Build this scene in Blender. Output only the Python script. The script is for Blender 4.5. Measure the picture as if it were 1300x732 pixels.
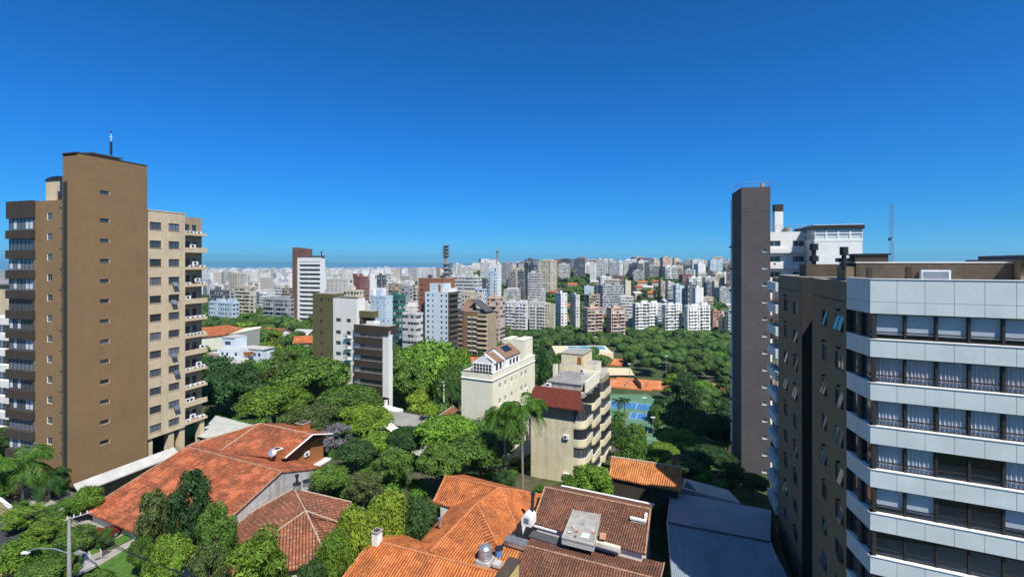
import bpy, bmesh, math, random
from mathutils import Vector, Matrix, noise
R = math.radians
random.seed(7)
for o in list(bpy.data.objects): bpy.data.objects.remove(o)
scene = bpy.context.scene
COL = scene.collection

# ------------------------------------------------------------------ camera
# the photograph was traced in a 1300 x 732 frame: focal 600 px, horizon at row 334, eye 36 m up
F0, CX, HY, CZ = 600.0, 650.0, 334.0, 36.0
cam = bpy.data.objects.new('camera', bpy.data.cameras.new('camera')); COL.objects.link(cam)
cam.location = (0, 0, CZ); cam.rotation_euler = (R(90), 0, 0)
cam.data.sensor_width = 36; cam.data.lens = F0/1300*36; cam.data.shift_y = -(366-HY)/1300
cam.data.clip_start = 0.5; cam.data.clip_end = 60000
scene.camera = cam

# ------------------------------------------------------------------ sky, sun, exposure
SUN_AZ = math.atan2(0.475, -0.88)            # clockwise from +Y, seen from above
SUN_EL = R(53)
SKYK = .095/.13*.685
world = bpy.data.worlds.new('World'); scene.world = world; world.use_nodes = True
wn = world.node_tree; wn.nodes.clear()
sky = wn.nodes.new('ShaderNodeTexSky'); sky.sky_type = 'NISHITA'; sky.sun_disc = False
sky.sun_elevation = SUN_EL; sky.sun_rotation = SUN_AZ
sky.altitude = 0; sky.air_density = 1.0; sky.dust_density = 0.0; sky.ozone_density = 2.0
# colour of the clear sky by height above the horizon (deep polarised blue, pale only at the very bottom)
_geo = wn.nodes.new('ShaderNodeTexCoord'); _sep = wn.nodes.new('ShaderNodeSeparateXYZ'); _rmp = wn.nodes.new('ShaderNodeValToRGB')
wn.links.new(_geo.outputs['Generated'], _sep.inputs[0]); wn.links.new(_sep.outputs[2], _rmp.inputs[0])
_st = [(0, (.20, .78, 1.72)), (.02, (.17, .73, 1.60)), (.06, (.10, .61, 1.38)), (.125, (.07, .59, 1.34)), (.22, (.052, .60, 1.40)), (.36, (.042, .58, 1.30)), (.5, (.045, .56, 1.18)), (.66, (.95, 1.2, 1.45)), (1, (1.25, 1.3, 1.42))]
SKYM = 2.2   # ramp colours stay below 1, the strength carries the factor
while len(_rmp.color_ramp.elements) < len(_st): _rmp.color_ramp.elements.new(.5)
for _e, (_p, _c) in zip(_rmp.color_ramp.elements, _st): _e.position = _p; _e.color = (_c[0]*SKYK/SKYM, _c[1]*SKYK/SKYM, _c[2]*SKYK/SKYM, 1)
_mul = wn.nodes.new('ShaderNodeMix'); _mul.data_type = 'RGBA'; _mul.blend_type = 'MULTIPLY'; _mul.inputs[0].default_value = 1
bg = wn.nodes.new('ShaderNodeBackground'); bg.inputs['Strength'].default_value = 0.13
wo = wn.nodes.new('ShaderNodeOutputWorld')
wn.links.new(sky.outputs[0], _mul.inputs[6]); wn.links.new(_rmp.outputs[0], _mul.inputs[7]); _gn = wn.nodes.new('ShaderNodeVectorMath'); _gn.operation = 'SCALE'; _gn.inputs['Scale'].default_value = SKYM; wn.links.new(_mul.outputs[2], _gn.inputs[0]); wn.links.new(_gn.outputs[0], bg.inputs[0]); wn.links.new(bg.outputs[0], wo.inputs[0])
sd = bpy.data.lights.new('sun', 'SUN'); sd.energy = 4.6; sd.angle = R(0.5); sd.color = (1.0, 0.955, 0.88)
sun = bpy.data.objects.new('sun', sd); COL.objects.link(sun)
sdir = Vector((math.sin(SUN_AZ)*math.cos(SUN_EL), math.cos(SUN_AZ)*math.cos(SUN_EL), math.sin(SUN_EL)))
sun.rotation_euler = (-sdir).to_track_quat('-Z', 'Y').to_euler(); sun.location = (30, -40, 90)
vs = scene.view_settings; vs.view_transform = 'Standard'; vs.look = 'None'; vs.exposure = 0.55; vs.gamma = 1; vs.use_curve_mapping = False
scene.render.engine = 'CYCLES'
cy = scene.cycles
cy.max_bounces = 5; cy.diffuse_bounces = 3; cy.glossy_bounces = 3; cy.transmission_bounces = 3
cy.transparent_max_bounces = 6; cy.volume_bounces = 0; cy.caustics_reflective = False; cy.caustics_refractive = False

# ------------------------------------------------------------------ geometry of the picture
def P(px, py, d): return Vector(((px-CX)/F0*d, d, CZ-(py-HY)/F0*d))
def G(px, py, z):
    d = (CZ-z)*F0/(py-HY); return Vector(((px-CX)/F0*d, d, z))
def zat(py, d): return CZ-(py-HY)/F0*d
def proj(v): return (CX+F0*v[0]/v[1], HY+F0*(CZ-v[2])/v[1])
def reach(x, y, ux, uy, px):
    """length along (ux,uy) from (x,y) until the ray of column px is met"""
    k = (px-CX)/F0
    return (k*y-x)/(ux-k*uy)
def unit(a, b):
    l = math.hypot(a, b); return (a/l, b/l)
def interp(t, tab):
    if t <= tab[0][0]: return tab[0][1]
    for (a, va), (b, vb) in zip(tab, tab[1:]):
        if t <= b:
            s = (t-a)/(b-a); return va+(vb-va)*s
    return tab[-1][1]
def smooth(a, b, t):
    t = max(0, min(1, (t-a)/(b-a))); return t*t*(3-2*t)
T_MID = [(0, 2), (60, 1), (80, 0), (100, -6), (125, -14), (158, -28.6), (260, -30.2), (520, -31), (600, -22), (700, -4), (800, 13), (900, 22), (1100, 22), (1600, -20), (3000, -50), (60000, -52)]
T_LEFT = [(0, 3), (60, 4.2), (80, 3.5), (110, -1), (140, -4), (200, -9), (320, -12), (600, -26), (1000, -38), (2000, -48), (60000, -52)]
def ground(x, y):
    r = max(y, 1.0)
    px = CX+F0*x/max(r, 30)
    a, b = interp(r, T_MID), interp(r, T_LEFT)
    if y < 60: w = smooth(-45, -15, x)
    else: w = smooth(430, 650, px) if r > 200 else smooth(330, 620, px)
    z = b+(a-b)*w
    if r > 150: z += 2.2*noise.noise(Vector((x/90, y/90, 0)))
    if r > 560 and r < 1600: z += 5*w*noise.noise(Vector((x/150, y/220, 3)))
    return z

# ------------------------------------------------------------------ node helpers / materials
class NT:
    def __init__(s, m):
        s.m = m; m.use_nodes = True; s.t = m.node_tree; s.t.nodes.clear()
        s.out = s.t.nodes.new('ShaderNodeOutputMaterial')
    def n(s, typ, ins=None, **kw):
        nd = s.t.nodes.new(typ)
        for k, v in kw.items(): setattr(nd, k, v)
        for k, v in (ins or {}).items():
            if isinstance(v, bpy.types.NodeSocket): s.t.links.new(v, nd.inputs[k])
            else: nd.inputs[k].default_value = v
        return nd
    def math(s, op, a, b=0.0, c=None):
        i = {0: a, 1: b}
        if c is not None: i[2] = c
        return s.n('ShaderNodeMath', i, operation=op).outputs[0]
    def mix(s, f, a, b, blend='MIX'):
        nd = s.n('ShaderNodeMix', data_type='RGBA', blend_type=blend)
        for k, v in ((0, f), (6, a), (7, b)):
            if isinstance(v, bpy.types.NodeSocket): s.t.links.new(v, nd.inputs[k])
            else: nd.inputs[k].default_value = v if k == 0 else (tuple(v)+(1,))[:4]
        return nd.outputs[2]
    def noise(s, vec, scale, detail=3, rough=.55, dim='3D'):
        return s.n('ShaderNodeTexNoise', {'Vector': vec, 'Scale': scale, 'Detail': detail, 'Roughness': rough}).outputs[0]
    def ramp(s, f, stops):
        nd = s.n('ShaderNodeValToRGB', {0: f}); e = nd.color_ramp.elements
        while len(e) < len(stops): e.new(.5)
        for q, (p, c) in zip(e, stops): q.position = p; q.color = (tuple(c)+(1,))[:4]
        return nd.outputs[0]
    def rng(s, v, a, b, c, d):
        return s.n('ShaderNodeMapRange', {0: v, 1: a, 2: b, 3: c, 4: d}).outputs[0]
    def coords(s, which='Object'): return s.n('ShaderNodeTexCoord').outputs[which]
    def scaled(s, v, sc): return s.n('ShaderNodeMapping', {0: v, 3: sc}).outputs[0]
    def bump(s, h, strength=.3, dist=.02):
        return s.n('ShaderNodeBump', {'Height': h, 'Strength': strength, 'Distance': dist}).outputs[0]
    def pbsdf(s, col, rough=.7, normal=None, spec=.3, metal=0.0):
        i = {'Base Color': col if isinstance(col, bpy.types.NodeSocket) else (tuple(col)+(1,))[:4], 'Roughness': rough, 'Specular IOR Level': spec, 'Metallic': metal}
        if normal is not None: i['Normal'] = normal
        p = s.n('ShaderNodeBsdfPrincipled', i); s.t.links.new(p.outputs[0], s.out.inputs[0]); return p
MATS = {}
def newmat(name):
    m = bpy.data.materials.new(name); MATS[name] = m; return NT(m)
def plain(name, col, rough=.6, metal=0, var=.12, scale=1.2, spec=.3):
    t = newmat(name); v = t.coords()
    f = t.rng(t.noise(v, scale, 4), .3, .7, 1-var, 1+var)
    c = t.mix(1, (*col,), t.n('ShaderNodeCombineColor', {0: f, 1: f, 2: f}).outputs[0], 'MULTIPLY')
    t.pbsdf(c, rough, t.bump(t.noise(v, 14), .15, .01), spec, metal)
def plaster(name, col, stain=.25, grain=.1, rough=.85, dirt=(.12, .10, .08)):
    """rendered wall: blotches, vertical weather streaks, fine grain"""
    t = newmat(name); v = t.coords()
    big = t.rng(t.noise(v, .16, 4), .3, .7, 1-grain, 1+grain)
    fine = t.rng(t.noise(v, 5, 3), .3, .7, 1-grain*.6, 1+grain*.6)
    mid = t.rng(t.noise(v, .9, 6, .65), .32, .68, 1-grain, 1+grain*.8)
    f = t.math('MULTIPLY', t.math('MULTIPLY', big, fine), mid)
    c = t.mix(1, col, t.n('ShaderNodeCombineColor', {0: f, 1: f, 2: f}).outputs[0], 'MULTIPLY')
    st = t.noise(t.scaled(v, (1.6, 1.6, .06)), 1.0, 6, .65)
    s2 = t.rng(st, .48, .72, 0, stain)
    c = t.mix(s2, c, dirt)
    t.pbsdf(c, rough, t.bump(t.noise(v, 9), .2, .01))
def tilemat(name, c1, c2, dark, darkamt=.5, pitch=.26, row=.38, lichen=.0, lich=(.42, .38, .28), lip=.0, patch=.0):
    """clay tiles: u along the eave, v up the slope"""
    t = newmat(name); uv = t.n('ShaderNodeUVMap').outputs[0]
    sep = t.n('ShaderNodeSeparateXYZ', {0: uv})
    u = t.math('DIVIDE', sep.outputs[0], pitch); v = t.math('DIVIDE', sep.outputs[1], row)
    iu, iv = t.math('FLOOR', u), t.math('FLOOR', v)
    fu, fv = t.math('FRACT', u), t.math('FRACT', v)
    wn_ = t.n('ShaderNodeTexWhiteNoise', {0: t.n('ShaderNodeCombineXYZ', {0: iu, 1: iv}).outputs[0]}, noise_dimensions='2D')
    base = t.mix(wn_.outputs[0], c1, c2)
    ob = t.coords('Object')
    blot = t.rng(t.noise(ob, .35, 5, .65), .42, .68, 0, 1)
    base = t.mix(t.math('MULTIPLY', blot, darkamt), base, dark)
    streak = t.rng(t.noise(t.scaled(uv, (3.2, .5, 1)), 1, 4, .7), .5, .75, 0, darkamt)
    base = t.mix(streak, base, dark)
    if lichen > 0:
        l = t.rng(t.noise(ob, 3.2, 4, .7), .56, .66, 0, lichen)
        base = t.mix(t.math('MULTIPLY', l, t.math('GREATER_THAN', wn_.outputs[0], .35)), base, lich)
    if patch > 0:
        pz = t.rng(t.noise(ob, .55, 4, .7), .5, .62, 0, patch); base = t.mix(pz, base, tuple(min(1, q*1.7+.02) for q in c1))
    if lip > 0:      # pale weathered nose of each tile, uneven from tile to tile
        wl = t.n('ShaderNodeTexWhiteNoise', {0: t.n('ShaderNodeCombineXYZ', {0: iv, 1: iu}).outputs[0]}, noise_dimensions='2D').outputs[0]
        lp_ = t.math('MULTIPLY', t.math('MULTIPLY', t.math('LESS_THAN', fv, .36), t.math('MULTIPLY', wl, wl)), t.math('MULTIPLY', t.math('LESS_THAN', t.math('ABSOLUTE', t.math('SUBTRACT', fu, .5)), .34), t.rng(t.noise(ob, .8, 4, .7), .3, .65, .15, lip)))
        base = t.mix(lp_, base, lich)
    # rolls and channels: base colour darker in the channels, lighter on the rolls
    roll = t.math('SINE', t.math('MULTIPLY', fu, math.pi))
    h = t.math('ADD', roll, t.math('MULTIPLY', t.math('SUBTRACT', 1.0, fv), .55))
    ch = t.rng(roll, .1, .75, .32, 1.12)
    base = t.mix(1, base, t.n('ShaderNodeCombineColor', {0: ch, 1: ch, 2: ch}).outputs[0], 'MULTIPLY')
    t.pbsdf(base, .85, t.bump(h, 1.0, .07), .2)

def facade(name, kind):
    """facades a few hundred metres off: windows as pattern, wall colour from the object"""
    t = newmat(name); uv = t.n('ShaderNodeUVMap').outputs[0]
    sep = t.n('ShaderNodeSeparateXYZ', {0: uv}); oi = t.n('ShaderNodeObjectInfo')
    rnd = oi.outputs['Random']; wall = oi.outputs['Color']
    pitch = t.rng(rnd, 0, 1, 2.4, 4.2) if kind != 'ribbon' else 1.6
    u = t.math('DIVIDE', sep.outputs[0], pitch); v = t.math('DIVIDE', sep.outputs[1], 3.0)
    iu, iv, fu, fv = t.math('FLOOR', u), t.math('FLOOR', v), t.math('FRACT', u), t.math('FRACT', v)
    key = t.n('ShaderNodeCombineXYZ', {0: iu, 1: iv, 2: t.math('MULTIPLY', rnd, 97)}).outputs[0]
    w = t.n('ShaderNodeTexWhiteNoise', {0: key}, noise_dimensions='3D').outputs[0]
    ckey = t.n('ShaderNodeCombineXYZ', {0: iu, 1: t.math('MULTIPLY', rnd, 31)}).outputs[0]
    wc = t.n('ShaderNodeTexWhiteNoise', {0: ckey}, noise_dimensions='2D').outputs[0]
    if kind == 'punched': hw, hv, cv = t.rng(wc, 0, 1, .16, .36), .23, .55
    elif kind == 'ribbon': hw, hv, cv = .47, .22, .56
    elif kind == 'small': hw, hv, cv = .12, .12, .6
    else: hw, hv, cv = t.math('ADD', .18, t.math('MULTIPLY', t.math('GREATER_THAN', wc, .45), .27)), .31, .6
    mu = t.math('LESS_THAN', t.math('ABSOLUTE', t.math('SUBTRACT', fu, .5)), hw)
    mv = t.math('LESS_THAN', t.math('ABSOLUTE', t.math('SUBTRACT', fv, cv)), hv)
    mask = t.math('MULTIPLY', mu, mv)
    if kind == 'punched': mask = t.math('MULTIPLY', mask, t.math('GREATER_THAN', wc, .12))
    glass = t.mix(t.math('GREATER_THAN', w, .74), t.mix(w, (.02, .025, .035), (.10, .12, .15)), (.42, .42, .40))
    ob = t.coords()
    f = t.math('MULTIPLY', t.rng(t.noise(ob, .09, 4), .3, .7, .86, 1.12), t.rng(t.noise(t.scaled(ob, (1, 1, .06)), .9, 4), .35, .75, 1.05, .78))
    wcol = t.mix(1, wall, t.n('ShaderNodeCombineColor', {0: f, 1: f, 2: f}).outputs[0], 'MULTIPLY')
    slab = t.math('LESS_THAN', fv, .07)
    wcol = t.mix(t.math('MULTIPLY', slab, .35), wcol, (.10, .09, .08))
    col = t.mix(mask, wcol, glass)
    t.pbsdf(col, t.rng(mask, 0, 1, .85, .18), None, .35)

facade('far_punched', 'punched'); facade('far_ribbon', 'ribbon'); facade('far_small', 'small'); facade('far_balcony', 'balcony')
def objcol(name, rough=.8, metal=0):
    t = newmat(name); oi = t.n('ShaderNodeObjectInfo'); ob = t.coords()
    f = t.rng(t.noise(ob, .25, 5), .3, .7, .78, 1.15)
    t.pbsdf(t.mix(1, oi.outputs['Color'], t.n('ShaderNodeCombineColor', {0: f, 1: f, 2: f}).outputs[0], 'MULTIPLY'), rough, None, .25, metal)
objcol('tinted')
plaster('brown_render', (0.235, 0.148, 0.072), .14, .07)
plaster('brown_render_side', (0.235, 0.148, 0.072), .14, .07)
plaster('cream_render', (0.58, 0.47, 0.31), .22, .09)
plaster('pale_cream', (0.74, 0.71, 0.56), .20, .07)
plaster('beige_wall', (0.68, 0.6, 0.41), .35, .10)
plaster('tan_wall', (0.36, 0.28, 0.18), .4, .14)
plaster('dark_brown_render', (0.21, 0.155, 0.09), .15, .10)
plaster('mauve_render', (0.085, 0.075, 0.078), .18, .12)
plaster('olive_render', (0.115, 0.105, 0.045), .12, .08)
plaster('white_render', (0.72, 0.71, 0.66), .2, .05)
plaster('white_clean', (0.72, 0.72, 0.7), .1, .04)
plaster('choc_render', (.050, .038, .030), .15, .1)
plaster('grey_concrete', (.34, .325, .30), .5, .2)
plaster('rust_wall', (.33, .12, .03), .3, .15)
plaster('orange_wall', (.55, .14, .03), .2, .1)
plaster('gable_grey', (.40, .41, .40), .6, .2)
plaster('brick_dark', (.15, .082, .062), .15, .1)
plaster('yellow_wall', (.50, .40, .16), .25, .1)
plaster('blue_white', (0.58, 0.66, 0.72), .12, .06)
plaster('brick_red', (.27, .115, .065), .15, .1)
plaster('brick_brown', (.24, .145, .09), .2, .14)
plaster('stone_brown', (.095, .072, .052), .25, .25)
plaster('dark_wall', (.06, .045, .035), .2, .2)
tilemat('tile_orange', (.58, .18, .05), (.40, .11, .033), (.10, .048, .03), .60, .29, .42, .15, (.66, .32, .15), .4, .3)
tilemat('tile_red', (.42, .115, .045), (.30, .072, .030), (.085, .045, .03), .75, .31, .46, .25, (.52, .31, .19), .6, .55)
tilemat('tile_hip', (.30, .105, .052), (.20, .068, .038), (.075, .050, .035), .6, .31, .46, .25, (.50, .41, .30), .65, .2)
tilemat('tile_brown', (.20, .082, .048), (.13, .055, .036), (.045, .034, .027), .5, .26, .40, .2, (.40, .28, .19), .42, .3)
tilemat('tile_maroon', (.19, .042, .026), (.145, .033, .022), (.07, .03, .02), .3, .24, .36)
tilemat('tile_shed', (.60, .22, .06), (.44, .13, .035), (.13, .07, .04), .45, .30, .44, .2, (.62, .42, .22), .5, .3)
plain('ridge_cap', (.33, .20, .13), .9, var=.35, scale=3)
plain('ridge_orange', (.45, .17, .07), .9, var=.3, scale=3)
plain('ridge_pale', (.40, .31, .22), .9, var=.3, scale=3)
plain('white_paint', (.78, .78, .76), .5, var=.05)
plain('white_metal', (.72, .73, .74), .35, var=.06)
plain('grey_metal', (.42, .44, .47), .35, .6, .15)
plain('galvanised', (.50, .52, .54), .32, .75, .2, 2)
plain('black_metal', (.025, .025, .028), .45)
plain('dark_frame', (.035, .030, .030), .4)
plain('bronze_frame', (.06, .045, .035), .4)
plain('fibre_cement', (.42, .41, .38), .9, var=.2, scale=.6)
plain('grey_roof', (.24, .235, .225), .9, var=.22, scale=.5)
plain('dark_slate', (.07, .072, .078), .8)
plain('solar_panel', (.015, .02, .035), .15, spec=.6)
plain('brown_deck_tile', (.21, .13, .08), .8, var=.2, scale=3)
plain('interior_and_well_dark', (.035, .032, .030), .9)
plain('blind', (.52, .55, .60), .8, var=.04)
plain('curtain_white', (.60, .61, .64), .9, var=.05)
plain('curtain_lilac', (.56, .52, .55), .9, var=.05)
plain('timber', (.18, .09, .045), .7, var=.25)
plain('red_car', (.16, .022, .018), .25, spec=.6)
plain('silver_car', (.45, .46, .47), .25, .4, spec=.6)
plain('rubber', (.02, .02, .02), .8)
plain('tank_blue', (.10, .22, .45), .5)
plain('green_awning', (.05, .36, .24), .7)
plain('terracotta_floor', (.38, .20, .13), .8, var=.2)
plain('asphalt', (.055, .055, .056), .9, var=.15, scale=.5)
plain('pavement', (.30, .28, .25), .9, var=.15, scale=.8)
plain('paving_dark', (.11, .105, .10), .9, var=.3, scale=.6)
plain('lane_paint', (.75, .75, .72), .7)
plain('clay_court', (.52, .165, .055), .95, var=.12, scale=.2)
plain('court_green', (0.09, 0.19, 0.11), .9, var=.1, scale=.1)
plain('court_blue', (0.04, 0.16, 0.36), .85, var=.08, scale=.1)
plain('sand', (.60, .50, .34), .95, var=.1, scale=.2)
plain('pool_water', (.06, .36, .50), .08, var=.06, scale=.1, spec=.5)
plain('bark', (.13, .10, .075), .95, var=.3, scale=4)
plain('palm_bark', (.24, .205, .165), .95, var=.25, scale=3)
plain('dead_frond', (.20, .12, .06), .95, var=.3, scale=5)
def glassmat(name, col, rough=.06):
    t = newmat(name); oi = t.n('ShaderNodeObjectInfo')
    c = t.mix(t.math('MULTIPLY', oi.outputs['Random'], .8), col, tuple(min(1, q*3+.04) for q in col))
    t.pbsdf(c, rough, None, .6)
glassmat('glass_dark', (.018, .022, .028)); glassmat('glass_grey', (.05, .06, .075))
glassmat('glass_pale', (.30, .36, .37), .15)
glassmat('glass_green', (.02, .11, .09))
def clearglass(name):
    t = newmat(name)
    tr = t.n('ShaderNodeBsdfTransparent', {0: (.95, .97, .99, 1)}); gl = t.n('ShaderNodeBsdfGlossy', {0: (.9, .95, 1, 1), 'Roughness': .02})
    fr = t.n('ShaderNodeLayerWeight', {0: .5}); f = t.math('ADD', t.math('MULTIPLY', t.math('POWER', fr.outputs[1], 4.0), .6), .05)
    m = t.n('ShaderNodeMixShader', {0: f, 1: tr.outputs[0], 2: gl.outputs[0]}); t.t.links.new(m.outputs[0], t.out.inputs[0])
clearglass('clear_glass')
def panelmat():
    t = newmat('stone_panel'); v = t.coords()
    uv = t.n('ShaderNodeTexVoronoi', {'Vector': v, 'Scale': 26}); 
    f = t.rng(uv.outputs['Distance'], 0, .7, .84, 1.06)
    g = t.rng(t.noise(v, .7, 5, .65), .35, .7, .92, 1.06)
    f = t.math('MULTIPLY', f, g)
    c = t.mix(1, (.56, .62, .62), t.n('ShaderNodeCombineColor', {0: f, 1: f, 2: f}).outputs[0], 'MULTIPLY')
    wisp = t.rng(t.noise(t.scaled(v, (1, 1, 2)), 1.1, 6, .7), .66, .74, 0, .35)
    c = t.mix(wisp, c, (.70, .74, .74))
    t.pbsdf(c, .5, None, .35)
panelmat()
def corrugated(name, col, pitch=.18, rough=.45, metal=.0):
    t = newmat(name); uv = t.n('ShaderNodeUVMap').outputs[0]; sep = t.n('ShaderNodeSeparateXYZ', {0: uv})
    w = t.math('SINE', t.math('MULTIPLY', sep.outputs[0], 2*math.pi/pitch))
    ob = t.coords(); f = t.rng(t.noise(ob, .3, 5), .3, .7, .8, 1.15)
    c = t.mix(1, col, t.n('ShaderNodeCombineColor', {0: f, 1: f, 2: f}).outputs[0], 'MULTIPLY')
    st = t.rng(t.noise(t.scaled(uv, (2, .12, 1)), 1, 4), .55, .8, 0, .35)
    t.pbsdf(t.mix(st, c, (.10, .08, .06)), rough, t.bump(w, .8, .04), .4, metal)
corrugated('metal_roof', (0.27, 0.32, 0.38)); corrugated('pale_sheet', (.47, .48, .44), .25, .8); corrugated('cement_sheet', (.30, .29, .265), .2, .9)
def leafmat(name='leaf', trans=.30):
    t = newmat(name); oi = t.n('ShaderNodeObjectInfo'); geo = t.n('ShaderNodeNewGeometry')
    r = geo.outputs['Random Per Island']
    f = t.rng(r, 0, 1, .55, 1.6)
    ob = t.coords('Object'); g = t.rng(t.noise(ob, 5.5, 2), .35, .65, .72, 1.22)
    f = t.math('MULTIPLY', f, g)
    c = t.mix(1, oi.outputs['Color'], t.n('ShaderNodeCombineColor', {0: f, 1: f, 2: t.math('MULTIPLY', f, .85)}).outputs[0], 'MULTIPLY')
    c2 = t.mix(.5, c, (.20, .30, .02))
    d = t.n('ShaderNodeBsdfPrincipled', {'Base Color': c, 'Roughness': .55, 'Specular IOR Level': .25}); tr = t.n('ShaderNodeBsdfTranslucent', {0: c2})
    m = t.n('ShaderNodeMixShader', {0: trans, 1: d.outputs[0], 2: tr.outputs[0]}); t.t.links.new(m.outputs[0], t.out.inputs[0])
leafmat()
def blossom():
    t = newmat('blossom'); r = t.n('ShaderNodeNewGeometry').outputs['Random Per Island']
    c = t.ramp(r, [(0, (.03, .07, .02)), (.52, (.06, .11, .03)), (.56, (.17, .11, .22)), (1, (.32, .24, .38))])
    t.pbsdf(c, .7)
blossom()
def groundmat():
    t = newmat('ground'); v = t.coords()
    a = t.noise(v, .05, 6, .6); b = t.noise(v, .8, 5, .65)
    c = t.ramp(a, [(.35, (.035, .055, .018)), (.5, (.05, .075, .022)), (.62, (.10, .085, .055)), (.75, (.14, .125, .10))])
    f = t.rng(b, .3, .7, .65, 1.3)
    c = t.mix(1, c, t.n('ShaderNodeCombineColor', {0: f, 1: f, 2: f}).outputs[0], 'MULTIPLY')
    # far beyond the park the floor between the houses is mixed roofs and streets
    sx = t.n('ShaderNodeSeparateXYZ', {0: v})
    far = t.rng(sx.outputs[1], 900, 1600, 0, 1)
    cell = t.n('ShaderNodeTexVoronoi', {'Vector': v, 'Scale': .03}).outputs['Color']
    cellv = t.n('ShaderNodeSeparateXYZ', {0: cell}).outputs[0]
    cc = t.ramp(cellv, [(0, (.035, .055, .03)), (.45, (.06, .08, .04)), (.5, (.28, .26, .23)), (.75, (.30, .17, .11)), (1, (.5, .48, .45))])
    t.pbsdf(t.mix(far, c, cc), .95)
groundmat()
def grassmat():
    t = newmat('lawn'); v = t.coords(); a = t.noise(v, 1.5, 6, .7)
    t.pbsdf(t.ramp(a, [(.3, (.035, .085, .012)), (.7, (.09, .19, .03))]), .9, t.bump(t.noise(v, 18), .6, .05))
grassmat()
def watermat():
    t = newmat('lake_water'); v = t.coords()
    t.pbsdf((.05, .11, .19), .25, t.bump(t.noise(v, .05, 4), .2, .5), .5)
watermat()
plain('far_hill', (.045, .06, .05), .95, var=.2, scale=.002)

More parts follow.
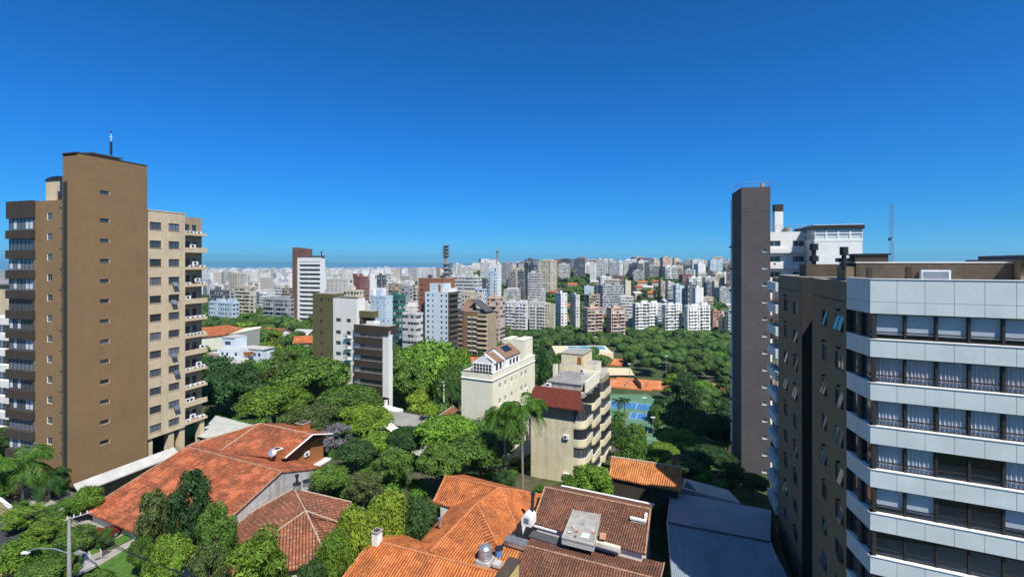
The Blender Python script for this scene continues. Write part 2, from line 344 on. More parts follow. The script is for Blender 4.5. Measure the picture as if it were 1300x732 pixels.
# ------------------------------------------------------------------ mesh builder
class MB:
    def __init__(s): s.v = []; s.f = []; s.m = []; s.uv = []; s.mats = []
    def mi(s, name):
        if name not in s.mats: s.mats.append(name)
        return s.mats.index(name)
    def face(s, pts, mat, uv=None):
        i = len(s.v); s.v += [tuple(p) for p in pts]; s.f.append(tuple(range(i, i+len(pts)))); s.m.append(s.mi(mat))
        if uv is None:
            p0 = Vector(pts[0]); n = (Vector(pts[1])-p0).cross(Vector(pts[2])-p0)
            if n.length < 1e-9 and len(pts) > 3: n = (Vector(pts[2])-p0).cross(Vector(pts[3])-p0)
            n = n.normalized() if n.length > 1e-9 else Vector((0, 0, 1))
            u = Vector((0, 0, 1)).cross(n)
            u = u.normalized() if u.length > 1e-3 else Vector((1, 0, 0))
            w = n.cross(u)
            uv = [(Vector(p).dot(u), Vector(p).dot(w)) for p in pts]
        s.uv += [tuple(q) for q in uv]
    def box(s, fr, u0, u1, n0, n1, z0, z1, mat, top=None, skip=''):
        """n runs outward from the face; u to the right seen from outside"""
        q = lambda u, n, z: fr.pt(u, n, z)
        L, D = u1-u0, abs(n1-n0)
        if 'f' not in skip: s.face([q(u0, n1, z0), q(u1, n1, z0), q(u1, n1, z1), q(u0, n1, z1)], mat, [(0, z0), (L, z0), (L, z1), (0, z1)])
        if 'b' not in skip: s.face([q(u1, n0, z0), q(u0, n0, z0), q(u0, n0, z1), q(u1, n0, z1)], mat, [(0, z0), (L, z0), (L, z1), (0, z1)])
        s.face([q(u1, n1, z0), q(u1, n0, z0), q(u1, n0, z1), q(u1, n1, z1)], mat, [(0, z0), (D, z0), (D, z1), (0, z1)])
        s.face([q(u0, n0, z0), q(u0, n1, z0), q(u0, n1, z1), q(u0, n0, z1)], mat, [(0, z0), (D, z0), (D, z1), (0, z1)])
        s.face([q(u0, n1, z1), q(u1, n1, z1), q(u1, n0, z1), q(u0, n0, z1)], top or mat)
        s.face([q(u0, n0, z0), q(u1, n0, z0), q(u1, n1, z0), q(u0, n1, z0)], mat)
    def prism(s, poly, z0, z1, mat, top=None):
        """vertical prism over a counter-clockwise footprint"""
        a = sum(p[0]*q[1]-q[0]*p[1] for p, q in zip(poly, poly[1:]+poly[:1]))
        if a < 0: poly = poly[::-1]
        for p, q in zip(poly, poly[1:]+poly[:1]):
            L = math.hypot(q[0]-p[0], q[1]-p[1])
            s.face([(p[0], p[1], z0), (q[0], q[1], z0), (q[0], q[1], z1), (p[0], p[1], z1)], mat, [(0, z0), (L, z0), (L, z1), (0, z1)])
        s.face([(p[0], p[1], z1) for p in poly], top or mat)
        s.face([(p[0], p[1], z0) for p in poly[::-1]], mat)
    def wall(s, fr, u0, u1, z0, z1, holes, mat, depth=.22, reveal=None, n=0.0):
        """wall face with openings (ua,ub,za,zb) and their reveals"""
        us = sorted({u0, u1, *[max(u0, h[0]) for h in holes], *[min(u1, h[1]) for h in holes]})
        zs = sorted({z0, z1, *[max(z0, h[2]) for h in holes], *[min(z1, h[3]) for h in holes]})
        for a, b in zip(us, us[1:]):
            run = None
            for c, d in zip(zs, zs[1:]):
                um, zm = (a+b)/2, (c+d)/2
                inh = any(h[0] < um < h[1] and h[2] < zm < h[3] for h in holes)
                if inh:
                    if run: s._w(fr, a, b, run[0], run[1], n, mat); run = None
                else: run = (run[0], d) if run else (c, d)
            if run: s._w(fr, a, b, run[0], run[1], n, mat)
        rm = reveal or mat
        for (a, b, c, d) in holes:
            q = lambda u, k, z: fr.pt(u, n-k, z)
            s.face([q(a, 0, c), q(b, 0, c), q(b, depth, c), q(a, depth, c)], rm)
            s.face([q(a, depth, d), q(b, depth, d), q(b, 0, d), q(a, 0, d)], rm)
            s.face([q(a, 0, c), q(a, depth, c), q(a, depth, d), q(a, 0, d)], rm)
            s.face([q(b, depth, c), q(b, 0, c), q(b, 0, d), q(b, depth, d)], rm)
    def _w(s, fr, a, b, c, d, n, mat):
        s.face([fr.pt(a, n, c), fr.pt(b, n, c), fr.pt(b, n, d), fr.pt(a, n, d)], mat, [(a, c), (b, c), (b, d), (a, d)])
    def tube(s, pts, rs, mat, seg=8, cap=True):
        pts = [Vector(p) for p in pts]
        if not isinstance(rs, (list, tuple)): rs = [rs]*len(pts)
        rings = []
        for i, p in enumerate(pts):
            d = (pts[min(i+1, len(pts)-1)]-pts[max(i-1, 0)]).normalized()
            a = d.orthogonal().normalized() if abs(d.z) < .99 else Vector((1, 0, 0))
            if abs(d.z) < .99: a = Vector((0, 0, 1)).cross(d).normalized()
            b = d.cross(a)
            rings.append([p+(a*math.cos(2*math.pi*k/seg)+b*math.sin(2*math.pi*k/seg))*rs[i] for k in range(seg)])
        i0 = len(s.v); m = s.mi(mat)
        for r in rings: s.v += [tuple(q) for q in r]
        for i in range(len(rings)-1):
            for k in range(seg):
                a, b = i0+i*seg+k, i0+i*seg+(k+1) % seg
                s.f.append((a, b, b+seg, a+seg)); s.m.append(m); s.uv += [(0, 0)]*4
        if cap:
            s.f.append(tuple(i0+(len(rings)-1)*seg+k for k in range(seg))); s.m.append(m); s.uv += [(0, 0)]*seg
            s.f.append(tuple(i0+k for k in range(seg))[::-1]); s.m.append(m); s.uv += [(0, 0)]*seg
    def slab(s, pts, thick, mat, side=None):
        """roof plane (points counter-clockwise seen from above) with a thickness below"""
        pts = [Vector(p) for p in pts]
        n = Vector((0, 0, 0))
        for i in range(len(pts)): n += (pts[i]).cross(pts[(i+1) % len(pts)])
        if n.z < 0: pts = pts[::-1]
        s.face(pts, mat); lo = [p-Vector((0, 0, thick)) for p in pts]
        s.face(lo[::-1], side or mat)
        for i in range(len(pts)):
            j = (i+1) % len(pts); s.face([lo[i], lo[j], pts[j], pts[i]], side or mat)
    def mesh(s, name, off=(0, 0, 0)):
        me = bpy.data.meshes.new(name)
        me.from_pydata([(v[0]-off[0], v[1]-off[1], v[2]-off[2]) for v in s.v], [], s.f)
        for mn in s.mats: me.materials.append(MATS[mn])
        me.polygons.foreach_set('material_index', s.m)
        ul = me.uv_layers.new(name='UVMap'); ul.data.foreach_set('uv', [c for q in s.uv for c in q])
        me.update(); return me

class Fr:
    """vertical face frame: origin, u to the right seen from outside, n outward"""
    def __init__(s, x, y, ux, uy):
        ux, uy = unit(ux, uy); s.x, s.y, s.ux, s.uy = x, y, ux, uy; s.nx, s.ny = uy, -ux
    def pt(s, u, n, z): return Vector((s.x+s.ux*u+s.nx*n, s.y+s.uy*u+s.ny*n, z))
    def at(s, u, n=0):
        p = s.pt(u, n, 0); return Fr(p.x, p.y, s.ux, s.uy)
    def right(s, u):        # face round the right-hand corner, going away
        p = s.pt(u, 0, 0); return Fr(p.x, p.y, -s.nx, -s.ny)
    def ang(s): return math.atan2(s.uy, s.ux)
    def col(s, px): return reach(s.x, s.y, s.ux, s.uy, px)

WLOC = {}
FOOT = []          # building footprints, to keep trees out: (cx, cy, radius)
THINGS = []
def thing(name, label, cat, loc=(0, 0, 0), group=None, rotz=0):
    o = bpy.data.objects.new(name, None); COL.objects.link(o); o.empty_display_size = .5
    o.location = loc; o.rotation_euler = (0, 0, rotz)
    if label: o['label'] = label
    o['category'] = cat
    if group: o['group'] = group
    WLOC[o] = Vector(loc); THINGS.append(o); return o
def part(name, mb, parent=None, label=None, smooth_=False):
    off = WLOC.get(parent, Vector((0, 0, 0))) if parent is not None else Vector((0, 0, 0))
    if isinstance(mb, MB): me = mb.mesh(name, off)
    else: me = mb
    o = bpy.data.objects.new(name, me); COL.objects.link(o); o.parent = parent; WLOC[o] = off
    if smooth_: me.polygons.foreach_set('use_smooth', [True]*len(me.polygons))
    if label: o['label'] = label
    return o
def solo(name, mb, label, cat, group=None, kind=None, smooth_=False, loc=(0, 0, 0)):
    """a thing that is one mesh"""
    me = mb.mesh(name, loc); o = bpy.data.objects.new(name, me); COL.objects.link(o); o.location = loc
    if label: o['label'] = label
    if cat: o['category'] = cat
    if group: o['group'] = group
    if kind: o['kind'] = kind
    if smooth_: me.polygons.foreach_set('use_smooth', [True]*len(me.polygons))
    WLOC[o] = Vector(loc)
    return o
def struct(name, mb, smooth_=False): return solo(name, mb, None, None, kind='structure', smooth_=smooth_)
def put(name, me, parent, pos, rotz=0):
    """a shared mesh placed at a world position under its parent"""
    o = bpy.data.objects.new(name, me); COL.objects.link(o); o.parent = parent
    o.location = Vector(pos)-WLOC.get(parent, Vector((0, 0, 0))); o.rotation_euler = (0, 0, rotz); WLOC[o] = Vector(pos)
    return o
WCACHE = {}
ID = Fr(0, 0, 1, 0)
def winmesh(w, h, frame='white_paint', glass='glass_dark', lights=2, tilt=0, sill=None):
    """window in local axes: x right, -y outward, z up; origin bottom centre of the opening at the wall face"""
    k = (round(w, 2), round(h, 2), frame, glass, lights, tilt, sill)
    if k in WCACHE: return WCACHE[k]
    m = MB(); b = lambda x0, x1, n0, n1, z0, z1, mt: m.box(ID, x0, x1, n0, n1, z0, z1, mt)
    t = .05
    b(-w/2, w/2, -.16, -.10, 0, t, frame); b(-w/2, w/2, -.16, -.10, h-t, h, frame)
    b(-w/2, -w/2+t, -.16, -.10, t, h-t, frame); b(w/2-t, w/2, -.16, -.10, t, h-t, frame)
    for i in range(1, lights):
        x = -w/2+w*i/lights; b(x-t*.5, x+t*.5, -.155, -.095, t, h-t, frame)
    g = w/lights
    for i in range(lights):
        x0, x1 = -w/2+g*i+t*.5, -w/2+g*(i+1)-t*.5
        if tilt and i >= lights-tilt:
            # awning sash swung out at the bottom
            a = [(x0, .10, h-t), (x1, .10, h-t), (x1, -.20, t+.08), (x0, -.20, t+.08)]
            m.face([a[3], a[2], a[1], a[0]], glass); c = [Vector(q)+Vector((0, .03, .01)) for q in a]; m.face(c, glass)
            for q, r in ((0, 1), (1, 2), (2, 3), (3, 0)): m.tube([a[q], a[r]], .02, frame, 4)
            m.face([(x0, .15, t), (x1, .15, t), (x1, .15, h-t), (x0, .15, h-t)], 'interior_and_well_dark')
        else: m.face([(x0, .13, t), (x1, .13, t), (x1, .13, h-t), (x0, .13, h-t)], glass)
    if sill: b(-w/2-.05, w/2+.05, -.1, .06, -.06, -.003, sill)
    WCACHE[k] = m.mesh('window'); return WCACHE[k]
def window(parent, fr, u, z, w, h, **kw):
    return put('window', winmesh(w, h, **kw), parent, fr.pt(u, kw.pop('n', 0) if 'n' in kw else 0, z), fr.ang())
def acmesh():
    if 'ac' in WCACHE: return WCACHE['ac']
    m = MB(); m.box(ID, -.45, .45, 0, .32, 0, .62, 'white_metal')
    c = [(-.12+.24*math.cos(a*math.pi/6), -.323, .31+.24*math.sin(a*math.pi/6)) for a in range(12)]
    m.face(c, 'black_metal'); m.box(ID, -.40, .40, .05, .27, -.05, -.001, 'grey_metal')
    WCACHE['ac'] = m.mesh('air_conditioner'); return WCACHE['ac']
def air_con(parent, fr, u, n, z): return put('air_conditioner', acmesh(), parent, fr.pt(u, n, z), fr.ang())
def foot(fr, w, D):
    c = fr.pt(w/2, -D/2, 0); FOOT.append((c.x, c.y, fr.ang(), w/2, D/2))
def inside(x, y, pad=1.5):
    for (cx, cy, a, hw, hd) in FOOT:
        dx, dy = x-cx, y-cy; c, s_ = math.cos(a), math.sin(a)
        if abs(dx*c+dy*s_) < hw+pad and abs(-dx*s_+dy*c) < hd+pad: return True
    return False
UF = unit(.9, -.43)      # the street grid: fronts run this way, sides at right angles

# ------------------------------------------------------------------ terrain, water, far shore
def build_terrain():
    rs = [2, 8, 16, 24, 32, 40, 48, 56, 64, 72, 80, 88, 96, 104, 112, 120, 130, 140, 150, 165, 180, 195, 210, 230, 250, 275, 300, 330, 360, 400, 440, 480, 520, 560, 600, 640, 680, 720, 760, 800, 840, 880, 920, 960, 1010, 1070, 1150, 1250, 1400, 1600, 1900, 2300, 3000, 4000, 6000, 8000, 9500]
    na = 240; m = MB(); vs_ = []
    for r in rs:
        for k in range(na):
            a = 2*math.pi*k/na; x, y = r*math.sin(a), r*math.cos(a); vs_.append((x, y, ground(x, y)))
    vs_.append((0, 0, ground(0, 1))); m.v = vs_; mi = m.mi('ground')
    def f(*i):
        m.f.append(i); m.m.append(mi); m.uv += [(0, 0)]*len(i)
    for i in range(len(rs)-1):
        for k in range(na):
            k2 = (k+1) % na; f(i*na+k, i*na+k2, (i+1)*na+k2, (i+1)*na+k)
    for k in range(na): f(len(vs_)-1, (k+1) % na, k)
    struct('ground', m, True)
    w = MB(); w.face([(-30000, -12000, -53.2), (30000, -12000, -53.2), (30000, 32000, -53.2), (-30000, 32000, -53.2)], 'lake_water'); struct('water', w)
    h = MB(); n = 160; h.mi('far_hill'); prof = []
    for k in range(n+1):
        x = -28000+56000*k/n
        t = 60+75*noise.noise(Vector((x/6000, 1, 0)))+45*noise.noise(Vector((x/1700, 4, 0)))
        if x < -7000: t += 70*smooth(-7000, -11000, x)*(-1 if False else 1)
        prof.append((x, max(4, t)))
    for (x0, t0), (x1, t1) in zip(prof, prof[1:]):
        a, b = (x0, 24000, -54), (x1, 24000, -54); c, d = (x1, 25500, t1), (x0, 25500, t0); e, f_ = (x1, 27500, -54), (x0, 27500, -54)
        h.face([a, b, c, d], 'far_hill'); h.face([d, c, e, f_], 'far_hill')
    struct('far_hills', h, True)
build_terrain()

# ================================================================== the brown and cream tower on the left
def left_tower():
    t = thing('apartment_tower', 'tall brown slab tower with a cream wing whose ledges carry stacked air conditioners', 'apartment building', (-58, 72, 4))
    A = Fr(-61.2, 66.5, .29, .957)            # the lit slab wall, from its near corner going away
    wA = A.col(187); zt = 51.5
    wins = []
    uA = A.col(133)
    zw = [46.4, 42.3]+[39.3-2.97*k for k in range(11)]
    m = MB(); holes = [(uA-.62, uA+.62, z-.3, z+.3) for z in zw]
    m.wall(A, 0, wA, 2, zt, holes, 'brown_render', .25, 'pale_cream')
    # its left return, seen edge-on, and the block behind it
    B = Fr(-61.2-.957*3.0, 66.5+.29*3.0, .957, -.29)
    m.wall(B, 0, 3.0, 2, zt-.3, [], 'brown_render')
    m.box(A, wA-.01, wA, -3, 0, 2, zt, 'brown_render')
    m.face([A.pt(0, 0, zt), A.pt(wA, 0, zt), A.pt(wA, -3, zt), A.pt(0, -3, zt)], 'grey_concrete')
    m.face([A.pt(wA, -3, 2), A.pt(0, -3, 2), A.pt(0, -3, zt), A.pt(wA, -3, zt)], 'brown_render')
    w = part('slab_wall', m, t)
    for z in zw: put('window', winmesh(1.24, .6, 'bronze_frame', 'glass_dark', 1, 0), w, A.pt(uA, 0, z-.3), A.ang())
    c = MB()
    c.box(A, -.06, wA+.04, -.22, .05, zt+.003, zt+.16, 'choc_render')
    c.box(A, -.06, .2, -3.03, -.225, zt+.003, zt+.16, 'choc_render')
    part('parapet_cap', c, t)
    # roof hatch and mast on top
    s = MB(); u0 = A.col(140)
    s.box(A, u0-1.6, u0+2.0, -2.9, -1.2, zt+.01, zt+.55, 'choc_render'); s.box(A, u0-2.0, u0+2.4, -3.1, -.9, zt+.55, zt+.72, 'dark_slate')
    part('roof_hatch', s, t)
    s = MB(); q = A.pt(A.col(147), -1, 0)
    s.tube([(q.x, q.y, zt+.9), (q.x, q.y, zt+2.9)], .16, 'black_metal'); s.tube([(q.x, q.y, zt+2.8), (q.x, q.y, zt+4.3)], .05, 'white_metal')
    s.tube([(q.x-.3, q.y, zt+3.6), (q.x+.3, q.y, zt+3.6)], .04, 'white_metal'); s.tube([(q.x, q.y, zt+4.2), (q.x, q.y, zt+4.5)], .13, 'red_car')
    part('roof_mast', s, t)
    # dark glazed slot beside the slab
    C = Fr(-66.2, 69.0, .957, -.29)
    m = MB(); m.box(C, -.3, 2.6, -.3, -.05, 3, 46.5, 'choc_render'); part('stair_slot', m, t)
    for k in range(15):
        g = MB(); z = 4.0+k*2.97
        g.box(C, .35, 1.75, -.05, .03, z+.25, z+2.6, 'glass_dark'); g.box(C, .3, 1.8, -.04, .08, z+1.4, z+1.5, 'bronze_frame')
        part('window', g, t)
    m = MB(); m.box(B, .15, 1.0, -.05, .03, 2, zat(231, 67.4), 'interior_and_well_dark')
    for k in range(14): m.box(B, .15, 1.0, .03, .06, 3+k*2.97, 3.12+k*2.97, 'bronze_frame')
    part('stair_glazing', m, t)
    # left block with small square windows
    D = Fr(-71.6, 70.6, .957, -.29); wD = D.col(78)
    zt2 = 36+(334-255)/600*70
    zl = [9.9+3.0*k for k in range(12)]; uD = D.col(63)
    m = MB(); m.wall(D, 0, wD, 2, zt2, [(uD-.55, uD+.55, z-.5, z+.5) for z in zl], 'brown_render_side', .2, 'pale_cream')
    m.face([D.pt(0, 0, zt2), D.pt(wD, 0, zt2), D.pt(wD, -9, zt2), D.pt(0, -9, zt2)], 'grey_concrete')
    m.face([D.pt(wD, 0, 2), D.pt(wD, -9, 2), D.pt(wD, -9, zt2), D.pt(wD, 0, zt2)], 'brown_render_side')
    m.face([D.pt(wD, -9, 2), D.pt(-4, -9, 2), D.pt(-4, -9, zt2), D.pt(wD, -9, zt2)], 'brown_render_side')
    w = part('side_wall', m, t)
    for z in zl: put('window', winmesh(1.1, 1.0, 'grey_metal', 'glass_dark', 2), w, D.pt(uD, 0, z-.5), D.ang())
    m = MB(); uu = D.col(52); z2 = 36+(334-229)/600*70
    m.box(D, uu, wD+.5, -6, -.6, zt2-.2, z2, 'cream_render'); part('machine_room', m, t)
    m = MB()                                   # black rounded water tank cover
    ring = []
    for k in range(17):
        a = math.pi*k/16; ring.append((uu-.2+(wD+.7-uu)*k/16, z2+.02+.75*math.sin(a)**.5*(.8 if k < 16 else 1)))
    for (a, za), (b, zb) in zip(ring, ring[1:]):
        m.face([D.pt(a, -.5, z2+.01), D.pt(b, -.5, z2+.01), D.pt(b, -.5, zb), D.pt(a, -.5, za)], 'black_metal')
        m.face([D.pt(a, -.5, za), D.pt(b, -.5, zb), D.pt(b, -5, zb), D.pt(a, -5, za)], 'black_metal')
    part('water_tank', m, t)
    # glazed corner bay on the far left: dark bands and long windows
    E = Fr(-76.6, 72.0, .957, -.29); wE = E.col(43)
    zb = zt2+.1
    m = MB(); m.box(E, 0.02, wE, -7, -.5, 2, zb-.1, 'interior_and_well_dark')
    m.box(E, -.1, wE+.15, -7.1, .35, zb-2.6, zb, 'choc_render', 'grey_concrete'); part('corner_bay', m, t)
    for k in range(13):
        z = zb-2.6-1.75-3.0*k
        if z < 4: break
        g = MB(); g.box(E, .05, wE, -.45, .02, z, z+1.7, 'glass_grey')
        for i in range(7): g.box(E, .05+(wE-.15)*i/6, .13+(wE-.15)*i/6, -.3, .06, z, z+1.7, 'bronze_frame')
        if k % 3 != 1:
            for i in ((0, 2) if k % 3 else (1, 4, 5)): g.box(E, .2+(wE-.15)*i/6, .08+(wE-.15)*(i+1)/6, -.2, .035, z+.2, z+1.6, 'blind')
        part('bay_window', g, t)
        b = MB(); b.box(E, -.05, wE+.12, -.5, .45, z-1.28, z-.02, 'choc_render'); part('band', b, t)
    foot(D, wD, 9); foot(A, wA, 3); foot(E, wE, 7)
    # ---------------- cream wing
    W = Fr(-58.65, 76.0, .29, .957); x1, x2 = W.col(235), W.col(262)
    zc = 36+67/600*76
    u1, u2 = W.col(197.5), W.col(221)
    rows = [42.1-3.0*k for k in range(12)]
    m = MB(); holes = []
    for z in rows: holes += [(u1-.95, u1+.95, z-.6, z+.6), (u2-.95, u2+.95, z-.6, z+.6)]
    m.wall(W, 0, x1, 7.6, zc, holes, 'cream_render', .2)
    # the balcony strip set back at the right end
    hb = []
    for z in rows: hb += [(x1+.5, x1+1.7, z-.7, z+.75), (x1+2.2, x1+3.0, z-.7, z+.75)]
    W2 = W.at(0, -1.1)
    m.wall(W2, x1, x2-.0, 7.6, zc-.3, hb, 'tan_wall', .2)
    m.face([W.pt(x1, 0, 7.6), W.pt(x1, -1.1, 7.6), W.pt(x1, -1.1, zc), W.pt(x1, 0, zc)], 'cream_render')
    m.face([W.pt(0, 0, zc), W.pt(x1, 0, zc), W.pt(x1, -10, zc), W.pt(0, -10, zc)], 'grey_concrete')
    m.face([W2.pt(x1, 0, zc-.3), W2.pt(x2, 0, zc-.3), W2.pt(x2, -9, zc-.3), W2.pt(x1, -9, zc-.3)], 'grey_concrete')
    m.face([W2.pt(x2, 0, 7.6), W2.pt(x2, -9, 7.6), W2.pt(x2, -9, zc-.3), W2.pt(x2, 0, zc-.3)], 'cream_render')
    m.face([W2.pt(x2, -9, 7.6), W.pt(0, -10, 7.6), W.pt(0, -10, zc), W2.pt(x2, -9, zc)], 'cream_render')
    m.face([W.pt(0, -10, 7.6), W2.pt(x2, -9, 7.6), W2.pt(x2, 0, 7.6), W.pt(x1, 0, 7.6), W.pt(0, 0, 7.6)], 'grey_concrete')
    m.face([W.pt(0, 0, 40), W.pt(0, -10, 40), W.pt(0, -10, zc), W.pt(0, 0, zc)], 'cream_render')
    m.box(W, -.05, x1+.08, -.25, .06, zc+.003, zc+.2, 'cream_render')
    w = part('cream_wing', m, t)
    rr = random.Random(5)
    for z in rows:
        for u in (u1, u2):
            put('window', winmesh(1.9, 1.2, 'dark_frame', 'glass_dark' if rr.random() < .6 else 'glass_grey', 3, 0, 'cream_render'), w, W.pt(u, 0, z-.6), W.ang())
        if rr.random() < .6:
            s = MB(); ua = u2-.2+rr.random()*.5
            s.face([W.pt(ua-.45, .03, z-.3), W.pt(ua+.45, .03, z-.3), W.pt(ua+.45, .5, z-1.0), W.pt(ua-.45, .5, z-1.0)], 'glass_grey')
            s.tube([W.pt(ua-.45, .03, z-.3), W.pt(ua-.45, .5, z-1.0), W.pt(ua+.45, .5, z-1.0), W.pt(ua+.45, .03, z-.3)], .03, 'dark_frame', 4)
            part('open_sash', s, w)
    for k, z in enumerate(rows):
        for (a, b) in ((x1+.5, x1+1.7), (x1+2.2, x1+3.0)): put('window', winmesh(b-a, 1.45, 'dark_frame', 'glass_dark', 2 if b-a > 1 else 1), w, W2.pt((a+b)/2, 0, z-.7), W2.ang())
        if k < 12:
            s = MB(); s.box(W, x1-.02, x2+.15, -1.1, .12, z-1.22, z-1.07, 'cream_render')
            s.box(W, x1+.08, x2+.12, -.05, .10, z-2.0 if False else z-1.07, z-.35 if k % 3 == 1 else z-.75, 'cream_render')
            led = part('service_ledge', s, t)
            n = 5 if k % 2 == 0 else 4
            for i in range(n):
                if rr.random() < .12: continue
                air_con(led, W, x1+.65+i*(x2-x1-1.3)/(n-1), -.33, z-1.05+(.0 if rr.random() < .8 else .65))
    m = MB()                                   # open ground floor on piers
    for u in (.6, 4.2, x1-.3, x2-.6): m.box(W, u-.45, u+.45, -1.4, -.3, -1, 7.59, 'cream_render')
    m.box(W, 0, x2, -9, -6, -1, 7.59, 'dark_wall'); part('pilotis', m, t)
    foot(W, x2, 10)
    # sloping entrance canopy along the foot of the slab
    m = MB(); K = Fr(-55.6, 61.0, .46, .888)
    L = 11.2
    a0, a1 = 6.9, 7.6
    m.slab([K.pt(-.6, 1.0, a0), K.pt(L, 1.0, a1), K.pt(L, -.6, a1+.75), K.pt(-.6, -.6, a0+.75)], .16, 'fibre_cement')
    cn = part('entrance_canopy', m, t)
    m = MB(); m.box(K, .4, L, -1.2, -.9, 2.5, 6.9, 'tan_wall'); m.box(K, 0, .35, -.9, .8, 2.5, 6.6, 'cream_render'); m.box(K, .0, L, .9, 1.6, 2.0, 4.0, 'pale_cream'); part('entrance_wall', m, t)
left_tower()

# ================================================================== stone banded apartment block with the dark side, right
def stone_block():
    t = thing('apartment_building', 'block with pale stone bands, long curtained windows and a dark brown side wall', 'apartment building', (30, 33, 0))
    A = Fr(25.0, 33.0, .9, -.436)              # street front
    WA = 16.5
    zt = 34.88; FL = 3.02
    cx2, cy2 = 25.65, 36.25
    B = Fr(cx2, cy2, 25.0-cx2, 33.0-cy2); WB = math.hypot(25.0-cx2, 33.0-cy2)   # splayed corner
    rr = random.Random(3)
    depth = 9
    # core, floors and back wall of the rooms
    m = MB()
    m.box(A, .2, WA, -depth, -4.2, -2, zt-.5, 'interior_and_well_dark')
    m.box(A, .2, WA, -depth, -.05, zt-.35, zt-.30, 'grey_concrete')
    part('core', m, t)
    flt = [32.5-FL*k for k in range(12)]       # top of each window strip
    gp = .012
    for k in range(-1, 12):
        if k < 0: z0, z1 = 32.5, zt
        else: z1 = flt[k]-1.80; z0 = flt[k]-FL
        s = MB()
        # floor slab behind the spandrel
        s.box(A, .12, WA, -4.3, -.06, z0+.25, z1-.25, 'white_render', skip='')
        s.box(B, .02, WB-.05, -1.2, -.06, z0+.25, z1-.25, 'white_render')
        cols = 11; pw = 1.5
        rows = [(z0, z0+.82), (z0+.82, z1)] if k < 0 else [(z0, z1)]
        for (c, d) in rows:
            for i in range(cols):
                s.box(A, i*pw+gp, (i+1)*pw-gp, -.058, 0, c+gp, d-gp, 'stone_panel')
            s.box(B, gp, WB*.5-gp, -.058, 0, c+gp, d-gp, 'stone_panel'); s.box(B, WB*.5+gp, WB-gp, -.058, 0, c+gp, d-gp, 'stone_panel')
        s.box(A, -.02, WA, -.5, -.06, z1-.25, z1-.02, 'choc_render'); s.box(A, -.0, WA, -.5, -.06, z0+.02, z0+.25, 'choc_render')
        s.box(B, -.0, WB, -.4, -.06, z1-.25, z1-.02, 'choc_render'); s.box(B, 0, WB, -.4, -.06, z0+.02, z0+.25, 'choc_render')
        bd = part('stone_band', s, t)
        s = MB(); s.box(A, -.03, WA, -.42, .05, z1, z1+.05, 'white_paint'); s.box(B, 0, WB+.02, -.32, .05, z1, z1+.05, 'white_paint'); part('sill', s, bd)
        if k < 0: continue
        zb, ztp = z1+.05, flt[k]
        g = MB()
        xs = [.35+1.66*i for i in range(10)]
        for x in xs: g.box(A, x-.07, x+.07, -.40, -.22, zb, ztp, 'dark_frame')
        g.box(A, 0.0, WA, -.38, -.30, zb+.42, zb+.50, 'dark_frame'); g.box(A, 0, WA, -.38, -.28, ztp-.08, ztp, 'dark_frame'); g.box(A, 0, WA, -.38, -.28, zb, zb+.07, 'dark_frame')
        for u in (.1, WB*.42, WB*.55, WB-.1): g.box(B, u-.1, u+.1, -.38, -.16, zb, ztp, 'dark_frame')
        g.box(B, WB*.42, WB*.55, -.5, -.12, zb, ztp, 'stone_brown'); g.box(B, 0, WB, -.36, -.28, zb+.42, zb+.5, 'dark_frame')
        wf = part('window_band', g, t)
        g = MB(); g.face([A.pt(0, -.34, zb), A.pt(WA, -.34, zb), A.pt(WA, -.34, ztp), A.pt(0, -.34, ztp)], 'clear_glass'); part('glass', g, wf)
        g = MB(); g.face([B.pt(0, -.33, zb), B.pt(WB, -.33, zb), B.pt(WB, -.33, ztp), B.pt(0, -.33, ztp)], 'glass_dark'); part('glass', g, wf)
        # curtains and blinds as in the photograph, floor by floor
        style = {0: ['b']*9, 1: ['l']*9, 2: ['w']*9, 3: ['w', 'w', 'o', 'o', 'w', 'w', 'w', 'w', 'o'], 4: ['b', 'b', 'o', 'o', 'b', 'b', 'w', 'o', 'o'], 5: ['o']*6+['w', 'o', 'o']}.get(k, ['o', 'w', 'o', 'b', 'o', 'w', 'o', 'o', 'w'])
        for i, sty in enumerate(style):
            if sty == 'o': continue
            x0, x1 = xs[i]+.09, xs[i+1]-.09
            if sty == 'b':
                c = MB(); n0 = -.44
                lo = zb+.02 if k == 0 and False else zb+.28+rr.random()*.1
                c.face([A.pt(x0, n0, lo), A.pt(x1, n0, lo), A.pt(x1, n0, ztp), A.pt(x0, n0, ztp)], 'blind'); c.box(A, x0, x1, n0-.02, n0+.02, lo-.03, lo, 'white_paint')
                part('roller_blind', c, wf)
            else:
                c = MB(); n = 56; mt = 'curtain_lilac' if sty == 'l' else 'curtain_white'; prev = None
                ph = rr.random()*6
                for j in range(n+1):
                    x = x0+(x1-x0)*j/n; d = -.47+.055*math.sin(x*30+ph+.8*math.sin(x*7))
                    if prev is not None: c.face([A.pt(prev[0], prev[1], zb+.02), A.pt(x, d, zb+.02), A.pt(x, d, ztp), A.pt(prev[0], prev[1], ztp)], mt)
                    prev = (x, d)
                part('curtain', c, wf, smooth_=True)
    # dark side wall in two bays with a light well between
    u0 = (.308, .951)
    far_len = reach(cx2, cy2, u0[0], u0[1], 988)
    S = Fr(cx2+u0[0]*far_len, cy2+u0[1]*far_len, -u0[0], -u0[1])   # rightwards = towards the camera
    Lw = far_len
    def us(s): return Lw-s
    bays = [(.02, 8.9), (12.4, Lw)]
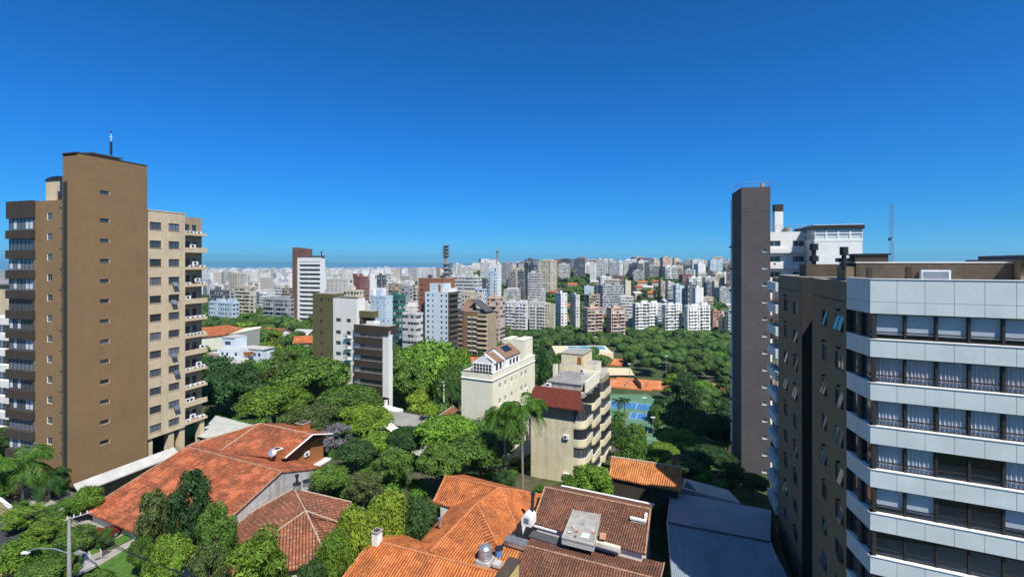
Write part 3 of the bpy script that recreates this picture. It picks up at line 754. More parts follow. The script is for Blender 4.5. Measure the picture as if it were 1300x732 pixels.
    for bi, (s0, s1) in enumerate(bays):
        m = MB(); holes = []; ws = []
        cols = [(1.6, 1.9), (5.3, 1.3)] if bi == 0 else [(2.6, 1.7), (6.8, 1.7)]
        for k in range(12):
            for (off, w) in cols:
                u = us(s0+off); z = 30.55-FL*k
                holes.append((u-w/2, u+w/2, z, z+1.35)); ws.append((u, z, w))
        m.wall(S, us(s1), us(s0), -3, 34.6, holes, 'dark_brown_render', .16)
        m.face([S.pt(us(s1), 0, 34.6), S.pt(us(s0), 0, 34.6), S.pt(us(s0), -8, 34.6), S.pt(us(s1), -8, 34.6)], 'grey_concrete')
        m.face([S.pt(us(s1), -8, -3), S.pt(us(s1), 0, -3), S.pt(us(s1), 0, 34.6), S.pt(us(s1), -8, 34.6)], 'dark_brown_render')
        m.face([S.pt(us(s0), 0, -3), S.pt(us(s0), -8, -3), S.pt(us(s0), -8, 34.6), S.pt(us(s0), 0, 34.6)], 'interior_and_well_dark')  # near end wall coloured black: the light well's shade put into the colour
        m.box(S, us(s1)+.01, us(s0)-.01, -.02, .03, 33.0, 33.06, 'choc_render')
        w_ = part('side_wall', m, t)
        for (u, z, w) in ws:
            tl = rr.choice([0, 0, 1, 1, 2])
            put('window', winmesh(w, 1.35, 'dark_frame', 'glass_grey' if rr.random() < .7 else 'glass_dark', 2, tl), w_, S.pt(u, 0, z), S.ang())
            if rr.random() < .5:
                v = MB(); v.tube([S.pt(u+.2, .02, z+1.75), S.pt(u+.2, .28, z+1.75)], .10, 'black_metal', 8); part('vent_pipe', v, w_)
    m = MB(); m.box(S, us(12.4), us(8.9), -4.5, -2.5, -3, 33.2, 'interior_and_well_dark'); part('light_well', m, t)  # back of the well in the same black, its shade painted in
    m = MB(); m.box(S, .5, Lw-.5, -13, -8.01, -3, 34.3, 'dark_brown_render', 'grey_concrete'); part('rear_block', m, t)
    # roof: rough brown upper storey, its darker corner room, louvre, tank and flue
    R_ = A.at(-1.2, -4.4)
    m = MB(); zr = 36.02
    m.box(R_, 1.2, 10.2, -7, 0, zt-.5, zr, 'stone_brown', 'grey_concrete'); m.box(R_, 1.15, 10.2, -7.05, .04, zr, zr+.08, 'white_render')
    m.box(R_, 1.9, 2.2, .0, .06, zt-.4, zr-.35, 'choc_render'); m.box(R_, 4.3, 4.6, 0, .06, zt-.4, zr-.25, 'choc_render')
    part('upper_storey', m, t)
    m = MB(); m.box(R_, 10.25, 20, -7, .9, zt-.5, zr+.1, 'dark_brown_render', 'dark_slate'); m.box(R_, 10.0, 20, -7.2, 1.2, zr+.1, zr+.25, 'black_metal'); m.box(R_, 10.6, 19, -6.6, .5, zr+.25, zr+.55, 'black_metal')
    for i in range(4): m.box(R_, 10.2, 20, 1.0, 1.05, zr-.55+i*.15, zr-.50+i*.15, 'black_metal')
    part('roof_room', m, t)
    m = MB(); q = R_.col(1187)
    m.box(R_, q-.9, q+.75, .0, .5, zt-.3, zt+.62, 'white_metal')
    for i in range(6): m.box(R_, q-.8, q+.65, .5, .55, zt-.1+i*.11, zt-.04+i*.11, 'grey_metal')
    part('louvre', m, t)
    m = MB(); q = R_.col(1108); zz = zr+.08
    m.box(R_, q-1.0, q+1.15, -3, -.8, zz, zz+.55, 'choc_render'); m.box(R_, q-1.15, q+1.3, -3.1, -.7, zz+.55, zz+.66, 'black_metal')
    m.box(R_, q-2.1, q-1.1, -2.2, -.9, zz, zz+.32, 'black_metal'); part('roof_tank', m, t)
    m = MB(); q = R_.pt(R_.col(1073), -.5, 0)
    m.box(R_, .55, 1.18, -4, -.1, zt-.6, 35.75, 'dark_brown_render', 'dark_slate')
    m.tube([(q.x, q.y, 35.5), (q.x, q.y, 36.9)], .17, 'black_metal'); m.tube([(q.x, q.y, 36.65), (q.x, q.y, 37.3)], .30, 'black_metal'); part('flue', m, t)
    m = MB(); q = S.pt(us(16), -2, 0)
    m.box(S, us(17.6), us(14.8), -4, -1, 34.6, 35.9, 'stone_brown'); m.tube([(q.x, q.y, 35.9), (q.x, q.y, 38.1)], .22, 'black_metal'); m.tube([(q.x, q.y, 37.4), (q.x, q.y, 38.1)], .42, 'black_metal'); m.tube([(q.x, q.y, 36.2), (q.x, q.y, 36.8)], .45, 'black_metal'); part('flue', m, t)
    # slender guyed mast
    b = P(1132, 331, 46); top = P(1132, 252, 46)
    mm = MB()
    for k in range(3):
        a = k*2.094; dx, dy = .16*math.cos(a), .16*math.sin(a)
        mm.tube([(b.x+dx, b.y+dy, zt-.6), (b.x+dx, b.y+dy, top.z-.6)], .022, 'galvanised', 4)
    z = zt-.4; i = 0
    while z < top.z-.8:
        for k in range(3):
            a, c = k*2.094, ((k+1) % 3)*2.094
            p, q = (b.x+.16*math.cos(a), b.y+.16*math.sin(a)), (b.x+.16*math.cos(c), b.y+.16*math.sin(c))
            mm.tube([(p[0], p[1], z), (q[0], q[1], z+.28)], .013, 'galvanised', 3, False)
        z += .28; i += 1
    mm.tube([(b.x, b.y, top.z-.8), (b.x, b.y, top.z+.1)], .02, 'galvanised', 4); mm.box(Fr(b.x, b.y, 1, 0), -.1, .12, -.3, -.15, 38.2, 38.5, 'black_metal')
    mm.box(Fr(b.x, b.y, 1, 0), -.4, .4, -.4, .4, 34.0, zt-.3, 'grey_concrete')
    ant = solo('radio_mast', mm, 'thin steel lattice mast rising behind the dark roof at the right', 'antenna', loc=(b.x, b.y, 34))
    foot(A, WA, 9); FOOT.append((cx2+u0[0]*12+5, cy2+u0[1]*12, 0, 7, 14))
stone_block()

# ================================================================== mauve slab tower and the white block behind it
def mauve_tower():
    t = thing('tower', 'narrow mauve grey slab tower with a column of tiny windows, beside the dark brown block', 'apartment building', (43, 88, -8))
    X, Y = 41.0, 84.5; zt = 49.5
    A = Fr(X, Y, .97, -.24); wA = A.col(978); u = A.col(971)
    zz = [36-(318-334)/600*84.2-3.0*k for k in range(18)]
    m = MB(); m.wall(A, 0, wA, -10, zt, [(u-.42, u+.42, z-.3, z+.3) for z in zz], 'mauve_render', .2, 'white_paint')
    B = Fr(X+.24*8, Y+.97*8, -.24, -.97)
    m.wall(B, 0, 8, -10, zt, [], 'mauve_render')
    m.face([A.pt(0, 0, zt), A.pt(wA, 0, zt), A.pt(wA, -8, zt), A.pt(0, -8, zt)], 'grey_concrete'); m.face([A.pt(wA, 0, -10), A.pt(wA, -8, -10), A.pt(wA, -8, zt), A.pt(wA, 0, zt)], 'mauve_render')
    m.face([A.pt(wA, -8, -10), A.pt(0, -8, -10), A.pt(0, -8, zt), A.pt(wA, -8, zt)], 'mauve_render')
    m.box(A, 0, wA, -.01, .02, 45.2, 45.24, 'dark_slate')
    w = part('slab_wall', m, t)
    for z in zz: put('window', winmesh(.84, .6, 'white_paint', 'glass_grey', 1), w, A.pt(u, 0, z-.3), A.ang())
    m = MB()                                   # glazed bay strip with black ledges on the far side
    m.box(B, -.02, .9, .02, .22, -10, zt-1.4, 'white_clean')
    part('glazed_bay', m, t)
    for k in range(13):
        s = MB(); s.box(B, -.2, 1.0, .23, .5, 39-4.2*k, 39.3-4.2*k, 'black_metal'); part('ledge', s, t)
    m = MB(); z = zt
    for p, q in (((.1, -.1), (wA-.1, -.1)), ((.1, -.1), (.1, -7.8)), ((wA-.1, -.1), (wA-.1, -7.8))):
        m.tube([A.pt(p[0], p[1], z+.95), A.pt(q[0], q[1], z+.95)], .03, 'galvanised', 4); m.tube([A.pt(p[0], p[1], z+.5), A.pt(q[0], q[1], z+.5)], .02, 'galvanised', 4)
        for i in range(6): c = [p[j]+(q[j]-p[j])*i/5 for j in (0, 1)]; m.tube([A.pt(c[0], c[1], z), A.pt(c[0], c[1], z+.95)], .025, 'galvanised', 4)
    part('railing', m, t)
    m = MB(); q = A.pt(wA-.8, -2, 0); m.tube([(q.x, q.y, zt), (q.x, q.y, zt+.9)], .35, 'grey_concrete'); part('vent', m, t)
    foot(A, wA, 8)
    # white block
    t = thing('apartment_building', 'white block with a glazed penthouse and a tall white chimney with a black cap', 'apartment building', (55, 92, -8))
    C = Fr((1034-650)/600*86, 86, .97, -.24); wC = C.col(1095); zr = 36+(334-306)/600*86; zc = 36+(334-286)/600*86
    m = MB(); m.box(C, 0, wC, -10, 0, -10, zr, 'white_clean'); m.box(C, -.05, wC+.05, -10.05, .05, 22.0, 22.25, 'choc_render')
    m.box(C, wC*.77, wC*.9, 0, .04, zr-7.8, zr-6.6, 'glass_grey')
    w = part('front_wall', m, t)
    g = MB(); g.box(C, .12, wC-.12, -9.8, -.12, zr, zc-.72, 'glass_pale'); g_ = part('glazing', g, t)
    f = MB()
    for i in range(5): u = wC*i/4; f.box(C, max(0, u-.12), min(wC, u+.12), -.2, .0, zr, zc-.72, 'white_paint')
    for i in range(5): n = -9.8*i/4; f.box(C, -.0, .2, n-.1, n+.1 if i else 0, zr, zc-.72, 'white_paint')
    f.box(C, 0, wC, -.18, .02, zr+1.3, zr+1.45, 'white_paint'); f.box(C, -.02, .15, -9.8, 0, zr+1.3, zr+1.45, 'white_paint'); f.box(C, -.05, wC+.05, -9.9, .05, zr-.05, zr+.35, 'white_paint')
    part('window_frame', f, g_)
    f = MB(); f.box(C, -.25, wC+.25, -10.1, .25, zc-.72, zc, 'black_metal'); f.box(C, -.27, wC+.27, -10.12, .27, zc, zc+.08, 'white_paint'); part('penthouse_roof', f, t)
    # recessed wing with balconies full of condensers
    Dx = C.pt(-1.0, -4.5, 0); Wd = 11.5
    D = Fr(Dx.x-.97*Wd+1.2, Dx.y+.24*Wd, .97, -.24)
    zd = 36+(334-294)/600*91; rows = [zd-2.9-3.0*k for k in range(15)]
    m = MB(); holes = []
    for z in rows: holes += [(Wd-6.6, Wd-4.4, z+.1, z+1.2), (Wd-2.3, Wd-.3, z+.1, z+1.2), (.6, 2.6, z+.1, z+1.2)]
    m.wall(D, 0, Wd, -10, zd, holes, 'white_clean', .2); m.box(D, .0, Wd, -9, -.4, zd-.4, zd, 'white_clean', 'grey_concrete')
    m.face([D.pt(0, -9, -10), D.pt(0, 0, -10), D.pt(0, 0, zd), D.pt(0, -9, zd)], 'white_clean')
    w = part('recessed_wall', m, t)
    rr = random.Random(9)
    for z in rows:
        for (a, b) in ((Wd-6.6, Wd-4.4), (Wd-2.3, Wd-.3), (.6, 2.6)): put('window', winmesh(b-a, 1.1, 'white_paint', 'glass_dark', 2), w, D.pt((a+b)/2, 0, z+.1), D.ang())
        s = MB(); s.box(D, 0, Wd-.4, 0, .9, z-1.2, z-1.0, 'white_clean'); s.box(D, 0, Wd-.4, .8, .9, z-1.0, z-.45, 'white_clean'); b = part('service_ledge', s, t)
        if z > 20:
            for i in range(4):
                if rr.random() < .8: air_con(b, D, Wd-6.8+i*1.3, .45, z-.98+(.3 if rr.random() < .5 else .0))
    m = MB()
    for i in range(12): u = Wd*i/11; m.tube([D.pt(u, -.1, zd), D.pt(u, -.1, zd+1.3)], .03, 'galvanised', 4)
    m.tube([D.pt(0, -.1, zd+1.3), D.pt(Wd, -.1, zd+1.3)], .03, 'galvanised', 4); m.tube([D.pt(0, -.1, zd+.7), D.pt(Wd, -.1, zd+.7)], .03, 'galvanised', 4)
    part('railing', m, t)
    q = D.col(993); m = MB(); m.box(D, q-.75, q+.75, -3.5, -2, zd-.1, zd+4.2, 'white_clean'); m.box(D, q-.78, q+.78, -3.53, -1.97, zd+4.2, zd+5.6, 'choc_render'); part('chimney', m, t)
    m = MB(); q = D.pt(D.col(1003), -1.5, 0); m.tube([(q.x, q.y, zd), (q.x, q.y, zd+.9)], .7, 'grey_concrete', 12); part('water_tank', m, t)
    # white strip of balconies glimpsed between the tower and the dark block
    E = Fr((979-650)/600*70, 70, .9, -.43)
    foot(C, wC, 10); foot(D, Wd, 9)
mauve_tower()
def sliver_block():
    t = thing('apartment_building', 'sliver of pale slanted balcony bands between the mauve tower and the dark brown wall', 'apartment building', (36, 63, -4))
    X = (982-650)/600*64; A = Fr(X+.31*5.5, 64+.95*5.5, -.31, -.95)
    m = MB(); m.box(A, 0, 5.4, -5, -.9, -6, 34, 'dark_brown_render', 'grey_concrete'); part('wall', m, t)
    for k in range(13):
        z = 33.4-3.02*k
        s = MB(); s.box(A, -.1, 5.5, -.9, -.25, z-1.2, z, 'stone_panel'); part('balcony_band', s, t)
        s = MB(); s.box(A, .3, 2.4, -.92, -.85, z-2.9, z-1.25, 'glass_grey'); s.box(A, 2.9, 4.9, -.92, -.85, z-2.9, z-1.25, 'glass_dark'); part('window', s, t)
    foot(A, 5.5, 5)
sliver_block()

# ================================================================== mid distance buildings
def cream_block():
    t = thing('apartment_building', 'plain cream block with a brown tiled penthouse and solar panel behind the queen palms', 'apartment building', (-6, 95, -4))
    A = Fr((585.8-650)/600*92, 92, *UF); w = A.col(625); zt = 36-(470-334)/600*92
    B = A.right(w); L = B.col(679)
    m = MB(); m.wall(A, 0, w, -6, zt, [], 'pale_cream')
    zc = zt-1.5; holes = []; rr = random.Random(2); pos = []
    for k in range(5):
        z = zc-1.9-2.95*k
        for u in (3.2, 5.6, 8.6, 10.6, 13.4, 15.6): pos.append((u, z, 1.0 if u != 10.6 else .5, 1.0)); 
    holes = [(u-a/2, u+a/2, z, z+b) for u, z, a, b in pos]
    m.wall(B, 0, L, -6, zt, holes, 'pale_cream')
    m.face([A.pt(0, -L, -6), A.pt(0, 0, -6), A.pt(0, 0, zt), A.pt(0, -L, zt)], 'pale_cream'); m.face([B.pt(L, 0, -6), B.pt(L, -w, -6), B.pt(L, -w, zt), B.pt(L, 0, zt)], 'pale_cream')
    m.face([A.pt(0, 0, zt-.9), A.pt(w, 0, zt-.9), A.pt(w, -L, zt-.9), A.pt(0, -L, zt-.9)], 'grey_concrete')
    m.box(A, .01, .2, -L, 0, zt-.9, zt-.01, 'pale_cream'); m.box(A, .2, w-.01, -.2, -.01, zt-.9, zt-.01, 'pale_cream'); m.box(A, w-.2, w-.01, -L+.1, -.21, zt-.9, zt-.01, 'pale_cream')
    wl = part('wall', m, t)
    for u, z, a, b in pos: put('window', winmesh(a, b, 'white_paint', rr.choice(['glass_grey', 'glass_dark']), 2 if a > .6 else 1), wl, B.pt(u, 0, z), B.ang())
    for u, z, a, b in pos[6:20:5]: air_con(wl, B, u+.2, 0, z-.7)
    c = MB(); c.box(A, -.06, w+.06, -.05, .10, zc, zc+.12, 'choc_render'); c.box(A, -.06, w+.06, -.05, .16, zc+.12, zc+.26, 'white_paint')
    c.box(B, .0, L, -.05, .10, zc+.001, zc+.12, 'choc_render'); c.box(B, .0, L, -.05, .16, zc+.121, zc+.261, 'white_paint')
    c.box(A, -.04, w+.04, -.24, .05, zt, zt+.08, 'choc_render'); c.box(B, .24, L, -.24, .05, zt, zt+.08, 'white_paint'); part('cornice', c, t)
    # penthouse: gabled front, brown roof with a solar panel
    z0 = zt-.9
    f = MB(); u0, u1 = 1.6, w-.7
    ze, zr = z0+2.5, z0+3.9; um = (u0+u1)/2+.1
    def gable(n0, n1, ze, zr, u0, u1, um, mat):
        f.box(A, u0, u1, n1, n0, z0, ze, mat)
        for n in (n0, n1): f.face([A.pt(u0, n, ze), A.pt(u1, n, ze), A.pt(um, n, zr)], mat)
    gable(-1.5, -6.0, ze, zr, u0, u1, um, 'white_clean')
    gable(-6.2, -13.2, ze+.3, zr+.7, u0-.2, u1+.35, um, 'white_clean')
    ph = part('penthouse', f, t)
    f = MB()
    for (n0, n1, ze_, zr_, a, b) in ((-2.4, -5.6, ze, zr, u0, u1), (-6.1, -13.3, ze+.3, zr+.7, u0-.2, u1+.35)):
        f.slab([A.pt(um, n0, zr_+.07), A.pt(b+.25, n0, ze_+.02), A.pt(b+.25, n1, ze_+.02), A.pt(um, n1, zr_+.07)], .08, 'brown_deck_tile')
        f.slab([A.pt(um, n1, zr_+.07), A.pt(a-.25, n1, ze_+.02), A.pt(a-.25, n0, ze_+.02), A.pt(um, n0, zr_+.07)], .08, 'brown_deck_tile')
    for n in (-2.2, -5.9): f.slab([A.pt(um, n+.2, zr+.25), A.pt(u1+.3, n+.2, ze+.2), A.pt(u1+.3, n-.2, ze+.2), A.pt(um, n-.2, zr+.25)], .3, 'white_paint')
    r = part('roof', f, ph)
    f = MB(); lerp = lambda s: ((um+(u1+.6-um)*s), (zr+.7+(ze+.3-zr-.7)*s)+.16)
    a, b = lerp(.15), lerp(.62)
    f.slab([A.pt(a[0], -8.0, a[1]), A.pt(b[0], -8.0, b[1]), A.pt(b[0], -11.2, b[1]), A.pt(a[0], -11.2, a[1])], .06, 'solar_panel'); part('solar_panel', f, ph)
    f = MB(); f.box(A, u0+.3, u1-.2, -1.5, -1.42, z0+.3, z0+2.3, 'glass_dark')
    for i in range(7): u = u0+.3+(u1-u0-.5)*i/6; f.box(A, u-.05, u+.05, -1.48, -1.36, z0+.3, z0+2.3, 'white_paint')
    for z in (.3, .95, 1.6, 2.25): f.box(A, u0+.3, u1-.2, -1.47, -1.37, z0+z, z0+z+.07, 'white_paint')
    part('window', f, ph)
    for n in (-2.6, -4.2, -8, -9.6, -11.2):
        f = MB(); uu = u1 if n > -6 else u1+.35; C = Fr(*A.pt(uu, n, 0)[:2], -A.nx, -A.ny); f.box(C, -.0, 1.0, .0, .05, z0+.9, z0+2.1, 'glass_dark'); f.box(C, -.06, 0, 0, .08, z0+.85, z0+2.15, 'white_paint'); f.box(C, 1, 1.06, 0, .08, z0+.85, z0+2.15, 'white_paint'); part('window', f, ph)
    # lift tower at the far end
    T1 = Fr(*B.pt(L-5.6, -.3, 0)[:2], *UF); zT = zt+3.9
    m = MB(); T = Fr(T1.x-A.ux*5.2, T1.y-A.uy*5.2, *UF); m.box(T, 0, 5.2, -5, 0, zt-1, zT, 'pale_cream', 'grey_concrete')
    m.box(T, -.04, 1.5, -5, .04, zT, zT+.15, 'pale_cream'); m.box(T, 3.2, 5.25, -5, .04, zT, zT+.3, 'pale_cream'); part('lift_tower', m, t)
    m = MB(); m.box(A, .3, 3.6, -15, -13.6, z0, z0+2.7, 'pale_cream', 'choc_render'); m.box(A, 1.2, 1.5, -14.5, -14.2, z0+2.7, z0+4.6, 'dark_slate'); m.box(A, 1.8, 2.1, -14.5, -14.2, z0+2.7, z0+4.2, 'dark_slate'); part('chimney', m, t)
    m = MB()
    for i in range(5): m.tube([A.pt(.1+.35*i, -.1, zt), A.pt(.1+.35*i, -.1, zt+.7)], .02, 'grey_metal', 4)
    m.tube([A.pt(.1, -.1, zt+.7), A.pt(1.5, -.1, zt+.7)], .025, 'grey_metal', 4)
    for i in range(8): m.tube([A.pt(.1, -.1-i, zt), A.pt(.1, -.1-i, zt+.7)], .02, 'grey_metal', 4)
    m.tube([A.pt(.1, -.1, zt+.7), A.pt(.1, -7.1, zt+.7)], .025, 'grey_metal', 4); part('railing', m, t)
    foot(A, w, L)
cream_block()

def balcony_block():
    t = thing('apartment_building', 'beige block with a maroon tiled eave and staggered curved balconies, behind the brown tiled house', 'apartment building', (8, 84, -3))
    A = Fr(3.2, 80, *UF); w = A.col(728); wc = A.col(742); z1 = 36-(517-334)/600*77.5
    zt = 36-(497-334)/600*78
    FL = 3.0
    m = MB(); m.wall(A, 0, w, -4, z1-2.0, [], 'beige_wall'); m.box(A, 0.0, w-.01, -3, -.01, z1-2.0, z1+.4, 'tan_wall')
    m.face([A.pt(0, -24, -4), A.pt(0, 0, -4), A.pt(0, 0, zt-.6), A.pt(0, -24, zt-.6)], 'beige_wall')
    m.box(A, 0.02, w-.4, -24, -1.1, -4, zt-.62, 'beige_wall', 'grey_concrete')
    part('wall', m, t)
    # maroon tiled eave
    r = MB()
    r.slab([A.pt(-.5, 1.0, z1+.25), A.pt(wc-.15, 1.0, z1+.25), A.pt(wc-1.0, -1.3, zt+.25), A.pt(.2, -1.3, zt+.25)], .14, 'tile_maroon'); rf = part('eave_roof', r, t)
    # staggered balcony stacks receding along the right
    B = A.right(w-.5)
    def stack(n0, u0, u1, top, bot, rad, lab):
        """n0: how far it bulges out to the right of the block"""
        lvl = []
        z = top
        while z > bot:
            lvl.append(z); z -= FL
        for z in lvl:
            s = MB(); pts = []
            for k in range(9):
                a = -math.pi/2+math.pi*.5*k/8+0
                pts.append((u0+rad+rad*math.sin(a), n0-rad+rad*math.cos(a)))
            pts.append((u1, n0)); path = [(u0, -.6)]+pts+[(u1, -.6)]
            poly = [B.pt(a, b, 0) for a, b in path]
            s.prism([(p.x, p.y) for p in poly], z-1.25, z-1.08, 'beige_wall')
            for p, q in zip(path[:-1], path[1:]):
                if p == path[-2]: pass
                pi = ((p[0]-u0-rad)*.93+u0+rad, p[1]-.12); qi = ((q[0]-u0-rad)*.93+u0+rad, q[1]-.12)
                a, b = B.pt(*p, 0), B.pt(*q, 0); c_, d = B.pt(*pi, 0), B.pt(*qi, 0)
                for (e, f) in ((a, b), (d, c_)): s.face([(e.x, e.y, z-1.3), (f.x, f.y, z-1.3), (f.x, f.y, z), (e.x, e.y, z)], 'beige_wall')
                s.face([(a.x, a.y, z), (b.x, b.y, z), (d.x, d.y, z), (c_.x, c_.y, z)], 'white_paint')
            bal = part('balcony', s, t)
            g = MB(); zi, zo = z+.001, z+FL-1.3
            ins = [((p[0]-u0-rad)*.9+u0+rad, p[1]-.2) for p in path]
            for p, q in zip(ins[:-1], ins[1:]):
                a, b = B.pt(*p, 0), B.pt(*q, 0); g.face([(a.x, a.y, zi), (b.x, b.y, zi), (b.x, b.y, zo), (a.x, a.y, zo)], 'glass_dark')
            for p in ins[::3]+[ins[-2]]:
                a = B.pt(p[0], p[1]+.03, 0); g.tube([(a.x, a.y, zi), (a.x, a.y, zo)], .06, 'bronze_frame', 4)
            part('window', g, bal)
        m = MB(); m.box(B, u0+.3, u1, -3, n0-rad-.1, -4, top+FL-1.3, 'tan_wall', 'grey_concrete'); part('bay_core', m, t)
    stack(2.35, .1, 4.9, z1-2.0, 1, 1.4, '')
    stack(2.1, 6.0, 11.2, z1-.7, -1, 1.4, '')
    stack(1.9, 13.6, 19.5, z1-.6, -3, 1.3, '')
    m = MB(); m.box(B, 14.2, 19.5, 0, 1.5, z1-.3, z1+1.9, 'tan_wall', 'grey_concrete'); part('stair_tower', m, t)
    # open corner under the eave
    m = MB(); m.box(B, .2, 4.2, -1.0, 1.0, z1-1.8, z1+.1, 'glass_dark'); m.box(B, 1.9, 2.1, 0.9, 1.1, z1-1.8, z1+.1, 'bronze_frame'); part('window', m, t)
    for z in (z1-5.0, z1-11.2): air_con(t, A, w-1.2, .02, z)
    # roof terraces
    z0 = zt-.6
    m = MB(); m.box(A, 1.4, 7.4, -13.5, -4.5, z0, z0+1.0, 'grey_concrete')
    m.slab([A.pt(1.2, -4.3, z0+1.1), A.pt(7.6, -4.3, z0+1.1), A.pt(6.0, -9, z0+2.1), A.pt(2.8, -9, z0+2.1)], .15, 'grey_roof'); part('low_roof', m, t)
    m = MB(); m.box(A, .4, 5.4, -14.2, -13.0, z0, z0+2.2, 'beige_wall', 'grey_concrete'); m.box(A, .2, .9, -10.9, -10.0, z0, z0+2.9, 'pale_cream', 'choc_render'); part('penthouse_wall', m, t)
    m = MB(); m.box(A, .1, 4.6, -21, -15, z0, z0+4.0, 'beige_wall', 'grey_concrete'); m.box(A, .0, 4.7, -21.1, -14.9, z0+4.0, z0+4.2, 'tan_wall', 'grey_concrete'); m.box(A, 3.4, 4.2, -15.01, -14.95, z0+1.9, z0+3.6, 'rust_wall'); m.box(A, 4.6, 6.8, -20, -16, z0, z0+2.2, 'pale_cream', 'grey_concrete'); part('penthouse', m, t)
    m = MB(); m.box(B, 5.0, 13.6, .9, 1.15, z0-.5, z0+1.5, 'pale_cream'); m.box(B, 13.3, 13.6, -5, .9, z0-.5, z0+1.5, 'pale_cream'); m.box(B, 4.2, 13.3, -2.9, .9, z0-1.2, z0-.4, 'grey_concrete'); part('terrace_wall', m, t)
    for (u, n, z) in ((5.3, -12.3, z0+1.3), (2.0, -3.3, z0+.4), (5.2, -12.4, z0+1.1)): air_con(t, A, u, n, z)
    m = MB(); q = A.pt(3.2, -6, 0); m.tube([(q.x, q.y, z0+1.3), (q.x, q.y, z0+2.8)], .05, 'galvanised'); m.tube([(q.x-.5, q.y, z0+2.5), (q.x+.5, q.y, z0+2.5)], .03, 'galvanised', 4); part('aerial', m, t)
    foot(A, wc+1, 24)
balcony_block()

def olive_block():
    t = thing('apartment_building', 'block with an olive green wall, a white windowed wall and chocolate wraparound balconies', 'apartment building', (-48, 130, -6))
    A = Fr((397-650)/600*130, 130, *UF); wg = A.col(423); ww = A.col(453)
    zt = 36-(372-334)/600*130; zw = 36-(377.5-334)/600*126
    ug = [A.col(408), A.col(417)]; rows = [zt-1.6-3.0*k for k in range(7)]
    m = MB(); holes = [(ug[0]-.45, ug[0]+.45, z-.5, z+.4) for z in rows]+[(ug[1]-.45, ug[1]+.45, rows[0]-.5, rows[0]+.4)]
    m.wall(A, 0, wg, -8, zt, holes, 'olive_render'); m.box(A, 0, wg-.01, -4, -.3, zt-.8, zt, 'olive_render', 'grey_concrete'); m.box(A, 0, .01, -4, -.3, -8, zt-.8, 'olive_render')
    wl = part('green_wall', m, t)
    for h in holes: put('window', winmesh(.9, .9, 'dark_frame', 'glass_dark', 1), wl, A.pt((h[0]+h[1])/2, 0, h[2]), A.ang())
    uw = [A.col(429.5), A.col(442.5)]; rw = [36-(y-334)/600*126 for y in (405.6, 421.2, 434.6, 448.3, 462, 475.5)]
    m = MB(); holes = [(uw[0]-.9, uw[0]+.9, z-.55, z+.45) for z in rw]+[(uw[1]-.75, uw[1]+.75, z-.55, z+.45) for z in rw]
    m.wall(A, wg, ww, -8, zw, holes, 'white_render', .3); m.box(A, wg+.01, ww-.01, -3, -.35, zw-.8, zw-.01, 'white_render', 'choc_render'); m.box(A, 0, ww, -4.2, -4, -8, zw-.9, 'white_render')
    m.face([A.pt(ww, 0, 4), A.pt(ww, -3, 4), A.pt(ww, -3, zw), A.pt(ww, 0, zw)], 'white_render')
    m.box(A, wg, ww+.1, -.4, .05, zw, zw+.12, 'choc_render'); wl = part('white_wall', m, t)
    for h in holes: put('window', winmesh(h[1]-h[0], 1.0, 'dark_frame', 'glass_dark', 2), wl, A.pt((h[0]+h[1])/2, 0, h[2]), A.ang())
    for k, z in enumerate(rw):
        if k in (1, 2, 3): 
            s = MB(); s.box(A, uw[1]-1.1, uw[1]+1.1, 0, .8, z-1.25, z-1.15, 'white_paint')
            for i in range(8): s.tube([A.pt(uw[1]-1.05+.3*i, .78, z-1.15), A.pt(uw[1]-1.05+.3*i, .78, z-.2)], .03, 'dark_frame', 4)
            s.tube([A.pt(uw[1]-1.1, .78, z-.2), A.pt(uw[1]+1.1, .78, z-.2)], .03, 'dark_frame', 4)
            l = part('balcony', s, t); air_con(l, A, uw[1]-.3, .1, z-1.1)
    zb = 36-(411-334)/600*123
    C = A.at(ww-.2, .9); wb = C.col(485)
    m = MB(); m.box(C, .3, wb-.8, -5, -.6, -8, zb-1.2, 'white_render', 'grey_concrete'); m.box(C, wb-.05, wb+1.9, -1.6, -.25, 2.5, zb-1.2, 'white_render', 'grey_concrete'); m.box(C, -.0, .29, -1.6, -.5, -8, zb-1, 'white_render'); part('balcony_core', m, t)
    for k in range(7):
        z = zb-3.0*k
        s = MB(); s.box(C, 0, wb+(1.9 if k == 0 else 0), -3.5 if k == 0 else -2.5, 0, z-1.85-(.3 if k == 0 else 0), z, 'choc_render', 'grey_concrete'); b = part('balcony', s, t)
        g = MB(); g.box(C, wb*.22, wb-.1, -2.4, -.25, z-3.0, z-1.86, 'glass_dark')
        for i in range(6): u = wb*.22+(wb*.78-.15)*i/5; g.box(C, u, u+.08, -.27, -.2, z-3.0, z-1.86, 'bronze_frame')
        part('window', g, b)
    m = MB(); z = 36-(394-334)/600*124; m.box(A, ww-.6, ww+4.6, -3, -.8, z-1.7, z, 'olive_render', 'grey_concrete'); m.box(A, ww+.8, ww+2.2, -4.5, -1.5, zb-.5, z-1.71, 'choc_render'); m.box(A, ww+2.3, ww+5, -3, -1.0, zb-.5, zb+.8, 'white_render'); m.tube([A.pt(ww+1.4, -.3, zb), A.pt(ww+1.4, -.3, zb+1)], .6, 'choc_render'); part('roof_terrace', m, t)
    foot(A, ww+9, 11)
olive_block()

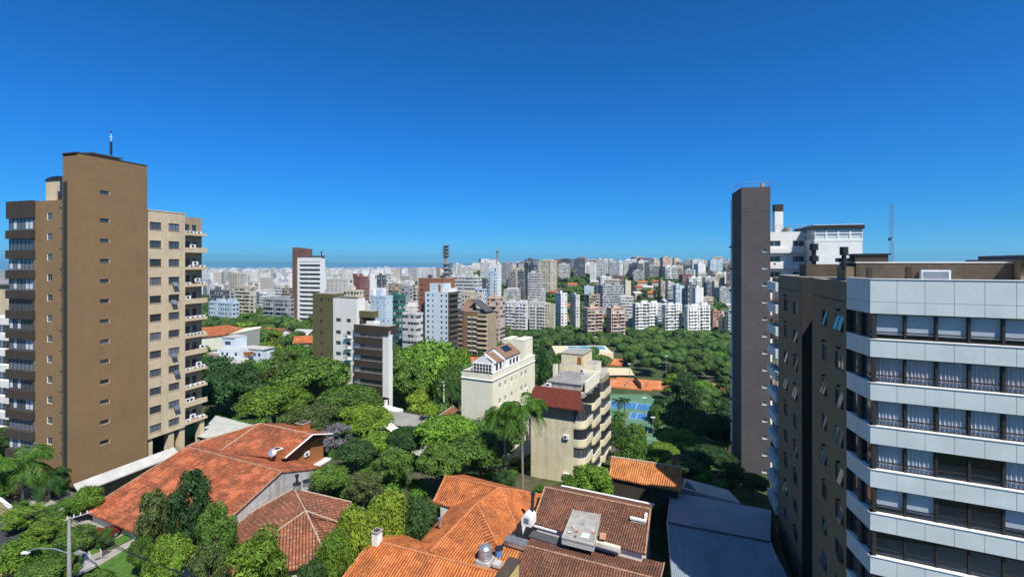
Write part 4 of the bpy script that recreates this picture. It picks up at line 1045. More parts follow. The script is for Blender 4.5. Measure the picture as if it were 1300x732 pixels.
def generic_front(fr, w, D, z0, z1, mat):
    m = MB(); m.box(fr, 0, w, -D, 0, z0, z1, mat, 'grey_concrete'); return m
def brown_white_tower():
    t = thing('apartment_tower', 'tall white banded tower with a brown slab rising behind it, left of the olive block', 'apartment building', (-140, 320, -12))
    A = Fr((378-650)/600*320, 320, .95, -.30); w = A.col(407.5); z1 = 36+(334-327)/600*320
    m = MB(); m.box(A, 0, w, -4, -.5, -14, z1-.5, 'white_clean', 'grey_concrete'); zz = z1
    m.box(A, -.3, 1.6, -.5, 0, -14, z1, 'white_clean'); m.box(A, w-.6, w, -.5, .3, -14, z1, 'white_clean')
    part('wall', m, t)
    for k in range(15):
        s = MB(); z = z1-3.0*k-(0 if k == 0 else 0)
        s.box(A, 1.6, w-.6, -.5, .35, z-1.5-(1.2 if k == 0 else 0), z, 'white_clean'); part('band', s, t)
        if k:
            g = MB(); g.box(A, 1.7, w-.7, -.5, -.42, z+.01, z+1.5, 'glass_dark'); g.box(A, w*.42, w*.5, -.5, -.3, z+.01, z+1.5, 'brick_brown'); part('window', g, t)
    m = MB(); m.box(A, -3.6, -.31, -8, 1, -14, 36+(334-314)/600*320, 'brick_dark', 'grey_concrete'); m.box(A, -.3, 6.0, -7, -2, z1-.5, 36+(334-315.5)/600*320, 'brick_dark', 'white_paint'); part('brick_slab', m, t)
    m = MB(); m.box(A, 6.1, w-.2, -4, -1, z1-.5, z1+1.3, 'dark_slate', 'grey_concrete'); q = A.pt(w-1.2, -2, 0); m.tube([(q.x, q.y, z1), (q.x, q.y, z1+4.6)], .35, 'black_metal'); part('roof_room', m, t)
    foot(A, w, 14)
brown_white_tower()

def brick_pair():
    t = thing('apartment_building', 'brick tower fronted by a white block with small dark windows, behind the large tree', 'apartment building', (-46, 268, -20))
    A = Fr((539.5-650)/600*267, 267, *UF); w = A.col(568.8); z1 = 36-(370-334)/600*267; B = A.right(w); L = B.col(581)
    cols = [(A.col(543.5), 1.2), (A.col(549.5), .7), (A.col(560.5), 1.0), (A.col(566.5), 1.0)]; rows = [z1-1.9-2.95*k for k in range(12)]
    m = MB(); holes = [(u-a/2, u+a/2, z-.6, z+.6) for u, a in cols for z in rows]
    m.wall(A, 0, w, -30, z1, holes, 'blue_white', .3, 'dark_frame')
    for u, a, in cols:
        for z in rows: m.face([A.pt(u-a/2, -.3, z-.6), A.pt(u+a/2, -.3, z-.6), A.pt(u+a/2, -.3, z+.6), A.pt(u-a/2, -.3, z+.6)], 'glass_dark')
    m.face([A.pt(0, 0, z1), A.pt(w, 0, z1), A.pt(w, -L, z1), A.pt(0, -L, z1)], 'grey_concrete'); m.face([A.pt(0, -L, -30), A.pt(0, 0, -30), A.pt(0, 0, z1), A.pt(0, -L, z1)], 'blue_white')
    part('white_wall', m, t)
    m = MB(); m.wall(B, 0, L, -30, z1-.3, [], 'stone_brown')
    for k in range(11): m.box(B, 1, L, 0, 1.0, z1-3*k-1.4, z1-3*k-.3, 'stone_brown'); m.box(B, 1.3, L-.3, 0, .1, z1-3*k-3.2, z1-3*k-1.4, 'glass_dark')
    m.box(B, L-.02, L, -w, 0, -30, z1-.3, 'stone_brown'); part('balcony_side', m, t)
    m = MB(); u0, u1 = A.col(543.5), A.col(561); zt = 36-(359-334)/600*270; m.box(A, u0, u1, -9, -1.5, z1, zt, 'blue_white', 'grey_concrete'); m.box(A, A.col(554.5), A.col(557.5), -1.52, -1.45, z1, zt-.6, 'rust_wall'); m.box(A, u1-1, w-1, -11, -2, z1, z1+1.9, 'white_clean', 'grey_concrete'); part('roof_room', m, t)
    C = Fr((531.5-650)/600*274, 274, *UF); wc = C.col(563); zc = 36-(352.5-334)/600*274
    m = MB(); cu = [C.col(535.7)]; hz = [zc-4-2.95*k for k in range(13)]
    m.wall(C, 0, wc, -30, zc, [(cu[0]-.5, cu[0]+.5, z-.6, z+.6) for z in hz], 'brick_red', .3, 'dark_frame')
    for z in hz: m.face([C.pt(cu[0]-.5, -.3, z-.6), C.pt(cu[0]+.5, -.3, z-.6), C.pt(cu[0]+.5, -.3, z+.6), C.pt(cu[0]-.5, -.3, z+.6)], 'glass_dark')
    m.box(C, 0, wc, -12, -.35, -30, zc, 'brick_red', 'grey_concrete'); m.box(C, C.col(540.5), C.col(544), -4, -2, zc, zc+1.7, 'dark_slate'); m.box(C, C.col(557), C.col(561), -4, -2, zc, zc+1.5, 'dark_slate')
    part('brick_tower', m, t); foot(A, w, 16)
    # brown stepped balcony block
    t = thing('apartment_building', 'brown brick block with a stepped roofline and beige balconies, right of the brick tower', 'apartment building', (-30, 300, -22))
    A = Fr((580-650)/600*300, 300, *UF); w1 = A.col(599.5); w2 = A.col(610); z1 = 36-(400-334)/600*300
    m = MB(); m.box(A, 0, w1-.2, -16, 0, -34, z1, 'brick_brown', 'grey_concrete'); m.box(A, w1-6.5, w2-2, -15, .4, -34, z1+3.2, 'brick_brown', 'grey_concrete')
    a, b, c = A.col(583), A.col(600), A.col(617); zz = 36-(381-334)/600*300
    m.face([A.pt(a, -8, z1), A.pt(b, -8, z1), A.pt(b-4, -8, zz), A.pt(a+1, -8, zz-1)], 'brick_brown')
    m.slab([A.pt(a, -2, z1+3), A.pt(b-2, -2, z1+3), A.pt(b-2, -10, zz+.5), A.pt(a, -10, zz+.5)], .5, 'brown_deck_tile'); m.slab([A.pt(b-2, -2, zz+.5), A.pt(c-1, -2, z1+3), A.pt(c-1, -12, z1+3), A.pt(b-2, -12, zz+.5)], .5, 'dark_slate')
    m.box(A, a, c-2, -14, -3, z1, z1+2.6, 'stone_brown'); m.box(A, w2-2, A.col(617), -14, -.3, -34, z1+1.2, 'tan_wall', 'grey_concrete')
    part('wall', m, t)
    for k in range(9):
        z = z1-3.2-2.95*k
        s = MB(); s.box(A, .2, 4.0, 0, 1.0, z, z+1.1, 'tan_wall'); s.box(A, .4, 6, -.02, .05, z+1.1, z+2.4, 'glass_dark'); part('balcony', s, t)
        s = MB(); s.box(A, w2-1.8, A.col(617)+.8, -.4, 1.2, z+1.2, z+2.3, 'cream_render'); s.box(A, w2-1.5, A.col(617), -.35, -.2, z+2.3, z+3.6, 'glass_dark'); part('balcony', s, t)
        s = MB()
        for uu in (A.col(596.5), A.col(603)): s.box(A, uu-1.4, uu+1.4, .4, .55, z+.6, z+2.1, 'glass_dark'); s.box(A, uu-1.4, uu+1.4, .42, .7, z+2.1, z+2.9, 'pale_cream')
        part('window', s, t)
    foot(A, w2, 14)
brick_pair()

# ================================================================== houses
def ridge(parent, pts, mat='ridge_cap', r=.14, name='ridge_tiles'):
    m = MB()
    for a, b in pts: 
        a, b = Vector(a), Vector(b); up = Vector((0, 0, .03)); m.tube([a+up, b+up], r, mat, 6)
    return part(name, m, parent)
def gfoot(pts):
    cx = sum(p[0] for p in pts)/len(pts); cy = sum(p[1] for p in pts)/len(pts)
    a = math.atan2(pts[1][1]-pts[0][1], pts[1][0]-pts[0][0]); c, s = math.cos(a), math.sin(a)
    us_ = [(p[0]-cx)*c+(p[1]-cy)*s for p in pts]; vs_ = [-(p[0]-cx)*s+(p[1]-cy)*c for p in pts]
    mu, mv = (max(us_)+min(us_))/2, (max(vs_)+min(vs_))/2
    FOOT.append((cx+mu*c-mv*s, cy+mu*s+mv*c, a, (max(us_)-min(us_))/2, (max(vs_)-min(vs_))/2))
def walls(parent, pts, z0, mat, inset=.5, name='wall', top=.12):
    """prism of walls under an eave outline; each point carries its own eave height"""
    c = sum((Vector(p) for p in pts), Vector())/len(pts); m = MB(); q = []
    for p in pts:
        d = Vector((p[0]-c.x, p[1]-c.y)); l = d.length; d *= (l-inset)/l; q.append((c.x+d.x, c.y+d.y, p[2]-top))
    a = sum(p[0]*r[1]-r[0]*p[1] for p, r in zip(q, q[1:]+q[:1]))
    if a < 0: q = q[::-1]
    for p, r in zip(q, q[1:]+q[:1]): m.face([(p[0], p[1], z0), (r[0], r[1], z0), r, p], mat)
    m.face(q, mat); gfoot(pts); return part(name, m, parent)
def chimney(parent, p, w, h, mat, cap='white_paint', name='chimney', z0=None, dx=0):
    fr = Fr(p[0], p[1], *UF); m = MB(); z = p[2]; zb = z-1.2 if z0 is None else z0
    m.box(fr, -w/2, w/2, -w/2, w/2, zb, z+h, mat); m.box(fr, -w/2-.08, w/2+.08, -w/2-.08, w/2+.08, z+h, z+h+.1, cap); m.box(fr, -w/2+.1, w/2-.1, -w/2+.1, w/2-.1, z+h+.1, z+h+.14, 'dark_wall'); return part(name, m, parent)
V = Vector
def house_red():
    t = thing('house', 'long red tiled house with a grey gable wall and a rust coloured rear gable', 'house', (-40, 62, 3))
    E0, Er = G(107, 648, 6.0), G(240, 705, 6.0); Q1, Q2 = G(237, 567, 9.5), G(358, 598, 9.5)
    step = G(205, 582, 9.0)
    B2 = Q2+(G(391, 594.6, 8.0)-Q2)*1.7; run = (B2-Q2); B1 = Q1+run
    m = MB(); m.slab([E0, Er, Q2, Q1], .18, 'tile_red'); m.slab([Q1, Q2, B2, B1], .18, 'tile_red')
    r = part('roof', m, t, 'large weathered red clay tile roof')
    ridge(r, [(Q1, Q2), (Er, Q2), (E0, Q1)], 'ridge_cap', .09)
    w = walls(t, [E0, Er, B2-Vector((0, 0, .3)), B1], 2.2, 'white_render', .8)
    g = MB(); d = (Er-Q2); k = V((.25, -.1, 0))
    a, b, c = Er+V((-.15, .05, -.1)), Q2+V((-.15, .05, -.1)), B2+V((-.15, .05, -.1))
    g.face([V((a.x, a.y, 2.2)), V((c.x, c.y, 2.2)), c, b, a], 'gable_grey'); part('gable_wall', g, t)
    # rear, higher roof
    R1, R2 = G(330, 537, 10.0), G(396, 551, 10.0); F2, F1 = G(361, 580.6, 8.5), G(278, 573, 8.5); Bk = G(421.5, 550, 8.5); HL = G(237, 566, 8.4)
    bk1 = R1+(Bk-R2)
    m = MB(); m.slab([F1, F2, R2, R1], .18, 'tile_red'); m.slab([R1, R2, Bk, bk1], .18, 'tile_red'); m.slab([HL, F1, R1], .18, 'tile_red')
    m.slab([HL+V((-.5, 2, -.2)), HL, R1, bk1], .18, 'tile_red')
    r = part('roof', m, t, 'higher rear roof of lichened red tiles'); ridge(r, [(R1, R2), (F1, R1), (HL, R1)], 'ridge_pale', .08)
    f = MB(); f.tube([F2+V((.1, 0, -.05)), R2+V((.1, 0, -.05)), Bk+V((.1, 0, -.05))], .12, 'white_paint', 4); part('bargeboard', f, r)
    walls(t, [F1, F2, Bk, bk1, HL], 2, 'rust_wall', 1.3)
    g = MB(); c = (F2+Bk)/2; u = unit(Bk.x-F2.x, Bk.y-F2.y); S = Fr(F2.x-u[1]*-.0-1.25*.9, F2.y+.55, u[0], u[1]); L = math.hypot(Bk.x-F2.x, Bk.y-F2.y)
    g.face([S.pt(.7, 0, 7.9), S.pt(L-.7, 0, 7.9), S.pt(L*.48, 0, 9.6)], 'rust_wall'); g.box(S, 3.6, 4.8, 0, .12, 6.2, 7.6, 'glass_dark'); g.box(S, 7.2, 8.6, 0, .08, 5.0, 7.3, 'glass_grey'); g.box(S, .2, L-.3, 0, 1.3, 4.4, 4.6, 'white_paint'); part('rear_gable', g, t)
    air_con(t, S, 5.3, .1, 6.5)
    chimney(t, G(352, 578, 8.7), .95, .9, 'rust_wall'); chimney(t, G(385, 545, 9.3), 1.5, 1.1, 'rust_wall', 'grey_concrete')
    d = MB(); q = G(345, 583, 8.6); c = q+V((0, 0, .9)); n = 14; ax = V((.5, -.6, .62)).normalized(); a = ax.orthogonal().normalized(); b = ax.cross(a)
    rim = [c+ax*.18+(a*math.cos(6.283*k/n)+b*math.sin(6.283*k/n))*.55 for k in range(n)]
    for k in range(n): d.face([c, rim[k], rim[(k+1) % n]], 'grey_metal'); d.face([c-ax*.02, rim[(k+1) % n], rim[k]], 'grey_metal')
    d.tube([q, c], .05, 'galvanised'); d.tube([c, c+ax*.55], .03, 'galvanised', 4); part('satellite_dish', d, t)
    # windows and the porch opening under the left eave
    u = unit(Er.x-E0.x, Er.y-E0.y); S = Fr(E0.x+.9, E0.y+.7, *u)
    g = MB(); g.box(S, 1.2, 6, -.2, .05, 2.3, 5.3, 'interior_and_well_dark'); part('porch_opening', g, t)
house_red()

def house_hip():
    t = thing('house', 'house with a weathered brown hipped roof and pale ridges, before the grey gable', 'house', (-25, 52, 2))
    V0 = G(388, 648, 8.7); T0 = G(373, 620, 8.9); FR_, BR = G(417, 712, 5.9), G(446.6, 637, 6.3)
    BLc = V((-31.6, 55.6, 6.2)); FL_ = V((-29.2, 43.5, 6.0)); BLc2 = V((-28.5, 62, 6.3))
    MR = G(429, 700, 6.0)
    m = MB(); m.slab([FL_, FR_, V0], .16, 'tile_hip'); m.slab([FR_, MR, BR, T0, V0], .16, 'tile_hip'); m.slab([BLc, FL_, V0, T0], .16, 'tile_hip'); m.slab([BR, BLc2, T0], .16, 'tile_hip'); m.slab([BLc2, BLc, T0], .16, 'tile_hip')
    r = part('roof', m, t)
    ridge(r, [(V0, FR_), (V0, FL_), (V0, T0), (T0, BR), (T0, BLc), (V0, (MR+BR)/2)], 'ridge_pale', .08)
    walls(t, [FL_, FR_, MR, BR, BLc2, BLc], 1.5, 'white_render', .8)
    for q, hh in ((G(377, 622, 8.7), .75), (G(389, 616, 8.0), .55)):
        m = MB(); m.tube([q, q+V((0, 0, hh))], .42, 'galvanised', 12); m.tube([q+V((0, 0, hh)), q+V((0, 0, hh+.12))], .47, 'black_metal', 12)
        if hh > .6: m.tube([q+V((0, 0, hh)), q+V((0, 0, hh+1.0))], .14, 'black_metal', 8); m.tube([q+V((0, 0, hh+.9)), q+V((0, 0, hh+1.15))], .24, 'black_metal', 8)
        part('flue', m, t)
house_hip()

def house_orange():
    t = thing('house', 'sprawling house with bright orange clay roofs, round steel tank and white chimney, bottom centre', 'house', (-5, 52, 1))
    z = 8.8
    P1, X0, Y0 = G(565.7, 603.6, 8.4), G(633.6, 618.7, z), G(605.5, 638.5, z)
    EL, VL = G(550, 636.5, 6.7), G(572.5, 642.7, 6.7)
    D1, D2, D3 = G(535, 685, 6.2), G(546, 700, 7.5), G(622, 723, 7.5)
    E3 = G(633, 694, 6.9); E4 = G(656, 668, 6.4); E5 = G(683, 638, 6.4); E6 = G(690, 628, 6.4)
    m = MB(); th = .16; T = 'tile_orange'
    m.slab([P1, EL, VL, X0], th, T); m.slab([X0, VL, D1, D2, Y0], th, T); m.slab([Y0, D2, D3, E3], th, T); m.slab([Y0, E3, E4, X0], th, T); m.slab([X0, E4, E5, E6], th, T)
    P2 = P1+V((2.0, 4.0, -1.6)); m.slab([P1, X0, E6, P2], th, T)
    r = part('roof', m, t); ridge(r, [(P1, X0), (X0, Y0), (Y0, D2), (Y0, E3), (X0, E4), (X0, E6), (P1, EL)], 'ridge_orange', .11)
    walls(t, [V((VL.x, VL.y, 6.6)), V((D1.x, D1.y, 6.2)), V((E3.x-1, E3.y, 6.6)), V((E4.x, E4.y, 6.4)), V((E6.x, E6.y, 6.4)), V((P2.x, P2.y, 6.6)), V((EL.x, EL.y, 6.6))], 0, 'white_render', 1.0)
    # lower front wing
    A, B = G(471.7, 685, 7.5), G(628, 725, 7.5); dn = V((-2.4, -5.9, -2.0)); up = V((1.9, 4.3, -1.5))
    m = MB(); m.slab([A+dn, B+dn, B, A], th, T); C2 = G(513, 678, 6.4)
    m.slab([A, B, B+up*.25, D2+V((.6, 1.2, -.3)), D1+V((0, 0, -.2)), C2, A+up*.9], th, T)
    r = part('roof', m, t); ridge(r, [(A, B), (A, A+dn)], 'ridge_orange', .12)
    walls(t, [A+dn, B+dn, B+up*.2-V((0, 0, 1)), A+up-V((0, 0, .5))], 0, 'white_render', .6)
    chimney(t, G(478.5, 688, 7.5), .75, 1.15, 'white_paint', 'grey_concrete')
    q = G(559, 668, 7.2); m = MB(); m.tube([q, q+V((0, 0, .8))], .2, 'galvanised', 10); m.tube([q+V((0, 0, .8)), q+V((0, 0, .95))], .27, 'galvanised', 10); part('vent', m, t)
    # arched white dormer
    F = Fr(*G(668, 663, 7.0)[:2], *UF); z0 = G(668, 663, 7.0).z; m = MB(); pts = [(-.6, 0)]+[(.6*-math.cos(math.pi*k/10), .65+.6*math.sin(math.pi*k/10)) for k in range(11)]+[(.6, 0)]
    for n in (0, -1.5): m.face([F.pt(a, n, z0-.4+b) for a, b in pts], 'white_paint')
    for (a, b), (c, d) in zip(pts, pts[1:]): m.face([F.pt(a, 0, z0-.4+b), F.pt(c, 0, z0-.4+d), F.pt(c, -1.5, z0-.4+d), F.pt(a, -1.5, z0-.4+b)], 'white_paint')
    m.box(F, -.3, .3, 0, .03, z0-.1, z0+.5, 'glass_grey'); part('dormer', m, t)
    # yellow end wall with its dark coping
    F = Fr(*G(633, 732, 7.2)[:2], -UF[1], UF[0]); F = Fr(G(632, 745, 7.2).x, G(632, 745, 7.2).y, .42, .9)
    m = MB(); m.box(F, -4, 4.6, -.9, 0, 0, 6.9, 'yellow_wall'); m.box(F, -4.1, 4.7, -1.05, .12, 6.9, 7.05, 'dark_wall'); part('end_wall', m, t)
    # round steel water tank on its cradle, its own thing
    q = G(616, 712, 7.6); m = MB(); tk = thing('water_tank', 'round shiny steel water tank standing on the orange roof', 'water tank', q)
    m.tube([q+V((0, 0, .3)), q+V((0, 0, 1.35))], .62, 'galvanised', 20)
    for i in range(5): m.tube([q+V((0, 0, .42+.2*i)), q+V((0, 0, .48+.2*i))], .655, 'galvanised', 20)
    part('drum', m, tk); m = MB(); m.tube([q+V((0, 0, 1.35)), q+V((0, 0, 1.52)), q+V((0, 0, 1.62))], [.6, .42, .22], 'galvanised', 20); m.tube([q+V((0, 0, 1.62)), q+V((0, 0, 1.68))], .24, 'grey_metal', 16); part('lid', m, tk)
    m = MB(); F = Fr(q.x, q.y, *UF); m.box(F, -.7, .7, -.7, .7, .0+q.z-.1, q.z+.28, 'fibre_cement'); m.box(F, .9, 1.6, -.5, .3, q.z-.1, q.z+.2, 'fibre_cement'); part('base', m, tk)
    q = G(633, 705, 7.4); m = MB(); tk = thing('water_tank', 'small dark capped tank beside the steel tank, against the brown roof', 'water tank', q)
    m.tube([q+V((0, 0, 0)), q+V((0, 0, .7))], .34, 'tank_blue', 14); part('drum', m, tk); m = MB(); m.tube([q+V((0, 0, .7)), q+V((0, 0, .85))], .38, 'black_metal', 14); part('lid', m, tk)
house_orange()

def house_brown():
    t = thing('house', 'house with dark mossy brown roofs, a flat concrete slab and a white gutter', 'house', (9, 52, 0))
    T = 'tile_brown'
    A, B = G(691.8, 618, 8.5), G(825.6, 646, 8.5); C, D = G(676, 662.7, 6.5), G(819, 703, 6.5); up = V((1.3, 2.9, -1.0))
    m = MB(); m.slab([C, D, B, A], .16, T); m.slab([A, B, B+up, A+up], .16, T); r = part('roof', m, t, 'upper roof of mossy brown tiles')
    ridge(r, [(A, B), (A, C), (B, D)], 'ridge_cap', .11)
    g = MB(); s = (A+up)+(B-A)*.08; e = (B+up)
    n = V((.43, .9, 0)); g.slab([s, e, e+n*.35, s+n*.35], .2, 'white_metal'); part('gutter', g, t)
    walls(t, [C, D, B+up-V((0, 0, .3)), A+up-V((0, 0, .3))], -1, 'white_render', .5)
    # strip of pale wall and lower roof
    g = MB(); u = unit(D.x-C.x, D.y-C.y); F = Fr(C.x, C.y, *u); L = math.hypot(D.x-C.x, D.y-C.y)
    g.box(F, L*.42, L*.80, -.2, .25, 6.0, 6.55, 'pale_cream'); g.box(F, L*.42, L*.80, .25, .8, 6.35, 6.42, 'grey_concrete'); g.box(F, L*.02, L*.24, .1, .3, 6.25, 6.38, 'white_metal'); g.box(F, L*.02, L*.4, .3, 1.6, 5.75, 5.85, 'dark_slate'); part('clerestory', g, t)
    A2, B2 = G(664.6, 691, 6.2), G(838, 735.5, 6.2); up = V((1.7, 4.1, -1.0)); dn = V((-2.6, -6.2, -1.9))
    m = MB(); m.slab([A2+dn, B2+dn, B2, A2], .16, T); m.slab([A2, B2, B2+up, A2+up], .16, T); r = part('roof', m, t, 'lower front roof of pale speckled brown tiles')
    ridge(r, [(A2, B2), (B2, B2+up)], 'ridge_cap', .09)
    walls(t, [A2+dn, B2+dn, B2+up-V((0, 0, .5)), A2+up-V((0, 0, .5))], -1, 'white_render', .6)
    m = MB(); L0 = A2+(A2-B2).normalized()*1.9; m.slab([L0+dn*.8, A2+dn*.8+V((-.05, 0, 0)), A2+up*.0+V((-.05, 0, 0)), L0], .14, 'tile_shed'); part('patch_roof', m, t, 'strip of new bright orange tiles')
    # flat concrete slab
    q = [G(727.6, 645, 7.9), G(763, 651, 7.9), G(754, 691, 7.15), G(713, 681, 7.15)]
    m = MB(); m.slab([p-V((0, 0, .12)) for p in q], .62, 'grey_concrete', 'fibre_cement'); c = sum(q, V())/4
    for i in range(4):
        a, b = q[i], q[(i+1) % 4]
        if i == 0: continue
        ai, bi = a+(c-a)*.05, b+(c-b)*.05; m.slab([a, b, bi, ai], .28, 'fibre_cement')
    sl = part('flat_slab', m, t)
    rr = random.Random(4)
    for k in range(9):
        m = MB(); x, y = c.x+rr.uniform(-1.7, 1.5), c.y+rr.uniform(-1.8, 1.6); hz = 7.32+(y-c.y)*.115+.05; F = Fr(x, y, rr.random()+.1, rr.uniform(-1, 1)); a, b = rr.uniform(.15, .5), rr.uniform(.1, .3)
        m.box(F, 0, a, 0, b, hz, hz+rr.uniform(.05, .16), rr.choice(['terracotta_floor', 'timber', 'pale_cream', 'galvanised'])); part('debris', m, sl)
    m = MB(); q = [G(736, 681, 7.22), G(747, 683, 7.22), G(749, 677, 7.34), G(741, 675, 7.34)]; m.slab(q, .02, 'blue_white'); part('plastic_sheet', m, sl)
    # cream chimney box, metal hood, flues
    q = G(811, 663, 7.5); F = Fr(q.x, q.y, *UF); m = MB(); m.box(F, -.75, .75, -.5, .5, 6.4, 8.0, 'pale_cream', 'dark_wall'); m.box(F, -.85, .85, .2, .6, 8.0, 8.15, 'white_render'); m.box(F, .6, .85, -.6, .2, 8.0, 8.5, 'pale_cream'); part('chimney', m, t)
    q = G(674.5, 665, 6.3); m = MB(); m.tube([q, q+V((.2, .2, 3.4))], .19, 'black_metal', 10); m.tube([q+V((.2, .2, 3.3)), q+V((.2, .2, 3.5))], .27, 'black_metal', 10); part('flue', m, t)
    q = G(655, 686, 6.6); F = Fr(q.x, q.y, *UF); m = MB(); m.box(F, -1.1, 1.2, -.5, .6, 6.2, 6.75, 'galvanised'); m.tube([q+V((.3, .9, 0)), q+V((.3, .9, 1.3))], .2, 'black_metal', 8); part('metal_hood', m, t)
    m = MB(); q = [G(761, 683, 6.98), G(769, 684.5, 6.92), G(769.5, 676, 7.25), G(762, 675, 7.3)]; m.slab(q, .05, 'terracotta_floor'); part('roof_patch', m, t)
house_brown()

def shed_orange():
    t = thing('house', 'dark walled outbuilding with a bright mottled orange tile roof, beside the blue grey metal roof', 'outbuilding', (18, 65, -2))
    A, B = G(776, 579.4, 8.0), G(864.5, 592.5, 8.0); C, D = G(773, 604, 6.4), G(865, 623.5, 6.4); up = (A-C)*.9; up.z = -1.2
    m = MB(); m.slab([C, D, B, A], .18, 'tile_shed'); m.slab([A, B, B+up, A+up], .18, 'tile_shed'); r = part('roof', m, t); ridge(r, [(A, B)], 'ridge_pale', .13); ridge(r, [(B, D)], 'ridge_orange', .10)
    walls(t, [C, D, B+up, A+up], -8, 'dark_wall', .5); chimney(t, G(857, 588, 8.0), .8, .7, 'rust_wall', 'brick_red')
    t = thing('metal_roof_hall', 'large low hall under a shaded blue grey metal roof beside the dark brown wall', 'hall', (22, 56, -2))
    A, B = G(852, 624, 5.0), G(979, 647, 5.0); C, D = G(858.4, 663.4, 6.3), G(978, 688, 6.3); E, F = G(856, 722, 4.9), G(999, 745, 4.9)
    A2, B2 = A+V((-1.2, 0, 0)), B
    C2, E2 = C+V((-1.0, 0, 0)), E+V((-1.2, -3.5, -.6))
    m = MB(); m.slab([C2, D, B, A], .12, 'metal_roof'); m.slab([E2, F+V((0, -3.5, -.6)), D, C2], .12, 'metal_roof'); r = part('roof', m, t)
    ridge(r, [(C2, D)], 'dark_slate', .12); ridge(r, [(A, C2), (C2, E2)], 'grey_metal', .10); ridge(r, [(D, F)], 'grey_metal', .10)
    walls(t, [E2, F+V((0, -3.5, -.6)), B, A], -3, 'dark_wall', .4)
    t = thing('annexe', 'small flat grey roofed annexe with a white gable behind the metal hall', 'outbuilding', (25, 70, -3))
    q = [G(866, 616, 4), G(940, 634, 4), G(925, 618, 4), G(868, 603, 4)]
    m = MB(); m.prism([(p.x, p.y) for p in q], -6, 3.6, 'white_render', 'fibre_cement'); part('wall', m, t); gfoot(q)
    m = MB(); p = G(868, 616, 4.2); m.slab([p, G(884, 621, 4.2), G(872, 609, 5.4)], .2, 'white_paint'); part('roof_panel', m, t)
shed_orange()

